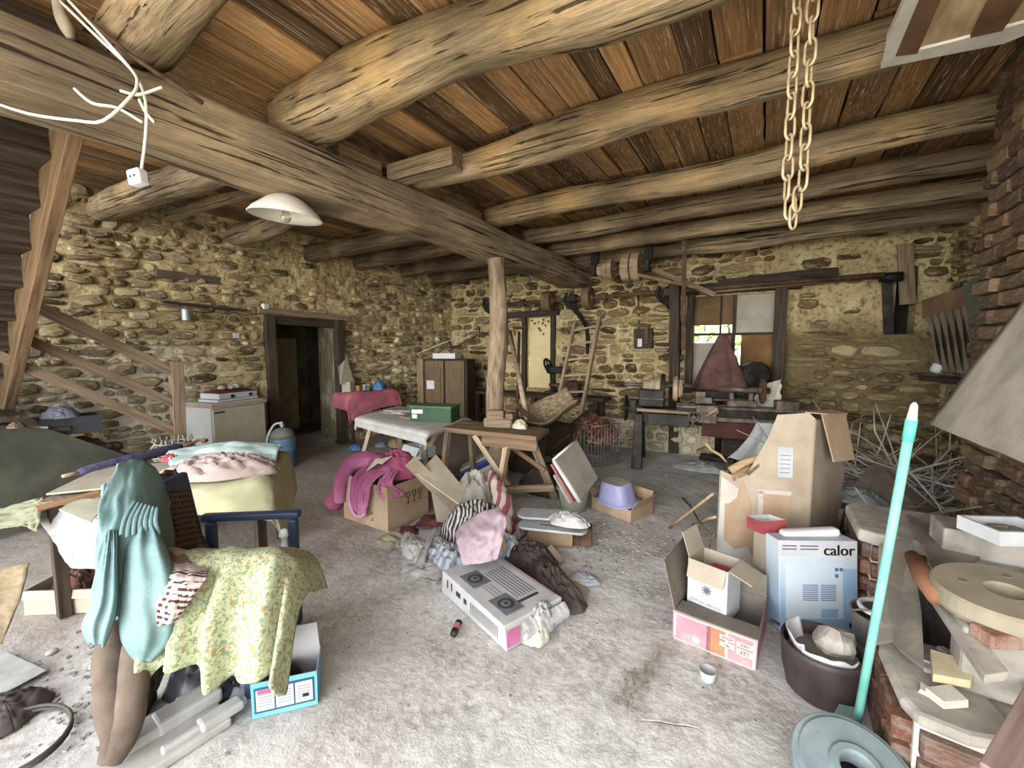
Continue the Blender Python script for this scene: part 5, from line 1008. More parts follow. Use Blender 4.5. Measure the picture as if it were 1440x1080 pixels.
cloth('tail', [[PD(220, 768, 1.86), PD(258, 774, 1.86), PD(296, 790, 1.84)], [PD(222, 800, 1.68), PD(254, 808, 1.66), PD(290, 814, 1.68)], [PD(222, 838, 1.63), PD(246, 842, 1.62), PD(272, 838, 1.64)], [PD(222, 880, 1.62), PD(236, 878, 1.61), PD(250, 868, 1.63)]], m_chk, amp=.010, seed=6, parent=ck)
limb('sleeve', [bk(.08, .25, .56), bk(.2, .3, .52), bk(.32, .32, .51), bk(.42, .36, .5)], [.05, .06, .055, .04], m_chkd, ck, seed=5, amp=.25)
# teal sweater over the backrest
def m_knit():
    t = NT('teal_knit_wool'); co = t.coord(); n_ = t.noise(co, 60., 6, .7); g = t.noise(co, 4., 4); col = t.mix(t.ramp(g, .3, .7), '65898a', '88a9a7'); col = t.mix(t.math('MULTIPLY', t.ramp(n_, .5, .7), .35), col, 'a5c2be'); return t.out(col, .98, n_, .35, .006)
mk_ = m_knit(); sw = thing('teal_sweater', 'teal knitted sweater hung over the back of the navy chair', 'sweater', cpt(-.15, .5, .5))
S = lambda px, py, d: PD(px, py, d)
cloth('body', [[S(240, 705, 2.05), S(226, 668, 2.0), S(206, 649, 1.95), S(184, 646, 1.88), S(163, 658, 1.80), S(148, 682, 1.74)], [S(244, 742, 1.98), S(224, 722, 1.88), S(198, 705, 1.80), S(172, 705, 1.74), S(150, 716, 1.70), S(138, 730, 1.70)], [S(250, 790, 1.90), S(228, 784, 1.78), S(198, 775, 1.72), S(168, 775, 1.68), S(145, 780, 1.66), S(132, 790, 1.68)], [S(252, 830, 1.86), S(228, 840, 1.75), S(198, 840, 1.69), S(166, 835, 1.66), S(142, 835, 1.65), S(128, 835, 1.68)], [S(246, 868, 1.84), S(224, 880, 1.74), S(198, 878, 1.69), S(168, 868, 1.66), S(146, 866, 1.65), S(126, 866, 1.68)]], mk_, amp=.016, fr=5, seed=3, nu=46, nv=46, parent=sw, th=.012, wave=lambda u, v: V((.8, -.6, 0)) * .012 * math.sin(u * 30) * (v > .02) * min(1, v * 2))
def lobe(Lf, Rt, ys, d0, bul, sd):
    sp1 = lambda A, v: spline([V((a, 0, 0)) for a in A], v).x
    def fn(u, v):
        w_ = math.sin(math.pi * u) ** .55; end = max(0, (v - .82) / .18) ** 2; top = max(0, (.18 - v) / .18)
        d = sp1(d0, v) - bul * w_ * (1 - .75 * end) * (1 - .6 * top) + .010 * math.sin(u * 13 + 4 * nz((v * 2, sd, 0))) * (1 - end) + .012 * nz((u * 3, v * 5, sd))
        return PD(lerp(sp1(Lf, v), sp1(Rt, v), u), sp1(ys, v) + 7 * nz((u * 2.5, 0, sd)) * v, d)
    return fn
MB().sheet(lobe((188, 174, 168, 166, 170, 190), (218, 236, 248, 249, 241, 214), (738, 772, 815, 860, 902, 932), (1.74, 1.70, 1.685, 1.68, 1.68, 1.69), .07, 3), 26, 34, -.012).build('sleeve', mk_, sw, smooth=True)
MB().sheet(lobe((150, 143, 134, 126, 114, 124), (162, 166, 167, 166, 158, 146), (745, 775, 812, 850, 882, 908), (1.69, 1.665, 1.65, 1.645, 1.64, 1.65), .05, 7), 22, 30, -.012).build('sleeve', mk_, sw, smooth=True)
for i in range(7):      # ribbed shoulder panel
    a_ = S(170 + i * 9, 752 + (i % 2) * 3, 1.66 + .008 * i); b_ = S(190 + i * 5.2, 705 + i * 1.5, 1.76); limb('rib', [a_, lerp(a_, b_, .5) - V((-.3, .5, -.2)).normalized() * .012, b_], [.007, .009, .006], mk_, sw, seed=i, amp=.05, n=8, k=10)
m_brownw = mat('brown_wool', '645448', '83705f', 9., rough=1., bump=.3)
tr = thing('wool_stockings', 'pair of brown wool stockings hanging below the teal sweater to the floor', 'stockings', PZ(165, 1065))
limb('stocking', [S(160, 880, 1.80), S(155, 940, 1.70), S(157, 1000, 1.62), S(163, 1035, 1.58), S(155, 1068, 1.56)], [.05, .055, .05, .045, .04], m_brownw, tr, seed=4, amp=.1); limb('stocking', [S(190, 905, 1.74), S(187, 960, 1.66), S(183, 1010, 1.60), S(172, 1045, 1.57), S(158, 1070, 1.55)], [.045, .05, .048, .042, .035], m_brownw, tr, seed=6, amp=.1)
o = cloth('brown_blanket', [[S(196, 860, 1.86), S(216, 850, 1.9), S(236, 850, 1.95)], [S(194, 930, 1.84), S(215, 930, 1.88), S(236, 925, 1.94)], [S(192, 1000, 1.80), S(205, 1000, 1.84), S(214, 985, 1.9)], [S(180, 1050, 1.70), S(196, 1035, 1.76), S(212, 1020, 1.84)]], mat('dark_brown_wool', '4f443a', '6a5d50', 8., rough=1.), 'dark brown wool blanket hanging behind the stockings under the chair', amp=.015, seed=14)
# things round the chair
heap('black_bag', cpt(.22, .38, .0), .24, .18, .20, mat('black_plastic_bag', '26282c', '44464c', 6., rough=.35, bump=.2), 'crumpled black plastic bag under the navy chair', seed=21, cat='plastic bag', freq=4.5)
heap('lavender_rag', PZ(325, 965), .13, .09, .06, mat('lavender_grey_cloth', 'a5a2b2', 'c4c2cf', 5.), 'lavender grey rag on the floor beside the tissue box', seed=17, rz=.5)
Mt = fr(PZ(404, 985) + V((0, .0, 0)), .42); m_tb = mat('turquoise_card', '4fb5cc', '72cadb', 4., rough=.5, bump=0)
a_, b_ = PZ(355, 1012), PZ(447, 990); txx = (b_ - a_).normalized(); Mt = frame(a_, b_); Mt.translation = lerp(a_, b_, .5) + V((-txx.y, txx.x, 0)) * .085; tl = (b_ - a_).length
tbx = carton('tissue_box', 'open turquoise product box with white label panels near the chair', Mt, tl, .17, .16, m_tb, [('+y', -.15, .14), ('-x', .3, .05)], th=.004, min_=mat('off_white_card', 'c9c8cc', 'dedde0', 4., bump=0), jit=.003)
mw = MATS['off_white_card']; m_ink = mat('dark_ink', '23252c', '32343c', 4., bump=0); m_navyl = mat('navy_ink', '1d4f73', '2a6288', 4., bump=0)
decal('label_border', onbox(Mt, 0, -.0868, .08, '-y'), tl * .92, .115, m_navyl, tbx)
for i in range(3):
    decal('label_panel', onbox(Mt, (i - 1) * tl * .295, -.0882, .08, '-y'), tl * .27, .095, mw, tbx)
    for k in range(5): decal('print_line', onbox(Mt, (i - 1) * tl * .295, -.0893, .055 + k * .013, '-y'), tl * .2, .0025, mat('grey_ink', '8a8f98', '9a9fa8', 4., bump=0), tbx)
decal('pink_mark', onbox(Mt, -tl * .295, -.0893, .118, '-y'), tl * .22, .016, mat('pink_ink', 'b83a7a', 'c95590', 4., bump=0), tbx); decal('barcode', onbox(Mt, tl * .32, -.0895, .062, '-y'), tl * .1, .016, m_ink, tbx); decal('brown_mark', onbox(Mt, 0, -.0868, .148, '-y'), tl * .12, .014, mat('brown_ink', '5c3028', '6e3c30', 4., bump=0), tbx); decal('green_mark', onbox(Mt, -tl * .25, .079, .24, '-y'), tl * .2, .05, mat('green_ink', '2a9a50', '38ad60', 4., bump=0), tbx)
heap('foil_wrap', Mt @ V((0, 0, .10)), .07, .05, .04, m_iron, 'dark plastic wrapping inside the open turquoise box', cat='wrapper', seed=31)
# moulded polystyrene
m_poly = mat('dirty_polystyrene', 'b5b1aa', 'd0cdc8', 8., rough=.8, bump=.15, dust=('b09c80', 3., .55, .8, .5)); pa_, pb_ = PZ(170, 1085), PZ(300, 1005); Mp = frame(pa_, pb_); pL = (pb_ - pa_).length
pp = thing('polystyrene_packing', 'long moulded white polystyrene packing piece on the floor in front', 'packing', pa_)
MB().box((pL / 2 - .1, 0, .02), (pL + .25, .26, .04)).build('base', m_poly, pp, M=Mp, bev=.01); MB().box((pL / 2 + .08, .05, .065), (pL * .75, .10, .06)).build('ridge', m_poly, pp, M=Mp, bev=.012); MB().box((pL - .02, .09, .06), (.16, .07, .05)).build('block', m_poly, pp, M=Mp, bev=.012); MB().box((pL + .0, -.09, .055), (.16, .07, .04)).build('block', m_poly, pp, M=Mp, bev=.012); MB().box((.08, .06, .06), (.2, .11, .05)).build('block', m_poly, pp, M=Mp, bev=.012); MB().box((.25, -.09, .05), (.3, .03, .03)).build('rib', m_poly, pp, M=Mp, bev=.008)
# ------------------------------------------------------------------ red covered table by the door
m_redc = mat('faded_red_cloth', 'b5485a', 'd0697a', 4., rough=.95, bump=.12)
RZ = .85; r0, r1, r2, r3 = V((-5.70, 4.42, RZ)), V((-5.58, 5.3, RZ)), V((-6.02, 5.36, RZ)), V((-6.16, 4.48, RZ))
rt = thing('small_table', 'small wooden table hidden under the faded red cloth by the door', 'table', (-5.9, 4.9, 0)); MB().add([p - Z3 * .03 for p in (r0, r1, r2, r3)] + [r0, r1, r2, r3], BOXF).build('tabletop', m_wood_d, rt)
for p in (r0, r1, r2, r3): q = lerp(p, (r0 + r1 + r2 + r3) / 4, .1); plk('leg', V((q.x, q.y, 0)), q - Z3 * .03, .05, .05, m_wood_d, rt)
ro = V((1, .0, 0)); u_ = (r1 - r0).normalized()
o = cloth('red_tablecloth', [[r3 - u_ * .06 + Z3 * (-.22), r3 + Z3 * .012, lerp(r3, r2, .5) + Z3 * .012, r2 + Z3 * .012, r2 + u_ * .06 - Z3 * .15], [lerp(r3, r0, .6) - u_ * .06 - Z3 * .24, lerp(r3, r0, .6) + Z3 * .014, (r0 + r1 + r2 + r3) / 4 + Z3 * .014, lerp(r2, r1, .6) + Z3 * .014, lerp(r2, r1, .6) + u_ * .06 - Z3 * .17], [r0 - u_ * .06 - Z3 * .26, r0 + Z3 * .012, lerp(r0, r1, .5) + Z3 * .012, r1 + Z3 * .012, r1 + u_ * .06 - Z3 * .18], [r0 - u_ * .08 + ro * .05 - Z3 * .34, r0 + ro * .04 - Z3 * .15, lerp(r0, r1, .5) + ro * .04 - Z3 * .15, r1 + ro * .04 - Z3 * .15, r1 + u_ * .06 + ro * .05 - Z3 * .22], [r0 - u_ * .05 + ro * .07 - Z3 * .46, r0 + ro * .06 - Z3 * .40, lerp(r0, r1, .5) + ro * .05 - Z3 * .27, r1 + ro * .05 - Z3 * .25, r1 + u_ * .06 + ro * .06 - Z3 * .25]], m_redc, 'faded red cloth spread over the small table by the door', 'tablecloth', amp=.012, nu=36, nv=36, seed=5, wave=lambda u, v: ro * .02 * max(0, v - .5) * math.sin(u * 30))
def on(f, g, z=RZ + .02): p = lerp(lerp(r0, r1, f), lerp(r3, r2, f), g); return V((p.x, p.y, z))
m_tan = mat('tan_box_card', 'a5855e', 'c2a27a', 4.)
o = poly_plate('torn_cardboard', [PLW(471, 497, .10), PLW(474, 512, .11), PLW(480, 503, .10), PLW(487, 497, .10), PLW(499, 541, .22), PLW(478, 540, .24)], .006, m_cardg); tag(o, 'torn cardboard piece leaning on the wall above the red cloth', 'cardboard')
for f_, g, sx_, sz, m_, lb_, nm in ((.12, .5, .16, .18, m_cardg, 'brownish cardboard box at the left on the red cloth', 'cardboard_box'), (.30, .45, .09, .11, mat('orange_box_print', 'b98238', 'd6a95c', 20., bump=0), 'small orange packet standing on the red cloth', 'packet'), (.97, .6, .13, .10, m_tan, 'brown box at the far right end of the red cloth', 'cardboard_box')):
    q = MB().box((0, 0, sz / 2), (sx_, sx_ * .8, sz)).build(nm, m_, M=fr(on(f_, g), .3), bev=.004); tag(q, lb_, 'box')
jg = NT('jar_glass'); jg.b.inputs['Transmission Weight'].default_value = .6; jg = jg.out('dde0d8', .1)
for f_, g, lb_ in ((.42, .4, 'glass jar left of the two on the red cloth'), (.5, .42, 'glass jar with pale lid next to the blue bag')):
    j_ = thing('glass_jar', lb_, 'jar', on(f_, g), 'glass jars on the red cloth'); MB().lathe([(.035, 0), (.04, .01), (.04, .08), (.03, .095)], 16).build('body', jg, j_, M=Matrix.Translation(on(f_, g)), smooth=True); MB().lathe([(.033, .095), (.033, .115)], 16).build('lid', m_whitep, j_, M=Matrix.Translation(on(f_, g)))
heap('blue_plastic_bag', on(.72, .35), .12, .10, .16, mat('blue_plastic', '1f6fb5', '4a95d2', 6., rough=.35), 'crumpled blue plastic bag standing on the red cloth', 'plastic bag', seed=8, ridge=.5)
heap('blue_plastic_scrap', PZ(500, 632), .14, .10, .08, MATS['blue_plastic'], 'blue plastic scrap on the floor under the red table', 'plastic bag', seed=18)
rr = random.Random(33); mj = [m_whitep, m_cardg, m_wood_d, m_tan, m_bluec]
for i in range(9):
    p = V((rr.uniform(-5.6, -4.7), rr.uniform(4.4, 5.4), 0)); s_ = rr.uniform(.08, .16); o = heap('junk_scrap', p, s_, s_ * .8, rr.uniform(.06, .16), mj[i % 5], None, seed=40 + i, freq=4); tag(o, 'crumpled scrap in the dim litter under the white covered table', 'scrap', 'dim litter under the white covered table')
# ------------------------------------------------------------------ old cupboard in the corner
cu = thing('wooden_cupboard', 'battered brown wooden cupboard with panel doors in the back corner', 'cupboard', (-5.3, 6.1, 0)); ca, cb2 = V((-5.55, 5.95, 0)), V((-4.66, 6.15, 0)); Mu = frame(ca, cb2); cw = (cb2 - ca).length; m_cup = mat('brown_cupboard_wood', '6d5638', '8f7550', 3., (10, 10, .8), .3, .7, .75, .3)
MB().box((cw / 2, .2, .70), (cw, .38, 1.40)).build('carcass', m_wood_d, cu, M=Mu, bev=.008); MB().box((-.06, .02, .70), (.13, .05, 1.42)).build('stile', mat('pale_cupboard_wood', '8d7550', 'ab9068', 3., (10, 10, .8)), cu, M=Mu, bev=.004)
for i in range(2):
    d_ = MB().box((cw * (.28 + .46 * i), -.01, .72), (cw * .42, .03, 1.3)).build('door', m_cup, cu, M=Mu, bev=.005)
    for z in (.38, 1.0): MB().box((cw * (.28 + .46 * i), -.03, z), (cw * .30, .02, .48)).build('panel', m_cup, d_, M=Mu, bev=.012)
decal('paper_label', onbox(Mu, cw * .2, -.045, .92, '-y'), .16, .16, m_whitep, cu)
wt = carton('white_carton', 'white open carton of odds and ends on top of the cupboard', fr(Mu @ V((cw * .45, .2, 1.41)), .25), .46, .28, .10, m_whitep, th=.006); heap('odds_and_ends', Mu @ V((cw * .42, .2, 1.46)), .16, .09, .12, m_tan, 'brown odds and ends poking out of the white carton', 'junk', seed=51)
# ------------------------------------------------------------------ white covered trestle and plank table
WZ = .75; p1, p2, p3, p4 = V((-4.20, 3.38, WZ)), V((-2.86, 3.10, WZ)), V((-3.02, 3.98, WZ)), V((-4.45, 4.30, WZ))
wtb = thing('trestle_table', 'trestle table with slanting legs under the white cover', 'table', V((-3.6, 3.7, 0))); MB().add([p - Z3 * .03 for p in (p1, p2, p3, p4)] + [p1, p2, p3, p4], BOXF).build('tabletop', m_wood, wtb)
for a, b in ((V((-4.1, 3.5, .72)), V((-4.32, 3.42, 0))), (V((-4.3, 4.15, .72)), V((-4.5, 4.3, 0))), (V((-3.05, 3.25, .72)), V((-3.3, 3.6, 0))), (V((-3.3, 3.9, .72)), V((-3.6, 3.55, 0)))): plk('leg', a, b, .05, .05, m_wood_l, wtb)
m_wcov = mat('white_padded_cover', 'c6c3ba', 'dedbd3', 5., rough=.9, bump=.12, dust=('a59a86', 3., .55, .8, .4)); ctr = (p1 + p2 + p3 + p4) / 4
def wrow(a, b, dz, out): 
    c0 = [a - Z3 * .05 + (a - b).normalized() * .03, a, lerp(a, b, .33), lerp(a, b, .66), b, b - Z3 * .05 + (b - a).normalized() * .03]; return [p + Z3 * dz + out for p in c0]
nf = V((-.2, -1, 0)).normalized() * .03
o = cloth('white_table_cover', [wrow(p4, p3, -.08, -nf), wrow(p4, p3, .015, V((0, 0, 0))), wrow(lerp(p4, p1, .5), lerp(p3, p2, .5), .02, V((0, 0, 0))), wrow(p1, p2, .015, V((0, 0, 0))), wrow(p1, p2, -.05, nf), wrow(p1, p2, -.10, nf * 1.3)], m_wcov, 'dusty white cover tucked over the trestle table', 'table cover', amp=.008, nu=40, nv=30, seed=3, th=.012)
def wp(f, g, z=WZ + .03): p = lerp(lerp(p1, p2, f), lerp(p4, p3, f), g); return V((p.x, p.y, z))
mg = [mat('magazine_print', '8a8a86', 'd6d2cc', 14., bump=0, rough=.5), mat('magazine_print_red', 'b8a89a', 'ded6cc', 9., bump=0, rough=.5)]
for i, (f_, g, z, an, lb_) in enumerate(((.25, .55, .0, .2, 'lowest magazine of the stack at the left on the white cover'), (.27, .58, .014, -.1, 'middle magazine of the stack on the white cover'), (.29, .62, .028, .35, 'topmost grey magazine of the stack on the white cover'))):
    o = MB().box((0, 0, .006), (.36, .27, .012)).build('magazine', mg[i % 2], M=fr(wp(f_, g, WZ + .035 + z), an), bev=.002); tag(o, lb_, 'magazine', 'magazines on the white cover')
o = poly_plate('cork_mat', [wp(.44, .30, WZ + .05), wp(.68, .32, WZ + .05), wp(.64, .72, WZ + .05), wp(.45, .75, WZ + .05)], .012, m_tan); tag(o, 'tan woven mat beside the green file box', 'mat')
gM = fr(wp(.82, .52, WZ + .03), .28); gf = thing('file_box', 'long dark green file box with white labels on the white cover', 'file box', gM.translation); m_grn = mat('dark_green_card', '1f4a2a', '2f6038', 4., rough=.5, bump=.04)
MB().box((0, 0, .085), (.50, .26, .16)).build('body', m_grn, gf, M=gM, bev=.004); MB().box((0, 0, .172), (.51, .27, .022)).build('lid', mat('dusty_green_card', '4a6a4a', '6b8468', 4.), gf, M=gM, bev=.004)
for x, z, w_, h_ in ((-.19, .115, .07, .045), (-.12, .118, .06, .045), (-.19, .06, .06, .045)): decal('white_label', onbox(gM, x, -.131, z, '-y'), w_, h_, m_whitep, gf)
m_plk = mat('brown_table_plank', '6e5338', '9a7a54', 3., GR, .3, .7, .8, .4, .006, .12)
pt = thing('plank_table', 'rough brown plank table on wooden trestles beside the trunk post', 'table', (-2.4, 3.6, 0))
qa, qb, qc, qd = V((-2.98, 3.34, .75)), V((-1.80, 3.46, .75)), V((-1.90, 3.88, .75)), V((-3.05, 3.84, .75))
for i in range(3): f0, f1 = i / 3 + .01, (i + 1) / 3 - .01; a, b = lerp(qa, qd, (f0 + f1) / 2), lerp(qb, qc, (f0 + f1) / 2); plk('plank', a, b, .155, .05, m_plk, pt, jit=.006, seed=i)
plk('apron', lerp(qa, qb, .5) + V((0, .0, -.07)), qb + V((0, 0, -.07)), .03, .10, m_plk, pt)
T0, T1 = V((-2.12, 3.46, .72)), V((-2.08, 3.80, .72))
plk('leg', T0, V((-2.2, 3.34, 0)), .05, .07, m_wood_l, pt); plk('leg', T1, V((-1.86, 3.98, 0)), .06, .08, m_wood, pt); plk('leg', V((-2.5, 3.42, .72)), V((-2.12, 3.5, .2)), .045, .055, m_wood_l, pt)
plk('crossbar', V((-2.24, 3.40, .20)), V((-1.72, 3.66, .24)), .04, .07, m_wood, pt); plk('brace', V((-2.42, 3.74, .64)), V((-1.92, 3.86, .33)), .03, .05, m_plk, pt); plk('brace', V((-2.2, 3.5, .6)), V((-2.4, 3.78, .45)), .03, .05, m_wood_l, pt)
for x in (-2.85, -2.8): plk('leg', V((x, 3.42 if x < -2.82 else 3.76, .72)), V((x - .05, 3.36 if x < -2.82 else 3.88, 0)), .05, .06, m_wood, pt)
bl = fr(V((-2.36, 3.66, .78)), .35); bk_ = thing('wooden_block', 'grey brown stepped wooden block on the plank table', 'block', bl.translation); MB().box((0, 0, .05), (.30, .16, .10)).build('foot', m_wood, bk_, M=bl, bev=.02); MB().box((-.03, 0, .13), (.19, .13, .10)).build('body', m_wood, bk_, M=bl, bev=.03); MB().box((.12, 0, .12), (.08, .12, .06)).build('brick_end', m_redb, bk_, M=bl, bev=.01)
pb2 = V((-2.14, 3.72, .775)); o = heap('cream_skull_shell', pb2, .10, .07, .09, mat('ivory_shell', 'cbb98c', 'e8dcc0', 6., rough=.6), 'ivory coloured shell fragment on the right end of the plank table', 'shell', seed=60)
# under the tables
Mx = fr(PD(590, 628, 5.1) + V((0, 0, -.11)), -.2); wx = carton('white_shoebox', 'white open shoebox lying under the white covered table', Mx, .34, .22, .13, m_whitep, [('-y', 2.6, .10)], th=.005); o = MB().box((0, 0, 0), (.5, .3, .2)).build('low_crate', m_wood_d, M=fr(Mx.translation + V((.02, .05, -.1)), -.2), bev=.01); tag(o, 'dark low crate under the white shoebox', 'crate'); o.location.z = Mx.translation.z - .105; hz_ = o.location.z
o.scale.z = 1
lx_ = MB().box((0, 0, hz_ / 2 - .05), (.44, .26, max(hz_ - .1, .02))).build('lower_crate', m_wood_d, M=fr(V((Mx.translation.x + .02, Mx.translation.y + .05, 0)), -.2)); tag(lx_, 'lower dark crate at the bottom of the stack under the shoebox', 'crate')
cbm = fr(PZ(676, 684) + V((-.06, .12, .13)), .55, 0, -.5); cbx = thing('cool_bag', 'royal blue and white striped cool bag tipped over behind the trestle leg', 'cool bag', cbm.translation); m_roy = mat('royal_blue_plastic', '16206e', '26328c', 4., rough=.4)
MB().box((0, 0, 0), (.44, .26, .13)).build('stripe', mat('off_white_stripe', 'b5b9a8', 'd0d4c4', 4.), cbx, M=cbm, bev=.02); MB().box((0, 0, .105), (.44, .26, .08)).build('body', m_roy, cbx, M=cbm, bev=.02); MB().box((0, 0, -.10), (.44, .26, .07)).build('body', m_roy, cbx, M=cbm, bev=.02); MB().box((0, 0, .16), (.40, .24, .03)).build('lid', MATS['off_white_stripe'], cbx, M=cbm, bev=.012)
for i, (px, py, s_, h_, lb_) in enumerate(((640, 690, .2, .16, 'dark sack on the floor behind the fabric pile'), (770, 690, .30, .30, 'dark bundle under the right end of the plank table'), (735, 660, .22, .35, 'black sack beneath the plank table near the trunk'))): heap('dark_sack', PZ(px, py), s_, s_ * .8, h_, m_wood_d if i else mat('dark_sacking', '3d352c', '554a3e', 5.), lb_, 'sack', seed=70 + i)
# ------------------------------------------------------------------ moving box with pink blankets
PA, PB_, PC_ = PZ(484, 728), PZ(546, 749), PZ(602, 726); ax_ = (PB_ - PA).normalized(); ay_ = V((-ax_.y, ax_.x, 0)); bl_ = (PB_ - PA).length; bw_ = .50; Mb = Matrix((ax_, ay_, Z3)).transposed().to_4x4(); Mb.translation = (PA + PB_) / 2 + ay_ * bw_ / 2
mvb = carton('moving_box', 'brown moving box with three wine glass symbols and pink blankets on top', Mb, bl_, bw_, .40, m_card, th=.006, jit=.02)
m_blk = mat('black_print', '201d1a', '2e2a26', 4., bump=0)
for k in range(3):
    Mi = onbox(Mb, bl_ / 2 + .0105, -.02 + k * .075, .24, '+x')
    gl = MB().tube([(-.022, .055, 0), (.022, .055, 0), (.016, .012, 0), (0, 0, 0), (-.016, .012, 0)], .003, 5, closed=True).tube([(0, 0, 0), (0, -.045, 0)], .003, 5).tube([(-.018, -.047, 0), (.018, -.047, 0)], .003, 5).build('wine_glass_symbol', m_blk, mvb, M=Mi)
for x, z in ((-.12, .17), (-.12, .10), (.10, .14), (.10, .08)):
    Mi = onbox(Mb, x, -bw_ / 2 - .008, z, '-y'); MB().tube([(-.012, -.012, 0), (.012, -.012, 0), (.012, .014, 0)], .003, 5).build('arrow_mark', m_blk, mvb, M=Mi)
m_pink = mat('pink_blanket', 'b0487e', 'd070a0', 4., rough=.95, bump=.15, dust=('e2a0c0', 3., .52, .7, .5)); m_pinkd = mat('dark_pink_blanket', '96305c', 'b84a78', 4., rough=.95, bump=.15)
bx = lambda x, y, z: Mb @ V((x, y, z)); bl2, bw2 = bl_ / 2, bw_ / 2
o = cloth('pink_blanket', [[bx(-.14, .1, .50), bx(.0, .12, .52), bx(.14, .1, .50)], [bx(-.14, -.10, .48), bx(.0, -.10, .50), bx(.15, -.12, .47)], [bx(-.13, -bw2 - .02, .42), bx(.0, -bw2 - .03, .42), bx(.14, -bw2 - .02, .41)], [bx(-.11, -bw2 - .05, .28), bx(.0, -bw2 - .06, .26), bx(.12, -bw2 - .05, .28)], [bx(-.08, -bw2 - .05, .14), bx(.0, -bw2 - .05, .11), bx(.09, -bw2 - .05, .15)]], m_pink, 'pink blanket with satin edge hanging down the front of the moving box', 'blanket', amp=.018, seed=3, nu=30, nv=36, th=.015)
limb('satin_edge', [bx(-.14, -bw2 - .03, .44), bx(-.12, -bw2 - .07, .28), bx(-.09, -bw2 - .065, .13), bx(.0, -bw2 - .065, .10), bx(.09, -bw2 - .065, .14)], [.014] * 5, mat('pale_pink_satin', 'd98ab5', 'e8a8cc', 4., rough=.5), o, amp=.1, n=8)
o = limb('rolled_blanket', [bx(-.02, .0, .50), bx(-bl2 + .03, -.08, .50), bx(-bl2 - .08, -.14, .38), bx(-bl2 - .11, -.20, .22), bx(-bl2 - .16, -.26, .08)], [.09, .11, .10, .09, .08], m_pinkd, seed=3, amp=.10, fr=4., label='dark pink blanket spilling over the left side to the floor', cat='blanket')
o = limb('pale_blanket', [bx(-.08, -.04, .52), bx(-bl2 + .04, -.16, .50), bx(-bl2 - .01, -bw2 - .0, .36), bx(-bl2 - .02, -bw2 - .02, .16)], [.06, .07, .065, .05], m_pink, seed=5, amp=.10, label='lighter pink blanket fold hanging at the left corner of the box', cat='blanket')
heap('magenta_blanket', bx(.06, .10, .40), .26, .2, .22, mat('magenta_blanket', '9a2a58', 'b8406e', 4., rough=.95, bump=.15), 'magenta blanket heaped on the back of the moving box', 'blanket', seed=14)
o = poly_plate('white_cloth_star', [bx(-.08, -.02, .585), bx(.0, -.06, .57), bx(.10, .0, .60), bx(.12, -.14, .56), bx(.04, -.12, .55), bx(.02, -.24, .50), bx(-.03, -.12, .55)], .006, m_sackc); tag(o, 'small cream rag lying on the pink blankets', 'cloth')
o = cloth('pink_scarf', [[bx(.16, -.1, .50), bx(.26, -.08, .50)], [bx(.20, -bw2 - .0, .44), bx(bl2 + .02, -bw2 + .04, .43)], [bx(.22, -bw2 - .03, .34), bx(bl2 + .04, -.12, .34)], [bx(bl2 - .02, -bw2 - .02, .30), bx(bl2 + .05, -.10, .29)]], m_pink, 'pink cloth corner hanging over the right corner of the moving box', amp=.015, seed=9)
# ------------------------------------------------------------------ tipped long cartons
tcn = thing('long_carton', 'long beige carton tipped up against the moving box', 'box', PZ(640, 735))
t0, t1 = PD(569, 655, 3.45), PZ(648, 738) + Z3 * .02; t2, t3 = PD(612, 640, 3.75), PD(655, 692, 3.55)
dn = V((.35, .5, .5)).normalized() * .012; w0 = (PD(585, 668, 3.5)); w1 = PD(644, 710, 3.40)
MB().add([w0, w1, t3, t2] + [p + dn for p in (w0, w1, t3, t2)], BOXF).build('lid_panel', m_cardg, tcn, bev=.004); MB().add([t0, t1, t1 + V((.06, .08, .06)), t0 + V((.05, .06, .07))] + [p + V((.01, .012, -.004)) for p in (t0, t1, t1 + V((.06, .08, .06)), t0 + V((.05, .06, .07)))], BOXF).build('side_panel', mat('beige_carton', 'a59274', 'bfae90', 4.), tcn, bev=.003)
a, b = lerp(t0, t1, .45), t1; MB().add([a, b, V((b.x, b.y + .06, .0)), V((a.x, a.y + .08, .0)), a + V((.02, .03, 0)), b + V((.02, .03, 0)), V((b.x + .02, b.y + .09, 0)), V((a.x + .02, a.y + .11, 0))], BOXF).build('bottom_panel', m_cardg, tcn)
# ------------------------------------------------------------------ pile of fabrics and papers
def stripes(name, a, b, s_):
    t = NT(name); co = t.coord(); n_ = t.n('TexNoise', {'Vector': co, 'Scale': 3., 'Detail': 3}); sp = t.n('SeparateXYZ', {0: co}); x = t.math('ADD', t.math('ADD', sp.outputs[0], t.math('MULTIPLY', sp.outputs[1], .5)), t.math('MULTIPLY', n_.outputs[0], .25)); col = t.mix(t.math('GREATER_THAN', t.math('SINE', t.math('MULTIPLY', x, s_)), .0), a, b); return t.out(col, .95)
m_strip = stripes('black_white_stripe', 'd8d4d0', '4a3c3c', 150.); m_strip2 = stripes('blue_white_stripe', 'd4d5d8', '98a4b8', 95.); m_redst = stripes('red_cream_stripe', 'd8cdb4', 'a8485a', 60.)
heap('cream_towel', PZ(662, 722) + V((.02, .05, .05)), .22, .2, .36, mat('cream_print_cloth', 'cfcab8', 'e0dccf', 9., dust=('6e6a62', 9., .6, .7, .5)), 'cream printed cloth at the top of the fabric pile', seed=81, rz=.4)
limb('red_striped_towel', [PZ(690, 722) + Z3 * .40, PZ(696, 732) + Z3 * .36, PZ(708, 748) + Z3 * .24, PZ(710, 768) + Z3 * .12], [.03, .06, .075, .06], m_redst, seed=4, amp=.35, n=26, flat=.6, label='red and cream striped towel over the fabric pile')
heap('striped_cloth', PZ(668, 755) + V((0, .02, 0)), .30, .24, .30, m_strip, 'black and white striped cloth in the fabric pile', seed=82, rz=.3)
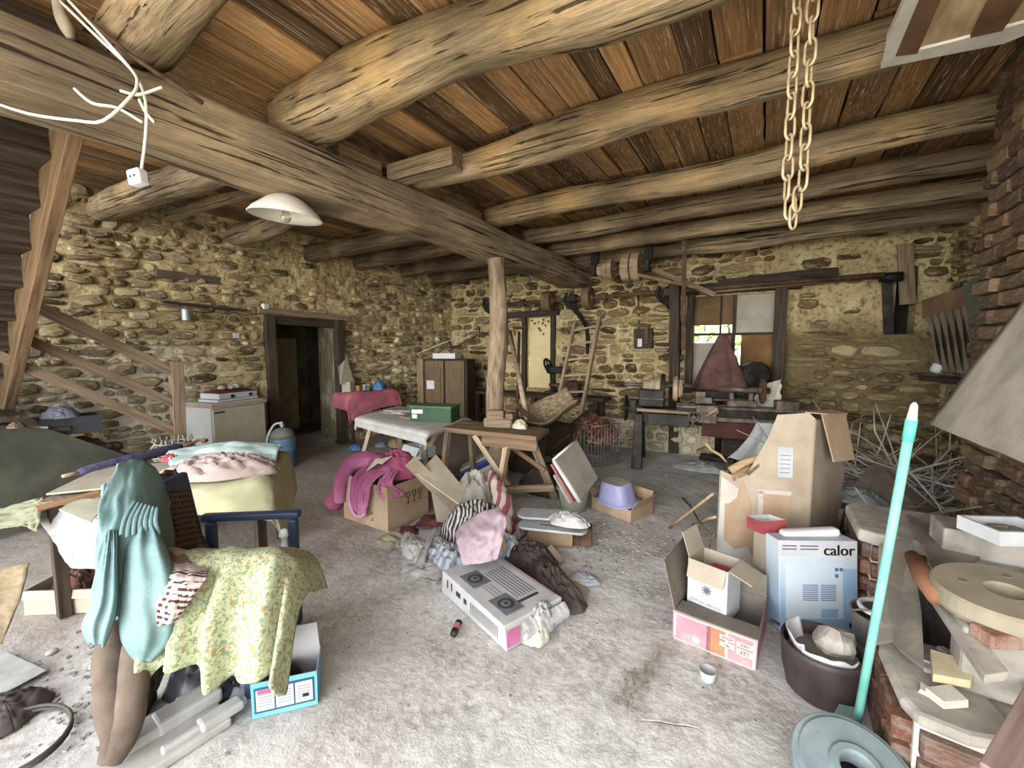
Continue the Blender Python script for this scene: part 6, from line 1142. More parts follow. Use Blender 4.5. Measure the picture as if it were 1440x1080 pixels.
o = cloth('mauve_cloth', [[PD(700, 712, 2.95), PD(672, 722, 2.95), PD(648, 738, 2.95), PD(640, 750, 2.95)], [PD(712, 728, 2.78), PD(690, 745, 2.72), PD(662, 755, 2.72), PD(642, 762, 2.8)], [PD(708, 755, 2.70), PD(690, 765, 2.66), PD(665, 772, 2.68), PD(646, 775, 2.76)], [PD(702, 786, 2.68), PD(688, 790, 2.66), PD(668, 793, 2.68), PD(650, 795, 2.74)]], mat('dusty_mauve_pink', 'b59aa4', 'cdb4bc', 4., rough=.95, bump=.12), 'dusty mauve cloth draped over the front of the fabric pile', amp=.022, fr=5, seed=4, th=.012)
heap('bluish_cloth', PZ(632, 790), .22, .16, .12, m_strip2, 'blue and white striped cloth at the left of the fabric pile', seed=83)
heap('striped_shirt', PZ(706, 790) + V((-.02, .1, 0)), .16, .14, .17, m_strip2, 'white and blue striped shirt right of the mauve cloth', seed=84)
m_bwn = mat('dark_brown_fleece', '50433f', '6a5b56', 6., rough=1., bump=.3); heap('brown_fleece', PZ(775, 822), .36, .13, .12, m_bwn, 'dark brown fleece blanket trailing off the fabric pile to the right', 'blanket', seed=7, rz=-.62, freq=3.5)
heap('brown_fleece_fold', PZ(745, 790), .24, .14, .15, m_bwn, 'crumpled dark brown fleece fold behind the speaker carton', seed=85, freq=4.5)
mn = mat('news_print', 'b5b2ac', 'd6d4ce', 25., bump=0, detail=8); mc_ = mat('color_magazine_print', 'c9bfc0', 'e2dedc', 6., bump=0, dust=('a03050', 8., .6, .64, .8))
for pts, m_, lb_, z in ((((520, 765), (548, 775), (575, 755), (552, 745)), m_cardg, 'flat beige paper left of the paper litter', .012), (((563, 805), (612, 822), (640, 790), (600, 778)), mn, 'crumpled newspaper sheet at the front of the paper litter', .02), (((578, 790), (594, 800), (614, 752), (612, 742), (580, 750)), mc_, 'magazine with red pictures in the paper litter', .06), (((556, 770), (580, 782), (590, 755), (570, 748)), mn, 'grey newspaper page beside the moving box', .03), (((580, 742), (625, 742), (632, 728), (598, 724)), m_maroon, 'dark red printed folder behind the paper litter', .05)):
    o = MB().sheet((lambda P: lambda u, v: lerp(lerp(P[0], P[1], u), lerp(P[3], P[2], u), v) + Z3 * (.035 * abs(nz((u * 3, v * 3, z * 90))) + .02 * math.sin(u * 3) * math.sin(v * 3)))([PZ(q[0], q[1], z) for q in (pts[0], pts[1], pts[2], pts[3])]), 10, 10, .003).build('paper_sheet', m_); tag(o, lb_, 'paper')
heap('crumpled_newspaper', PZ(588, 778), .13, .11, .09, mn, 'crumpled ball of newspaper amid the paper litter', 'newspaper', seed=90, freq=5); heap('dark_garment', PZ(610, 735), .13, .06, .06, m_blk, 'black garment lying between the cartons', 'cloth', seed=91)
for px, py, rx, ry, h_, m_, lb_, nm, sd in ((612, 770, .14, .10, .08, mn, 'crumpled newspaper under the striped cloth', 'newspaper_ball', 140), (600, 800, .12, .09, .05, m_wcov, 'white paper bag at the near edge of the litter', 'paper_bag', 141), (640, 812, .10, .07, .05, mc_, 'crumpled leaflet beside the speaker carton', 'leaflet', 142), (690, 700, .15, .12, .22, m_bluec, 'slate coloured garment behind the cream cloth', 'garment', 143), (722, 752, .10, .08, .12, m_redst, 'red and cream rag between pile and white boards', 'rag', 144), (575, 748, .10, .06, .04, m_maroon, 'maroon printed bag before the moving box', 'printed_bag', 145)):
    heap(nm, PZ(px, py), rx, ry, h_, m_, lb_, 'litter', seed=sd, freq=5., ridge=.5)
# ------------------------------------------------------------------ speaker carton
sA, sB = PZ(621, 832), PZ(712, 917); sx2 = (sB - sA).normalized(); Ms = Matrix((sx2, V((-sx2.y, sx2.x, 0)), Z3)).transposed().to_4x4(); sl = (sB - sA).length; swd = .42; Ms.translation = (sA + sB) / 2 + V((-sx2.y, sx2.x, 0)) * swd / 2
sp_ = thing('speaker_carton', 'dirty white hi-fi carton printed with two speakers lying on the floor', 'box', Ms.translation); m_wcart = mat('dirty_white_carton', 'c5c4c4', 'dcdbda', 5., rough=.7, bump=.05, dust=('a8a49e', 3., .5, .75, .6)); sh_ = .145
mb = MB(); mb.hexa([(-sl / 2, -swd / 2, 0), (sl / 2, -swd / 2, 0), (sl / 2, swd / 2, 0), (-sl / 2, swd / 2, 0), (-sl / 2 + .005, -swd / 2 + .004, sh_), (sl / 2 - .03, -swd / 2 + .006, sh_ - .02), (sl / 2 - .01, swd / 2, sh_ - .005), (-sl / 2, swd / 2, sh_)]); mb.build('body', m_wcart, sp_, M=Ms, bev=.006)
TP = lambda x, y: Ms @ Matrix.Translation((x, y, sh_ + .0008 - .012 * max(0, x / sl + .1)))
m_gp = mat('grey_print', '6a6c70', '84868a', 5., bump=0); m_gp2 = mat('dark_grey_print', '3a3c40', '4c4e54', 5., bump=0)
for x in (-.13, .19):
    d_ = decal('speaker_print', TP(x, -.04 - .05), .17, .13, m_gp, sp_); MB().lathe([(.05, 0), (.05, .0012)], 24).build('woofer_print', m_gp2, d_, M=TP(x, -.09) @ Matrix.Translation((0, 0, .001))); MB().lathe([(.03, 0), (.03, .0012)], 20).build('woofer_print', m_gp, d_, M=TP(x, -.09) @ Matrix.Translation((0, 0, .002))); MB().lathe([(.012, 0), (.012, .0012)], 14).build('woofer_print', m_gp2, d_, M=TP(x, -.09) @ Matrix.Translation((0, 0, .003)))
for k in range(7): decal('print_line', TP(.02, -.0 + k * .022), .34, .004, m_gp2, sp_)
for k in range(3): decal('print_line', TP(.04, -.05 - k * .025), .14, .003, m_gp, sp_)
decal('jagged_mark', TP(.22, .05), .02, .16, m_gp2, sp_); decal('pink_band', TP(0, .185), sl * .85, .02, mat('faded_pink_print', 'c2a0ae', 'd0b2be', 4., bump=0), sp_)
SF = lambda x, z: onbox(Ms, x, -swd / 2 - .0006, z, '-y')
for x in (-.27, -.22): decal('side_mark', SF(x, .09), .012, .05, m_gp2, sp_)
decal('side_mark', SF(-.14, .08), .05, .03, m_gp2, sp_); decal('side_mark', SF(-.06, .075), .03, .03, m_gp2, sp_)
for k in range(22): decal('print_line', SF(-.0 + k * .013, .065), .003, .07, m_gp, sp_)
decal('pink_corner', onbox(Ms, sl / 2 + .0005, -swd / 2 + .05, .06, '+x'), .09, .09, mat('bright_pink_print', 'd0509a', 'e272b0', 4., bump=0), sp_)
heap('torn_flap', Ms @ V((sl / 2 - .02, .06, .03)), .08, .13, .12, m_wcart, seed=95, parent=sp_); heap('foam_piece', Ms @ V((sl / 2 + .02, -.02, .0)), .07, .07, .1, m_sackc, seed=96, parent=sp_)
MB().sheet(lambda u, v: Ms @ V((sl / 2 + .002 + .05 * math.sin(u * 3), lerp(-swd / 2 + .1, swd / 2, v), .01 + .11 * u + .01 * nz((u * 5, v * 9, 2)))), 6, 16, .004).build('end_flap', m_wcart, sp_)
# deodorant can, gold foil, clear bag
cp_ = PZ(638, 897) + Z3 * .022; Mcn = Matrix.Translation(cp_) @ Matrix.Rotation(1.95, 4, 'Z') @ Matrix.Rotation(math.pi / 2, 4, 'Y'); cn = thing('spray_can', 'small dark spray can with pink band lying on the floor', 'spray can', cp_)
MB().lathe([(.006, -.01), (.02, 0), (.021, .03)], 16).build('cap', m_iron, cn, M=Mcn, smooth=True); MB().lathe([(.021, .03), (.021, .075)], 16).build('label_band', mat('pink_label', 'c05a72', 'd88a96', 9., bump=0), cn, M=Mcn); MB().lathe([(.021, .075), (.021, .10), (.012, .112)], 16).build('can_end', m_iron, cn, M=Mcn)
heap('gold_foil', PZ(786, 812), .045, .04, .06, mat('gold_foil', 'a08c3c', 'd6c878', 9., rough=.3, metal=.6), 'small crumpled gold foil right of the brown fleece', 'foil', seed=97, freq=5)
heap('clear_plastic_bag', PZ(822, 815), .11, .08, .03, mat('cloudy_plastic', 'b5bcc2', 'cdd3d8', 6., rough=.25), 'cloudy plastic bag flat on the floor right of the foil', 'plastic bag', seed=98); o = poly_plate('cardboard_scrap', [PZ(800, 820, .012), PZ(828, 840, .012), PZ(825, 823, .012), PZ(815, 813, .012)], .006, m_cardg); tag(o, 'small beige cardboard scrap at the end of the brown fleece', 'cardboard')
# ------------------------------------------------------------------ white boards, cool box lid, bucket, basin
def rboard(name, pa, pb, w_, th, m, lab, n=10, rz=0., tilt=0.):
    M = frame(pa, pb) @ Matrix.Rotation(tilt, 4, 'X'); L = (V(pb) - V(pa)).length; pts = []
    for k in range(n + 1): a = -math.pi / 2 + math.pi * k / n; pts.append((L - w_ * .35 + w_ * .35 * math.cos(a), w_ / 2 * math.sin(a)))
    for k in range(n + 1): a = math.pi / 2 + math.pi * k / n; pts.append((w_ * .35 + w_ * .35 * math.cos(a), w_ / 2 * math.sin(a)))
    o = MB().prism(pts, 0, th).build(name, m, M=M, bev=.004); tag(o, lab, 'board'); return o
m_wb = mat('greyish_white_board', 'bfc2c6', 'dadcdf', 5., rough=.5, bump=.03, dust=('a39c92', 3., .52, .75, .5))
rb = rboard('bed_board', PZ(730, 738, .16), PZ(826, 748, .16), .17, .02, m_wb, 'front white board with rounded ends and a slot, stacked on cartons'); MB().box((.25, 0, .021), (.16, .008, .004)).build('slot', m_blk, rb, M=frame(PZ(730, 738, .16), PZ(826, 748, .16)))
rboard('bed_board', PZ(728, 723, .20), PZ(815, 728, .20), .20, .02, m_wb, 'rear greyish board with rounded end behind the slotted white board'); heap('white_sheet_bundle', PZ(800, 735, .22), .17, .11, .08, mat('white_cotton', 'd2d0ce', 'e6e4e2', 6., rough=.95, bump=.2, dust=('9a9690', 6., .6, .75, .4)), 'crumpled white sheet lying on the white boards', seed=99, freq=4.5)
o = MB().box((0, 0, .07), (.36, .16, .14)).build('supporting_carton', m_tan, M=fr(PZ(770, 765) + V((0, .06, 0)), .4), bev=.004); tag(o, 'flattened tan carton propping up the white boards', 'box'); o = MB().box((0, 0, .08), (.16, .1, .16)).build('metal_stand', m_rust, M=fr(PZ(815, 768) + V((0, .05, 0)), .3), bev=.004); tag(o, 'small rusty stand under the right end of the white boards', 'stand')
for a_, b_, w_, lb_ in (((PZ(708, 775, .12)), PZ(700, 735, .30), .06, 'upright wooden shoe tree shaped strip beside the mauve cloth'), (PZ(790, 790, .02), PZ(772, 768, .10), .05, 'tan wood strip poking from under the white boards')): o = plk('wood_strip', a_, b_, w_, .02, m_wood_l, up=(1, -.3, .2), bev=.006); tag(o, lb_, 'strip')
lc0, lc1, lc2, lc3 = PD(812, 618, 4.15), PD(842, 672, 3.95), PD(817, 705, 3.72), PD(780, 646, 3.90); nn = (lc1 - lc0).cross(lc3 - lc0).normalized(); nn = nn if nn.dot(ray(810, 660)) < 0 else -nn
cl_ = thing('cool_box_lid', 'dusty grey cool box lid with white rim leaning on the bucket', 'lid', PZ(815, 705)); MB().add([p - nn * .035 for p in (lc0, lc1, lc2, lc3)] + [p + nn * .0 for p in (lc0, lc1, lc2, lc3)], BOXF).build('panel', mat('dusty_grey_plastic', '857e70', 'a09888', 4.), cl_, bev=.012); e0 = lambda a, b: rod('rim', [a - nn * .022, b - nn * .022], .02, m_whitep, cl_); e0(lc3, lc2); e0(lc0, lc3)
o = plk('red_plastic_bar', PD(777, 652, 3.98), PD(808, 706, 3.85), .06, .02, mat('coral_red_plastic', 'b84a4a', 'd46a66', 4., rough=.5)); tag(o, 'coral red plastic bar under the cool box lid', 'bar'); o = rboard('pale_lath', PD(780, 668, 4.1), PD(803, 708, 3.85), .05, .015, m_wcov, 'pale lath sticking out of the green bucket')
bk0 = PZ(797, 722) + V((0, .16, 0)); bu_ = thing('bucket', 'pale green plastic bucket under the cool box lid', 'bucket', bk0); MB().lathe([(.12, 0), (.155, .20), (.17, .205), (.17, .23), (.16, .23), (.15, .2), (.11, .012)], 26, cap1=True).build('body', mat('pale_green_plastic', 'a3ab8c', 'bfc6a8', 4., rough=.5), bu_, M=Matrix.Translation(bk0), smooth=False); rod('handle', [bk0 + V((.165 * math.cos(t_), .165 * math.sin(t_) * .6 - .06, .21 + .0 * t_)) for t_ in [math.pi * (1 + k / 12) for k in range(13)]], .005, m_wire, bu_, 5)
ba = PZ(860, 728) + V((.0, .17, .12)); bn = thing('basin', 'lilac plastic basin turned upside down on an open carton', 'basin', ba); m_lil = mat('lilac_plastic', '9a98cc', 'b0aedc', 3., rough=.4, bump=.02); Mbn = Matrix.Translation(ba) @ Matrix.Rotation(-.35, 4, 'Z') @ Matrix.Rotation(.12, 4, 'X')
def sqp(r_, z, e=4.): return [(r_ * (abs(math.cos(a)) ** e + abs(math.sin(a)) ** e) ** (-1 / e) * math.cos(a), r_ * .82 * (abs(math.cos(a)) ** e + abs(math.sin(a)) ** e) ** (-1 / e) * math.sin(a), z) for a in [2 * math.pi * k / 32 for k in range(32)]]
lv = [sqp(.215, 0, 2.6), sqp(.21, .02, 2.6), sqp(.175, .018, 3), sqp(.165, .03, 4), sqp(.13, .185, 4.5), sqp(.12, .195, 4.5)]; mb = MB(); vs = [p for l_ in lv for p in l_]; mb.add(vs, [(i * 32 + j, i * 32 + (j + 1) % 32, (i + 1) * 32 + (j + 1) % 32, (i + 1) * 32 + j) for i in range(5) for j in range(32)]); mb.build('body', m_lil, bn, M=Mbn, smooth=True)
MB().add(sqp(.121, .196, 4.5) + sqp(.10, .198, 4.5) + [(0, 0, .198)], [(j, (j + 1) % 32, 32 + (j + 1) % 32, 32 + j) for j in range(32)] + [(32 + j, 32 + (j + 1) % 32, 64) for j in range(32)]).build('dusty_bottom', mat('dusty_base', '9a927e', 'aea692', 6.), bn, M=Mbn)
carton('open_carton', 'torn brown open carton under the lilac basin', fr(ba + V((.03, .06, -.125)), -.35), .46, .36, .12, m_card, [('+y', .25, .10), ('+x', .5, .10), ('-x', .9, .08)], jit=.02)
# ------------------------------------------------------------------ tall cut carton with firewood
FA = PZ(1007, 802); FB = V((.31, 3.42, 0)); fx = (FB - FA).normalized(); fy = V((.26, .62, 0)).normalized(); Mf = Matrix((fx, fy, Z3)).transposed().to_4x4(); Mf.translation = FA; fw = (FB - FA).length; fd = .62
m_bc = mat('beige_dusty_carton', 'b09a80', 'cbb89c', 3., rough=.9, bump=.12, dust=('dccfb8', 2., .45, .7, .6)); m_torn = mat('torn_white_card', 'cfc6b8', 'e0d9cd', 7., rough=.95, bump=.2, dust=('9a8a74', 9., .6, .7, .7))
bc = thing('tall_carton', 'tall cut-open beige carton filled with firewood sticks', 'box', FA)
fp = [(0, 0), (fw, 0), (fw, 1.13), (fw - .04, 1.17), (fw * .60, 1.15), (fw * .52, 1.0), (fw * .30, .72), (fw * .22, .69), (.0, .74)]
P_ = lambda x, y, z: Mf @ V((x, y, z))
MxF = Mf @ Matrix(((1, 0, 0, 0), (0, 0, 1, 0), (0, 1, 0, 0), (0, 0, 0, 1)))
MB().prism(fp, 0, .008).sk(MxF).build('front_panel', m_bc, bc); MB().box((fw, fd / 2, .56), (.008, fd, 1.12)).sk(Mf).build('side_panel', m_bc, bc); MB().box((0, fd / 2, .36), (.008, fd, .72)).sk(Mf).build('side_panel', m_bc, bc); MB().box((fw / 2, fd, .40), (fw, .008, .8)).sk(Mf).build('back_panel', m_bc, bc)
MB().hexa([(fw - .06, -.01, 1.17), (fw + .06, .02, 1.16), (fw + .10, .30, 1.14), (fw - .0, .30, 1.16), (fw - .06, -.01, 1.178), (fw + .06, .02, 1.168), (fw + .10, .30, 1.148), (fw, .30, 1.168)]).sk(Mf).build('flap', m_card, bc); MB().hexa([(fw + .03, .0, 1.16), (fw + .09, .25, 1.15), (fw + .16, .27, .82), (fw + .11, .02, .84), (fw + .038, .0, 1.162), (fw + .098, .25, 1.152), (fw + .168, .27, .822), (fw + .118, .02, .842)]).sk(Mf).build('flap', m_card, bc)
def fdec(nm, pts, m, off=.002): return MB().prism(pts, 0, .0015).sk(Mf @ Matrix(((1, 0, 0, 0), (0, 0, -1, -off), (0, 1, 0, 0), (0, 0, 0, 1)))).build(nm, m, bc)
fdec('torn_layer', [(.0, .02), (fw * .42, .0), (fw * .42, .12), (fw * .35, .2), (fw * .2, .17), (fw * .08, .24), (fw * .07, .5), (fw * .2, .52), (fw * .22, .62), (.01, .70)], m_torn); fdec('brown_patch', [(fw * .08, .24), (fw * .2, .18), (fw * .40, .22), (fw * .36, .52), (fw * .26, .68), (fw * .2, .55), (fw * .08, .48)], m_card, .003)
fdec('taped_patch', [(fw * .45, .37), (fw * .80, .36), (fw * .79, .60), (fw * .46, .60)], m_card, .003); fdec('tape', [(fw * .445, .36), (fw * .5, .36), (fw * .5, .61), (fw * .445, .61)], m_torn, .005); fdec('tape', [(fw * .445, .365), (fw * .80, .355), (fw * .80, .37), (fw * .445, .38)], m_blk, .005); fdec('tape', [(fw * .445, .595), (fw * .80, .595), (fw * .80, .625), (fw * .445, .625)], m_torn, .005)
lb3 = fdec('paper_label', [(fw * .64, .72), (fw * .80, .72), (fw * .79, .93), (fw * .63, .93)], mat('pale_blue_paper', 'c2c8cc', 'd6dadc', 8., bump=0), .003)
for k in range(5): fdec('print_line', [(fw * .66, .75 + .03 * k), (fw * .77, .75 + .03 * k), (fw * .77, .756 + .03 * k), (fw * .66, .756 + .03 * k)], mat('grey_ink', '8a8f98', '9a9fa8', 4., bump=0), .005)
MB().box((fw * .62, -.05, .12), (.2, .008, .26)).sk(Mf @ Matrix.Rotation(-.15, 4, 'X')).build('inner_flap', m_bc, bc)
m_stick = [mat('pale_split_stick', 'b08f60', 'd2b384', 3., GR, rand=.15), mat('grey_bark_stick', '6b5c48', '94836a', 4., GR, rand=.15), mat('brown_stick', '84643e', 'a88656', 3., GR, rand=.1)]
rr = random.Random(14)
def stick(a, b, r, m, lab, grp=None, bend=.02, nm='stick'):
    a, b = V(a), V(b); n_ = V((rr.uniform(-1, 1), rr.uniform(-1, 1), rr.uniform(-1, 1))) * bend; o = rod(nm, [a, lerp(a, b, .35) + n_, lerp(a, b, .7) - n_ * .6, b], [r, r * 1.05, r * .95, r * .8], m, None, 7); return tag(o, lab, 'stick', grp)
for i in range(16):
    x0_ = rr.uniform(.03, fw * .35); y0_ = rr.uniform(.08, fd - .1); stick(P_(x0_, y0_, rr.uniform(.3, .55)), P_(min(x0_ + rr.uniform(.1, .35), fw - .05), rr.uniform(.1, fd - .1), rr.uniform(.62, .86)), rr.uniform(.01, .024), m_stick[i % 3], 'firewood stick standing in the tall carton', 'firewood sticks in the tall carton')
stick(P_(.04, .05, .73), P_(fw * .5, .12, .88), .028, m_stick[0], 'thick pale split log lying across the top of the tall carton'); stick(P_(.06, .03, .68), P_(fw * .45, .06, .80), .03, m_stick[2], 'thick brown stick at the front rim of the tall carton'); stick(P_(fw * .28, .02, .72), P_(fw * .52, .2, .98), .022, m_stick[1], 'grey forked branch leaning on the slanted cut of the carton', bend=.04)
for (x, y, lb_) in ((1000, 640, ''),): pass
for a_, b_, r_, lb_ in ((PZ(942, 742, .01), PD(1003, 694, 3.0), .012, 'long thin pale branch leaning from the floor to the carton'), (PZ(975, 738, .01), PD(1006, 727, 2.98), .014, 'short pale branch on the floor left of the tall carton'), (PZ(960, 700, .01), PD(1000, 755, 2.95), .009, 'thin grey twig beside the tall carton'), (PD(992, 622, 3.5), PD(1022, 650, 3.4), .012, 'pale stick poking up behind the tall carton'), (PZ(985, 800, .01), PD(1005, 750, 2.9), .010, 'crooked twig at the near left corner of the tall carton')): stick(a_, b_, r_, m_stick[0 if r_ > .011 else 1], lb_, bend=.03)
heap('plastic_sheeting', PZ(985, 660), .35, .18, .10, mat('cloudy_sheeting', 'a5aaa8', 'c6cac8', 7., rough=.25, bump=.3), 'cloudy plastic sheeting on the floor behind the tall carton', 'plastic sheet', seed=101, freq=6.)
# ------------------------------------------------------------------ brushwood, chute, bundle
bw = MB(); rr = random.Random(77); m_twig = mat('grey_twig', 'a89e90', 'ddd5c8', 6., rough=.9, bump=0, rand=.25); c0 = V((1.05, 5.0, 0))
for i in range(520):
    p = V((rr.gauss(1.08, .36), rr.gauss(4.95, .55), 0)); p.x = min(max(p.x, .35), 1.8); hh = .55 * math.exp(-((p.x - 1.1) / .6) ** 2 - ((p.y - 4.95) / .8) ** 2) + .04; p.z = rr.uniform(.01, hh)
    d_ = V((rr.uniform(-1, 1), rr.uniform(-1, .6), rr.uniform(-.25, .55))).normalized() * rr.uniform(.15, .5); k = V((rr.uniform(-1, 1), rr.uniform(-1, 1), rr.uniform(-1, 1))) * .05; e = p + d_ * 2; e.x = min(e.x, 1.84); e.z = max(e.z, .01); r_ = rr.uniform(.004, .011); bw.tube([p, lerp(p, e, .5) + k, e], [r_, r_ * .8, r_ * .4], 4)
o = bw.build('brushwood_pile', m_twig); tag(o, 'tangled pile of grey brushwood twigs against the right wall', 'brushwood'); o['kind'] = 'stuff'
for a_, b_, lb_ in ((V((1.0, 4.6, .25)), V((.95, 5.4, 1.05)), 'long bent twig rising out of the brushwood'), (V((1.25, 4.7, .3)), V((1.45, 5.2, .95)), 'forked twig rising beside the teal pole'), (V((.6, 4.6, .3)), V((.45, 5.6, .85)), 'thin twig leaning to the left above the brushwood')): stick(a_, b_, .008, m_twig, lb_, bend=.08)
c1_, c2_, c3_, c4_ = PD(1232, 645, 3.7), PD(1192, 692, 3.35), PD(1216, 716, 3.15), PD(1318, 716, 3.25); m_ch = mat('rusty_sheet_metal', '857668', 'b09e8c', 5., rough=.6, bump=.2, metal=.2, dust=('a3968a', 3., .5, .7, .5))
chu = thing('metal_chute', 'rusty sheet metal chute tipped on the brushwood', 'chute', PZ(1240, 735)); up_ = V((0, 0, .0))
MB().add([c1_, c2_, c3_, PD(1238, 652, 3.6)] + [p + V((.008, .008, -.004)) for p in (c1_, c2_, c3_, PD(1238, 652, 3.6))], BOXF).build('side', m_ch, chu); MB().add([PD(1238, 650, 3.6), c3_, PD(1295, 725, 3.1), c4_] + [p + V((.008, .008, -.006)) for p in (PD(1238, 650, 3.6), c3_, PD(1295, 725, 3.1), c4_)], BOXF).build('bottom', m_ch, chu); rod('rolled_edge', [PD(1238, 648, 3.6), PD(1280, 682, 3.42), c4_], .012, m_ch, chu)
MB().add([c3_, PD(1295, 725, 3.1), V((PD(1295, 725, 3.1).x, PD(1295, 725, 3.1).y + .05, .02)), V((c3_.x, c3_.y + .05, .02))] + [p + V((.01, .01, 0)) for p in (c3_, PD(1295, 725, 3.1), V((PD(1295, 725, 3.1).x, PD(1295, 725, 3.1).y + .05, .02)), V((c3_.x, c3_.y + .05, .02)))], BOXF).build('end', m_ch, chu)
rr = random.Random(5); bd0 = PZ(1195, 790) + V((.05, .25, 0))
for i in range(18):
    p = bd0 + V((rr.uniform(-.16, .16), rr.uniform(-.14, .14), rr.uniform(.0, .05))); q = p + V((rr.uniform(-.08, .02), rr.uniform(-.28, -.1), rr.uniform(.22, .40))); o = stick(q, p, rr.uniform(.010, .018), m_stick[1], 'cut stick in the small bundle between carton and forge', 'bundle of cut sticks between carton and forge', .005)
heap('grey_plastic_cover', bd0 + V((0, .02, .40)), .2, .16, .10, mat('grey_film', '7d8480', '9aa09c', 6., rough=.3), 'grey plastic film lying over the bundle of sticks', 'plastic sheet', seed=110)
# ------------------------------------------------------------------ pink crate with wine carton
kA, kB, kD = PZ(946, 897), PZ(1063, 944), PZ(1096, 872); kx_ = (kB - kA).normalized(); ky_ = V((-kx_.y, kx_.x, 0)); kl = (kB - kA).length; kd = .44; Mk = Matrix((kx_, ky_, Z3)).transposed().to_4x4(); Mk.translation = (kA + kB) / 2 + ky_ * kd / 2; kh = .165
m_pk = mat('pink_printed_card', 'c97a8c', 'da97a4', 4., rough=.6, bump=.03, dust=('d8c4c0', 3., .5, .75, .4)); m_in = mat('grey_inner_card', '7d7468', '988e80', 4., rough=.9)
pk_ = carton('pink_carton', 'low pink printed carton with one tall flap holding a wine carton', Mk, kl, kd, kh, m_pk, [('-x', .25, .26), ('+y', .35, .12), ('-y', -1.62, .13)], th=.006, min_=m_in, jit=.004)
KF = lambda x, z, o_=.0012: onbox(Mk, x, -kd / 2 - .004 - o_, z, '-y'); m_or = mat('orange_print', 'c96a38', 'd8844c', 4., bump=0); m_crm = mat('cream_print', 'd8c6b4', 'e2d4c4', 4., bump=0)
decal('cream_border', KF(0, .08, .0), kl * .98, .155, m_crm, pk_); decal('pink_field', KF(-kl * .24, .08), kl * .44, .135, m_pk, pk_); decal('pink_field', KF(kl * .32, .08), kl * .28, .135, m_pk, pk_); decal('orange_field', KF(.015, .08), kl * .22, .135, m_or, pk_)
for x, z, w_, h_ in ((kl * .17, .118, .07, .026), (kl * .37, .112, .075, .026), (kl * .17, .08, .07, .026), (kl * .37, .072, .075, .034)): decal('cream_field', KF(x, z, .0022), w_, h_, m_crm, pk_)
flip = Matrix.Rotation(math.pi, 4, 'Z')
for s_, x, z, sz, m_ in (('HOUK', kl * .17, .118, .019, m_blk), ('VAX', kl * .37, .112, .019, m_blk), ('78 L', kl * .17, .08, .017, m_blk), ('L23', kl * .37, .072, .026, m_blk), ('LG', -kl * .33, .045, .035, m_crm), ('LS', kl * .38, .03, .024, m_crm)): text(s_, sz, KF(x, z, .0032) @ flip, m_, pk_)
MB().lathe([(.02, 0), (.02, .001)], 18).build('round_mark', m_crm, pk_, M=KF(-kl * .2, .045, .002))
Mw = Mk @ Matrix.Translation((-.05, .03, .10)) @ Matrix.Rotation(-.18, 4, 'Z'); m_ww = mat('white_wine_card', 'd2d2d6', 'e4e4e6', 4., rough=.7, bump=.03); wc_ = carton('wine_carton', 'white open wine carton with grey crest standing in the pink carton', Mw, .215, .20, .30, m_ww, [('-y', 2.75, .10), ('-x', .35, .14), ('+x', 1.9, .12)], th=.005, min_=mat('beige_inner_card', 'b5a890', 'c9bca4', 4.), jit=.003)
m_gi = mat('slate_ink', '5a5f70', '6a6f80', 4., bump=0); text('CHATEAU BEAULIEU', .019, onbox(Mw, 0, -.1012, .07, '-y'), m_gi, wc_)
cm = MB(); Mcr = onbox(Mw, 0, -.1008, .15, '-y')
for a in range(10): t_ = a * .628; cm.tube([(.012 * math.cos(t_), .012 * math.sin(t_), 0), (.026 * math.cos(t_ + .3), .026 * math.sin(t_ + .3), 0)], .0035, 5)
cm.lathe([(.012, -.0005), (.012, .001)], 14); cm.build('crest', m_gi, wc_, M=Mcr); decal('rule', onbox(Mw, 0, -.1008, .045, '-y'), .19, .003, m_gi, wc_)
o = MB().box((0, 0, 0), (.10, .05, .09)).build('red_packet', mat('glossy_red', 'b01820', 'c82a30', 4., rough=.35, bump=0), M=Mw @ Matrix.Translation((.03, .02, .215)) @ Matrix.Rotation(.2, 4, 'X'), bev=.008); tag(o, 'glossy red packet inside the white wine carton', 'packet')
o = MB().box((0, 0, .1), (.16, .12, .2)).build('packet_stack', m_in, M=Mw @ Matrix.Translation((.0, .02, .006)) ); tag(o, 'grey packing filling the bottom of the wine carton', 'packing')
o = MB().box((0, 0, .05), (.19, .18, .09)).build('packing_block', m_in, M=Mw @ Matrix.Translation((0, 0, -.095))); tag(o, 'grey packing block under the wine carton inside the pink carton', 'packing')
# ------------------------------------------------------------------ calor carton with lid things behind
gA, gB = PZ(1096, 890), PZ(1207, 892); gx = (gB - gA).normalized(); gy = V((-gx.y, gx.x, 0)); gl_ = (gB - gA).length; gh = .52; Mq = Matrix((gx, gy, Z3)).transposed().to_4x4(); Mq.translation = (gA + gB) / 2; Mq = Mq @ Matrix.Rotation(-.10, 4, 'X')
def m_calor():
    t = NT('pale_blue_product_print'); co = t.coord(); sp = t.n('SeparateXYZ', {0: co}); n_ = t.noise(co, 3., 4); z = t.math('ADD', sp.outputs[2], t.math('MULTIPLY', t.math('SUBTRACT', n_, .5), .12)); col = t.mix(t.ramp(z, .46, .1), 'd6e0ea', '8fb4d6'); col = t.mix(t.math('MULTIPLY', t.ramp(n_, .55, .7), .35), col, 'c9d2da'); return t.out(col, .45)
cq = thing('appliance_carton', 'pale blue appliance carton printed calor standing beside the forge', 'box', Mq.translation); m_cq = m_calor(); dq = .13
MB().box((0, dq / 2, gh / 2), (gl_, dq, gh)).build('body', m_cq, cq, M=Mq, bev=.003); QF = lambda x, z, o_=.001: onbox(Mq, x, -o_, z, '-y')
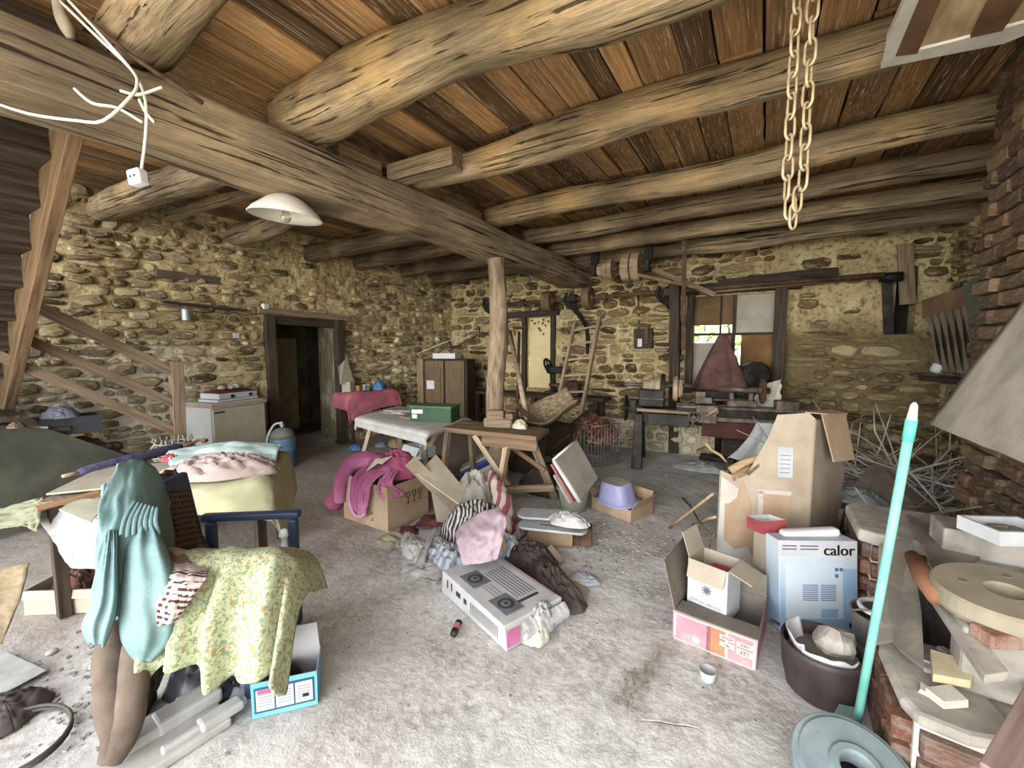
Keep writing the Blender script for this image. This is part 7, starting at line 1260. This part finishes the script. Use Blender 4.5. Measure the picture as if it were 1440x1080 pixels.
decal('white_field', QF(0, gh - .045), gl_ * .99, .085, mw, cq); [text('calor', .085, QF(gl_ * .265 + dx_, gh - .055, .0018), m_blk, cq) for dx_ in (-.0022, 0, .0022)]
for k, (x, w_) in enumerate(((-.16, .08), (-.05, .10))):
    for j in range(2): decal('print_line', QF(x, gh - .03 - j * .018, .0018), w_, .007, m_gi, cq)
decal('appliance_panel', QF(-.02, gh * .47), gl_ * .74, gh * .62, mat('appliance_white', 'c8d8e6', 'd6e2ec', 3., bump=0), cq)
for sx_ in (-.045, .055):
    for k in range(9): decal('grille_slot', QF(sx_ + .0, gh * .36 + k * .0105, .0025), .085, .0042, mat('grille_ink', '4a6a94', '5c7ca4', 4., bump=0), cq)
for x, z in ((.10, .36), (.125, .36), (.10, .325)): MB().lathe([(.011, 0), (.011, .001)], 14).build('knob_print', MATS['grille_ink'], cq, M=QF(x, z, .0025))
decal('blue_band', QF(gl_ * .40, gh * .42, .0012), gl_ * .18, gh * .56, mat('blue_print', '8ab4d8', '9cc2e2', 3., bump=0), cq); decal('display_print', QF(.06, gh * .22, .0025), .09, .05, MATS['blue_print'], cq); decal('corner_mark', QF(-gl_ * .42, .03, .0025), .03, .02, m_blk, cq); decal('corner_mark', QF(gl_ * .42, .05, .0025), .03, .025, m_blk, cq)
for pts, m_, nm, lb_, cat in (([(0, 0), (.17, 0), (.19, .08), (-.02, .08)], mat('crimson_card', '9a2230', 'b83a44', 4.), 'red_tray', 'small red tray with white inside behind the calor carton', 'tray'),):
    Mr = Mq @ Matrix.Translation((-gl_ / 2 + .0, .16, gh - .02)) @ Matrix.Rotation(.25, 4, 'Z'); rtb = carton(nm, lb_, Mr @ Matrix.Translation((.08, .06, 0)), .17, .12, .075, m_, th=.004, min_=m_whitep, cat=cat)
o = MB().box((.05, .10, gh + .01), (gl_ * .75, .07, .05)).build('white_tube', m_whitep, M=Mq @ Matrix.Rotation(-.06, 4, 'Y'), bev=.02); tag(o, 'long flat white packing strip lying behind the top of the calor carton', 'packing')
o = MB().box((0, .24, gh / 2 - .02), (gl_ * .95, .16, gh - .04)).build('brown_carton', m_cardg, M=Mq @ Matrix.Rotation(.10, 4, 'X')); tag(o, 'plain dusty carton standing behind the calor carton', 'box')
# ------------------------------------------------------------------ iron pot, bucket, teal pole, blue wheel
pc0 = V((.29, 2.30, 0)); po = thing('cooking_pot', 'big rusty dark cooking pot holding broken china and a stone', 'pot', pc0); m_pot = mat('brown_black_enamel', '3a302e', '594b48', 4., rough=.5, bump=.05, dust=('6e5f58', 3., .5, .7, .5))
MB().lathe([(.105, 0), (.138, .03), (.158, .12), (.164, .22), (.168, .25), (.16, .25), (.154, .2), (.146, .1), (.1, .03)], 36).build('body', m_pot, po, M=Matrix.Translation(pc0), smooth=True); rod('handle', [pc0 + V((-.17, -.03, .25)), pc0 + V((-.205, -.02, .27)), pc0 + V((-.205, .04, .27)), pc0 + V((-.17, .05, .25))], .008, m_pot, po)
m_china = mat('white_china', 'cfc6cf', 'e0d9df', 4., rough=.25, bump=0)
def shell(a0, a1, r0_, r1_, z0, z1): return lambda u, v: pc0 + V((lerp(r0_, r1_, v) * math.cos(lerp(a0, a1, u)), lerp(r0_, r1_, v) * math.sin(lerp(a0, a1, u)), lerp(z0, z1 + .02 * nz((u * 4, 1, 2)), v)))
o = MB().sheet(shell(2.2, 4.1, .10, .148, .15, .285), 18, 8, .006).build('china_bowl_shard', m_china, smooth=True); tag(o, 'curved plain white china bowl fragment inside the pot', 'china shard'); sh2 = MB().sheet(shell(4.0, 5.6, .12, .148, .12, .265), 18, 8, .006).build('flowered_china_shard', m_china, smooth=True); tag(sh2, 'white china fragment with pink flowers at the front of the pot', 'china shard')
for a_ in (4.75, 4.9): MB().lathe([(.014, 0), (.012, .0015)], 10).build('flower_print', mat('pink_flower_print', 'b06a72', 'c88a8e', 20., bump=0), sh2, M=Matrix.Translation(pc0 + V((.147 * math.cos(a_), .147 * math.sin(a_), .222))) @ Matrix.Rotation(a_ + math.pi / 2, 4, 'Z') @ Matrix.Rotation(math.pi / 2, 4, 'X'))
mb = MB(); mb.lathe([(.3, -.5), (.8, -.3), (1, 0), (.8, .4), (.35, .6)], 14); mb.v = [V((p.x * .085, p.y * .075, p.z * .12)) * (1 + .35 * nz(p * 1.5, 1., 3)) for p in mb.v]; o = mb.build('lichen_stone', m_conc, M=Matrix.Translation(pc0 + V((.05, .04, .24)))); tag(o, 'rough grey stone lump sitting in the cooking pot', 'stone')
o = MB().lathe([(.10, .03), (.14, .2), (.05, .215)], 20).build('pot_rubble', m_in, M=Matrix.Translation(pc0)); tag(o, 'grey rubble filling the lower half of the cooking pot', 'rubble')
bq = V((.545, 2.60, 0)); bb = thing('metal_bucket', 'old metal bucket with wire handle between pot and brick block', 'bucket', bq); m_zinc = mat('dull_zinc', '7d7a74', '9c9890', 5., rough=.5, metal=.4)
MB().lathe([(.085, 0), (.12, .30), (.125, .30), (.125, .31), (.115, .31), (.08, .012)], 26).build('body', m_zinc, bb, M=Matrix.Translation(bq), smooth=False); rod('handle', [bq + V((.12 * math.cos(t_), -.05 - .08 * math.sin(t_), .31 + .07 * math.sin(t_))) for t_ in [math.pi * k / 12 for k in range(13)]], .005, m_zinc, bb, 6)
o = rod('white_ring', [bq + V((.085 * math.cos(k * .3), .085 * math.sin(k * .3), .33)) for k in range(21)], .012, m_whitep); tag(o, 'white plastic ring lying in the metal bucket', 'ring')
bA, bB = PZ(1199, 1050, .01), PD(1282, 590, 1.42); m_teal = mat('turquoise_paint', '5cc9b4', '8adfcc', 5., rough=.4, bump=0, dust=('b9e2d8', 6., .6, .8, .5)); bs = thing('broom_pole', 'turquoise metal broom pole with pale tip leaning upright in the foreground', 'pole', bA)
rod('pole', [bA, bB], .0145, m_teal, bs, 14); rod('sleeve', [lerp(bA, bB, .945), bB], .0165, mat('bright_turquoise', '3fd6bc', '58e2ca', 4., rough=.4, bump=0), bs, 14); dv = (bB - bA).normalized(); MB().tube([bB, bB + dv * .02, bB + dv * .05, bB + dv * .06], [.015, .013, .010, .004], 12).build('tip', m_whitep, bs, smooth=True)
o = poly_plate('green_glass_shard', [PZ(1170, 1008, .03), PZ(1200, 1014, .03), PZ(1205, 995, .1), PZ(1180, 990, .1)], .006, mat('greenish_glass', '7d9a90', '9ab5aa', 5., rough=.2)); tag(o, 'greenish glass shard behind the blue wheel', 'glass shard')
wv = V((.335, 1.755, .0)); m_bw = mat('dusty_blue_paint', '7a8c90', '9fb0b2', 5., rough=.6, bump=.1, dust=('8d8a80', 4., .5, .7, .6)); bwl = thing('belt_wheel', 'dusty pale blue cast wheel with central hole lying at the bottom edge', 'wheel', wv); Mv = Matrix.Translation(wv + Z3 * .135) @ Matrix.Rotation(.36, 4, 'X') @ Matrix.Rotation(.12, 4, 'Y')
MB().lathe([(.05, -.05), (.188, -.05), (.192, -.02), (.188, .0), (.172, .0), (.168, .012), (.085, .02), (.08, .03), (.055, .032), (.05, .02), (.05, -.05)], 44, cap0=False, cap1=False).build('rim', m_bw, bwl, M=Mv, smooth=False, bev=.004); MB().lathe([(.015, .013), (.014, .016)], 12).build('bolt', m_bw, bwl, M=Mv @ Matrix.Translation((-.10, .07, 0))); MB().lathe([(.052, -.045), (.052, -.04)], 20).build('hub_floor', m_iron, bwl, M=Mv)
MB().lathe([(.10, -.11), (.12, -.04)], 20).build('hub_base', m_iron, bwl, M=Mv)
# clear plastic cup on the floor, orange handle, grindstone, tray
o = MB().lathe([(.03, 0), (.035, .005), (.04, .05), (.037, .05), (.03, .01)], 18).build('plastic_cup', mat('clear_plastic', 'b8bcc0', 'd0d4d8', 6., rough=.15), M=Matrix.Translation(PZ(995, 955)), smooth=True); tag(o, 'small clear plastic cup on the floor before the pink carton', 'cup')
gst = PZ(1415, 830, .70); gr_ = thing('grindstone', 'large round buff grindstone with an off-centre hole lying on the forge', 'grindstone', gst); m_gst = mat('buff_sandstone', '9c8f74', 'b8ab90', 4., rough=.9, bump=.3, dust=('857a66', 5., .55, .75, .4)); Mg2 = Matrix.Translation(gst) @ Matrix.Rotation(.06, 4, 'X') @ Matrix.Rotation(-.05, 4, 'Y')
mb = MB(); mb.lathe([(.055, -.09), (.195, -.08), (.205, -.06), (.205, -.01), (.195, .0), (.06, .0), (.055, -.01), (.055, -.09)], 48, cap0=False, cap1=False); mb.v = [V((p.x, p.y, p.z)) * (1 + .012 * nz(p * 8, 1., 2)) for p in mb.v]; mb.build('disc', m_gst, gr_, M=Mg2, smooth=False); MB().lathe([(.054, -.06), (.054, -.055)], 20).build('hole_floor', m_in, gr_, M=Mg2)
for x, y in ((-.11, .02), (.04, .12), (.1, -.1)): MB().lathe([(.014, -.004), (.014, .002)], 12).build('pit', m_in, gr_, M=Mg2 @ Matrix.Translation((x, y, 0)))
for i, (x, y, w_, d_) in enumerate(((gst.x, gst.y - .1, .3, .12), (gst.x + .1, gst.y + .12, .26, .14))):
    o = MB().box((x, y, .475), (w_, d_, .25)).build('stone_block', m_conc, bev=.015); tag(o, ('front' if i == 0 else 'rear') + ' grey stone block under the grindstone', 'stone block')
o = MB().tube([PZ(1283, 782, .66), PZ(1300, 812, .65), PZ(1318, 842, .63)], [.028, .04, .03], 12).build('orange_handle', mat('orange_clay', '7d4a2c', 'a86c44', 4.), smooth=True); tag(o, 'tapered orange clay piece beside the grindstone', 'clay piece')
o = MB().box((0, 0, 0), (.2, .08, .05)).build('brick_fragment', m_redb, M=fr(PZ(1420, 895, .60), .5), bev=.008); tag(o, 'broken red brick lying in front of the grindstone', 'brick')
Mty = fr(PZ(1415, 765, .78) + V((.04, .1, 0)), .5); ty = carton('foam_tray', 'broken white foam tray standing behind the grindstone', Mty, .26, .18, .06, mat('white_foam', 'd0d4d6', 'e4e6e6', 5., rough=.7), th=.014, cat='tray'); heap('tray_dirt', Mty @ V((0, 0, .012)), .09, .06, .03, m_in, 'grey dirt lying in the foam tray', 'dirt', seed=120)
o = MB().box((.95, 2.86, .67), (.34, .2, .13)).build('tray_support', m_conc, bev=.01); tag(o, 'grey stone block supporting the foam tray', 'stone block')
o = plk('wooden_plank', PZ(1402, 1092, .40), PZ(1470, 965, .46), .07, .03, mat('dusty_pink_wood', '8a6a60', 'ad8f84', 3., GR)); tag(o, 'dusty pink wooden plank at the bottom right corner', 'plank')
rr = random.Random(8)
for i in range(14):
    p = V((rr.uniform(.55, 1.15), rr.uniform(1.85, 2.32), .36)); s_ = rr.uniform(.02, .06); mb = MB(); mb.box((0, 0, s_ * .3), (s_ * 1.6, s_, s_ * .5)); mb.v = [q * (1 + .3 * nz(q * 30, 1., i)) for q in mb.v]; o = mb.build('mortar_chunk', m_wm if i % 2 else m_torn, M=fr(p, rr.uniform(0, 3))); tag(o, 'chip of pale mortar rubble on the near forge block', 'rubble', 'mortar chips on the near forge block')
# ------------------------------------------------------------------ crumbs and straw on the floor
rr = random.Random(91); db = MB(); stw = MB()
def crumb(x, y, s_):
    M = fr((x, y, floor_h(x, y) - .008 + s_ * .25), rr.uniform(0, 6)); a = [V((sx_ * rr.uniform(.5, 1) * s_, sy_ * rr.uniform(.4, .8) * s_, sz_ * rr.uniform(.3, .5) * s_)) for sx_, sy_, sz_ in ((-1, -1, -1), (1, -1, -1), (1, 1, -1), (-1, 1, -1), (-1, -1, 1), (1, -1, 1), (1, 1, 1), (-1, 1, 1))]; db.hexa(a, 0, M)
for i in range(520):
    x, y = rr.uniform(-3.2, .4), rr.uniform(1.0, 5.5); crumb(x, y, rr.uniform(.003, .010))
for i in range(200):
    c_ = PZ(rr.gauss(890, 45), rr.gauss(768, 22)); crumb(c_.x, c_.y, rr.uniform(.004, .016))
for i in range(160):
    c_ = PZ(rr.gauss(110, 70), rr.gauss(990, 50)); crumb(c_.x, c_.y, rr.uniform(.004, .014))
o = db.build('floor_crumbs', mat('plaster_crumb', '9a9288', 'c4beb4', 9., rand=.25)); tag(o, 'scattered plaster crumbs and grit on the concrete floor', 'debris'); o['kind'] = 'stuff'
for i in range(150):
    t_ = rr.random(); c_ = PZ(lerp(878, 935, t_) + rr.gauss(0, 9), lerp(995, 905, t_) + rr.gauss(0, 10)); a = rr.uniform(0, 6.28); l_ = rr.uniform(.02, .07); z0 = floor_h(c_.x, c_.y) + rr.uniform(0, .012); stw.tube([V((c_.x, c_.y, z0)), V((c_.x + l_ * math.cos(a), c_.y + l_ * math.sin(a), z0 + rr.uniform(0, .012)))], .0014, 4)
o = stw.build('straw_wisps', mat('dry_straw', '7d6e58', 'a08f74', 9., rand=.2)); tag(o, 'wisps of dry straw along a floor crack in the foreground', 'straw'); o['kind'] = 'stuff'
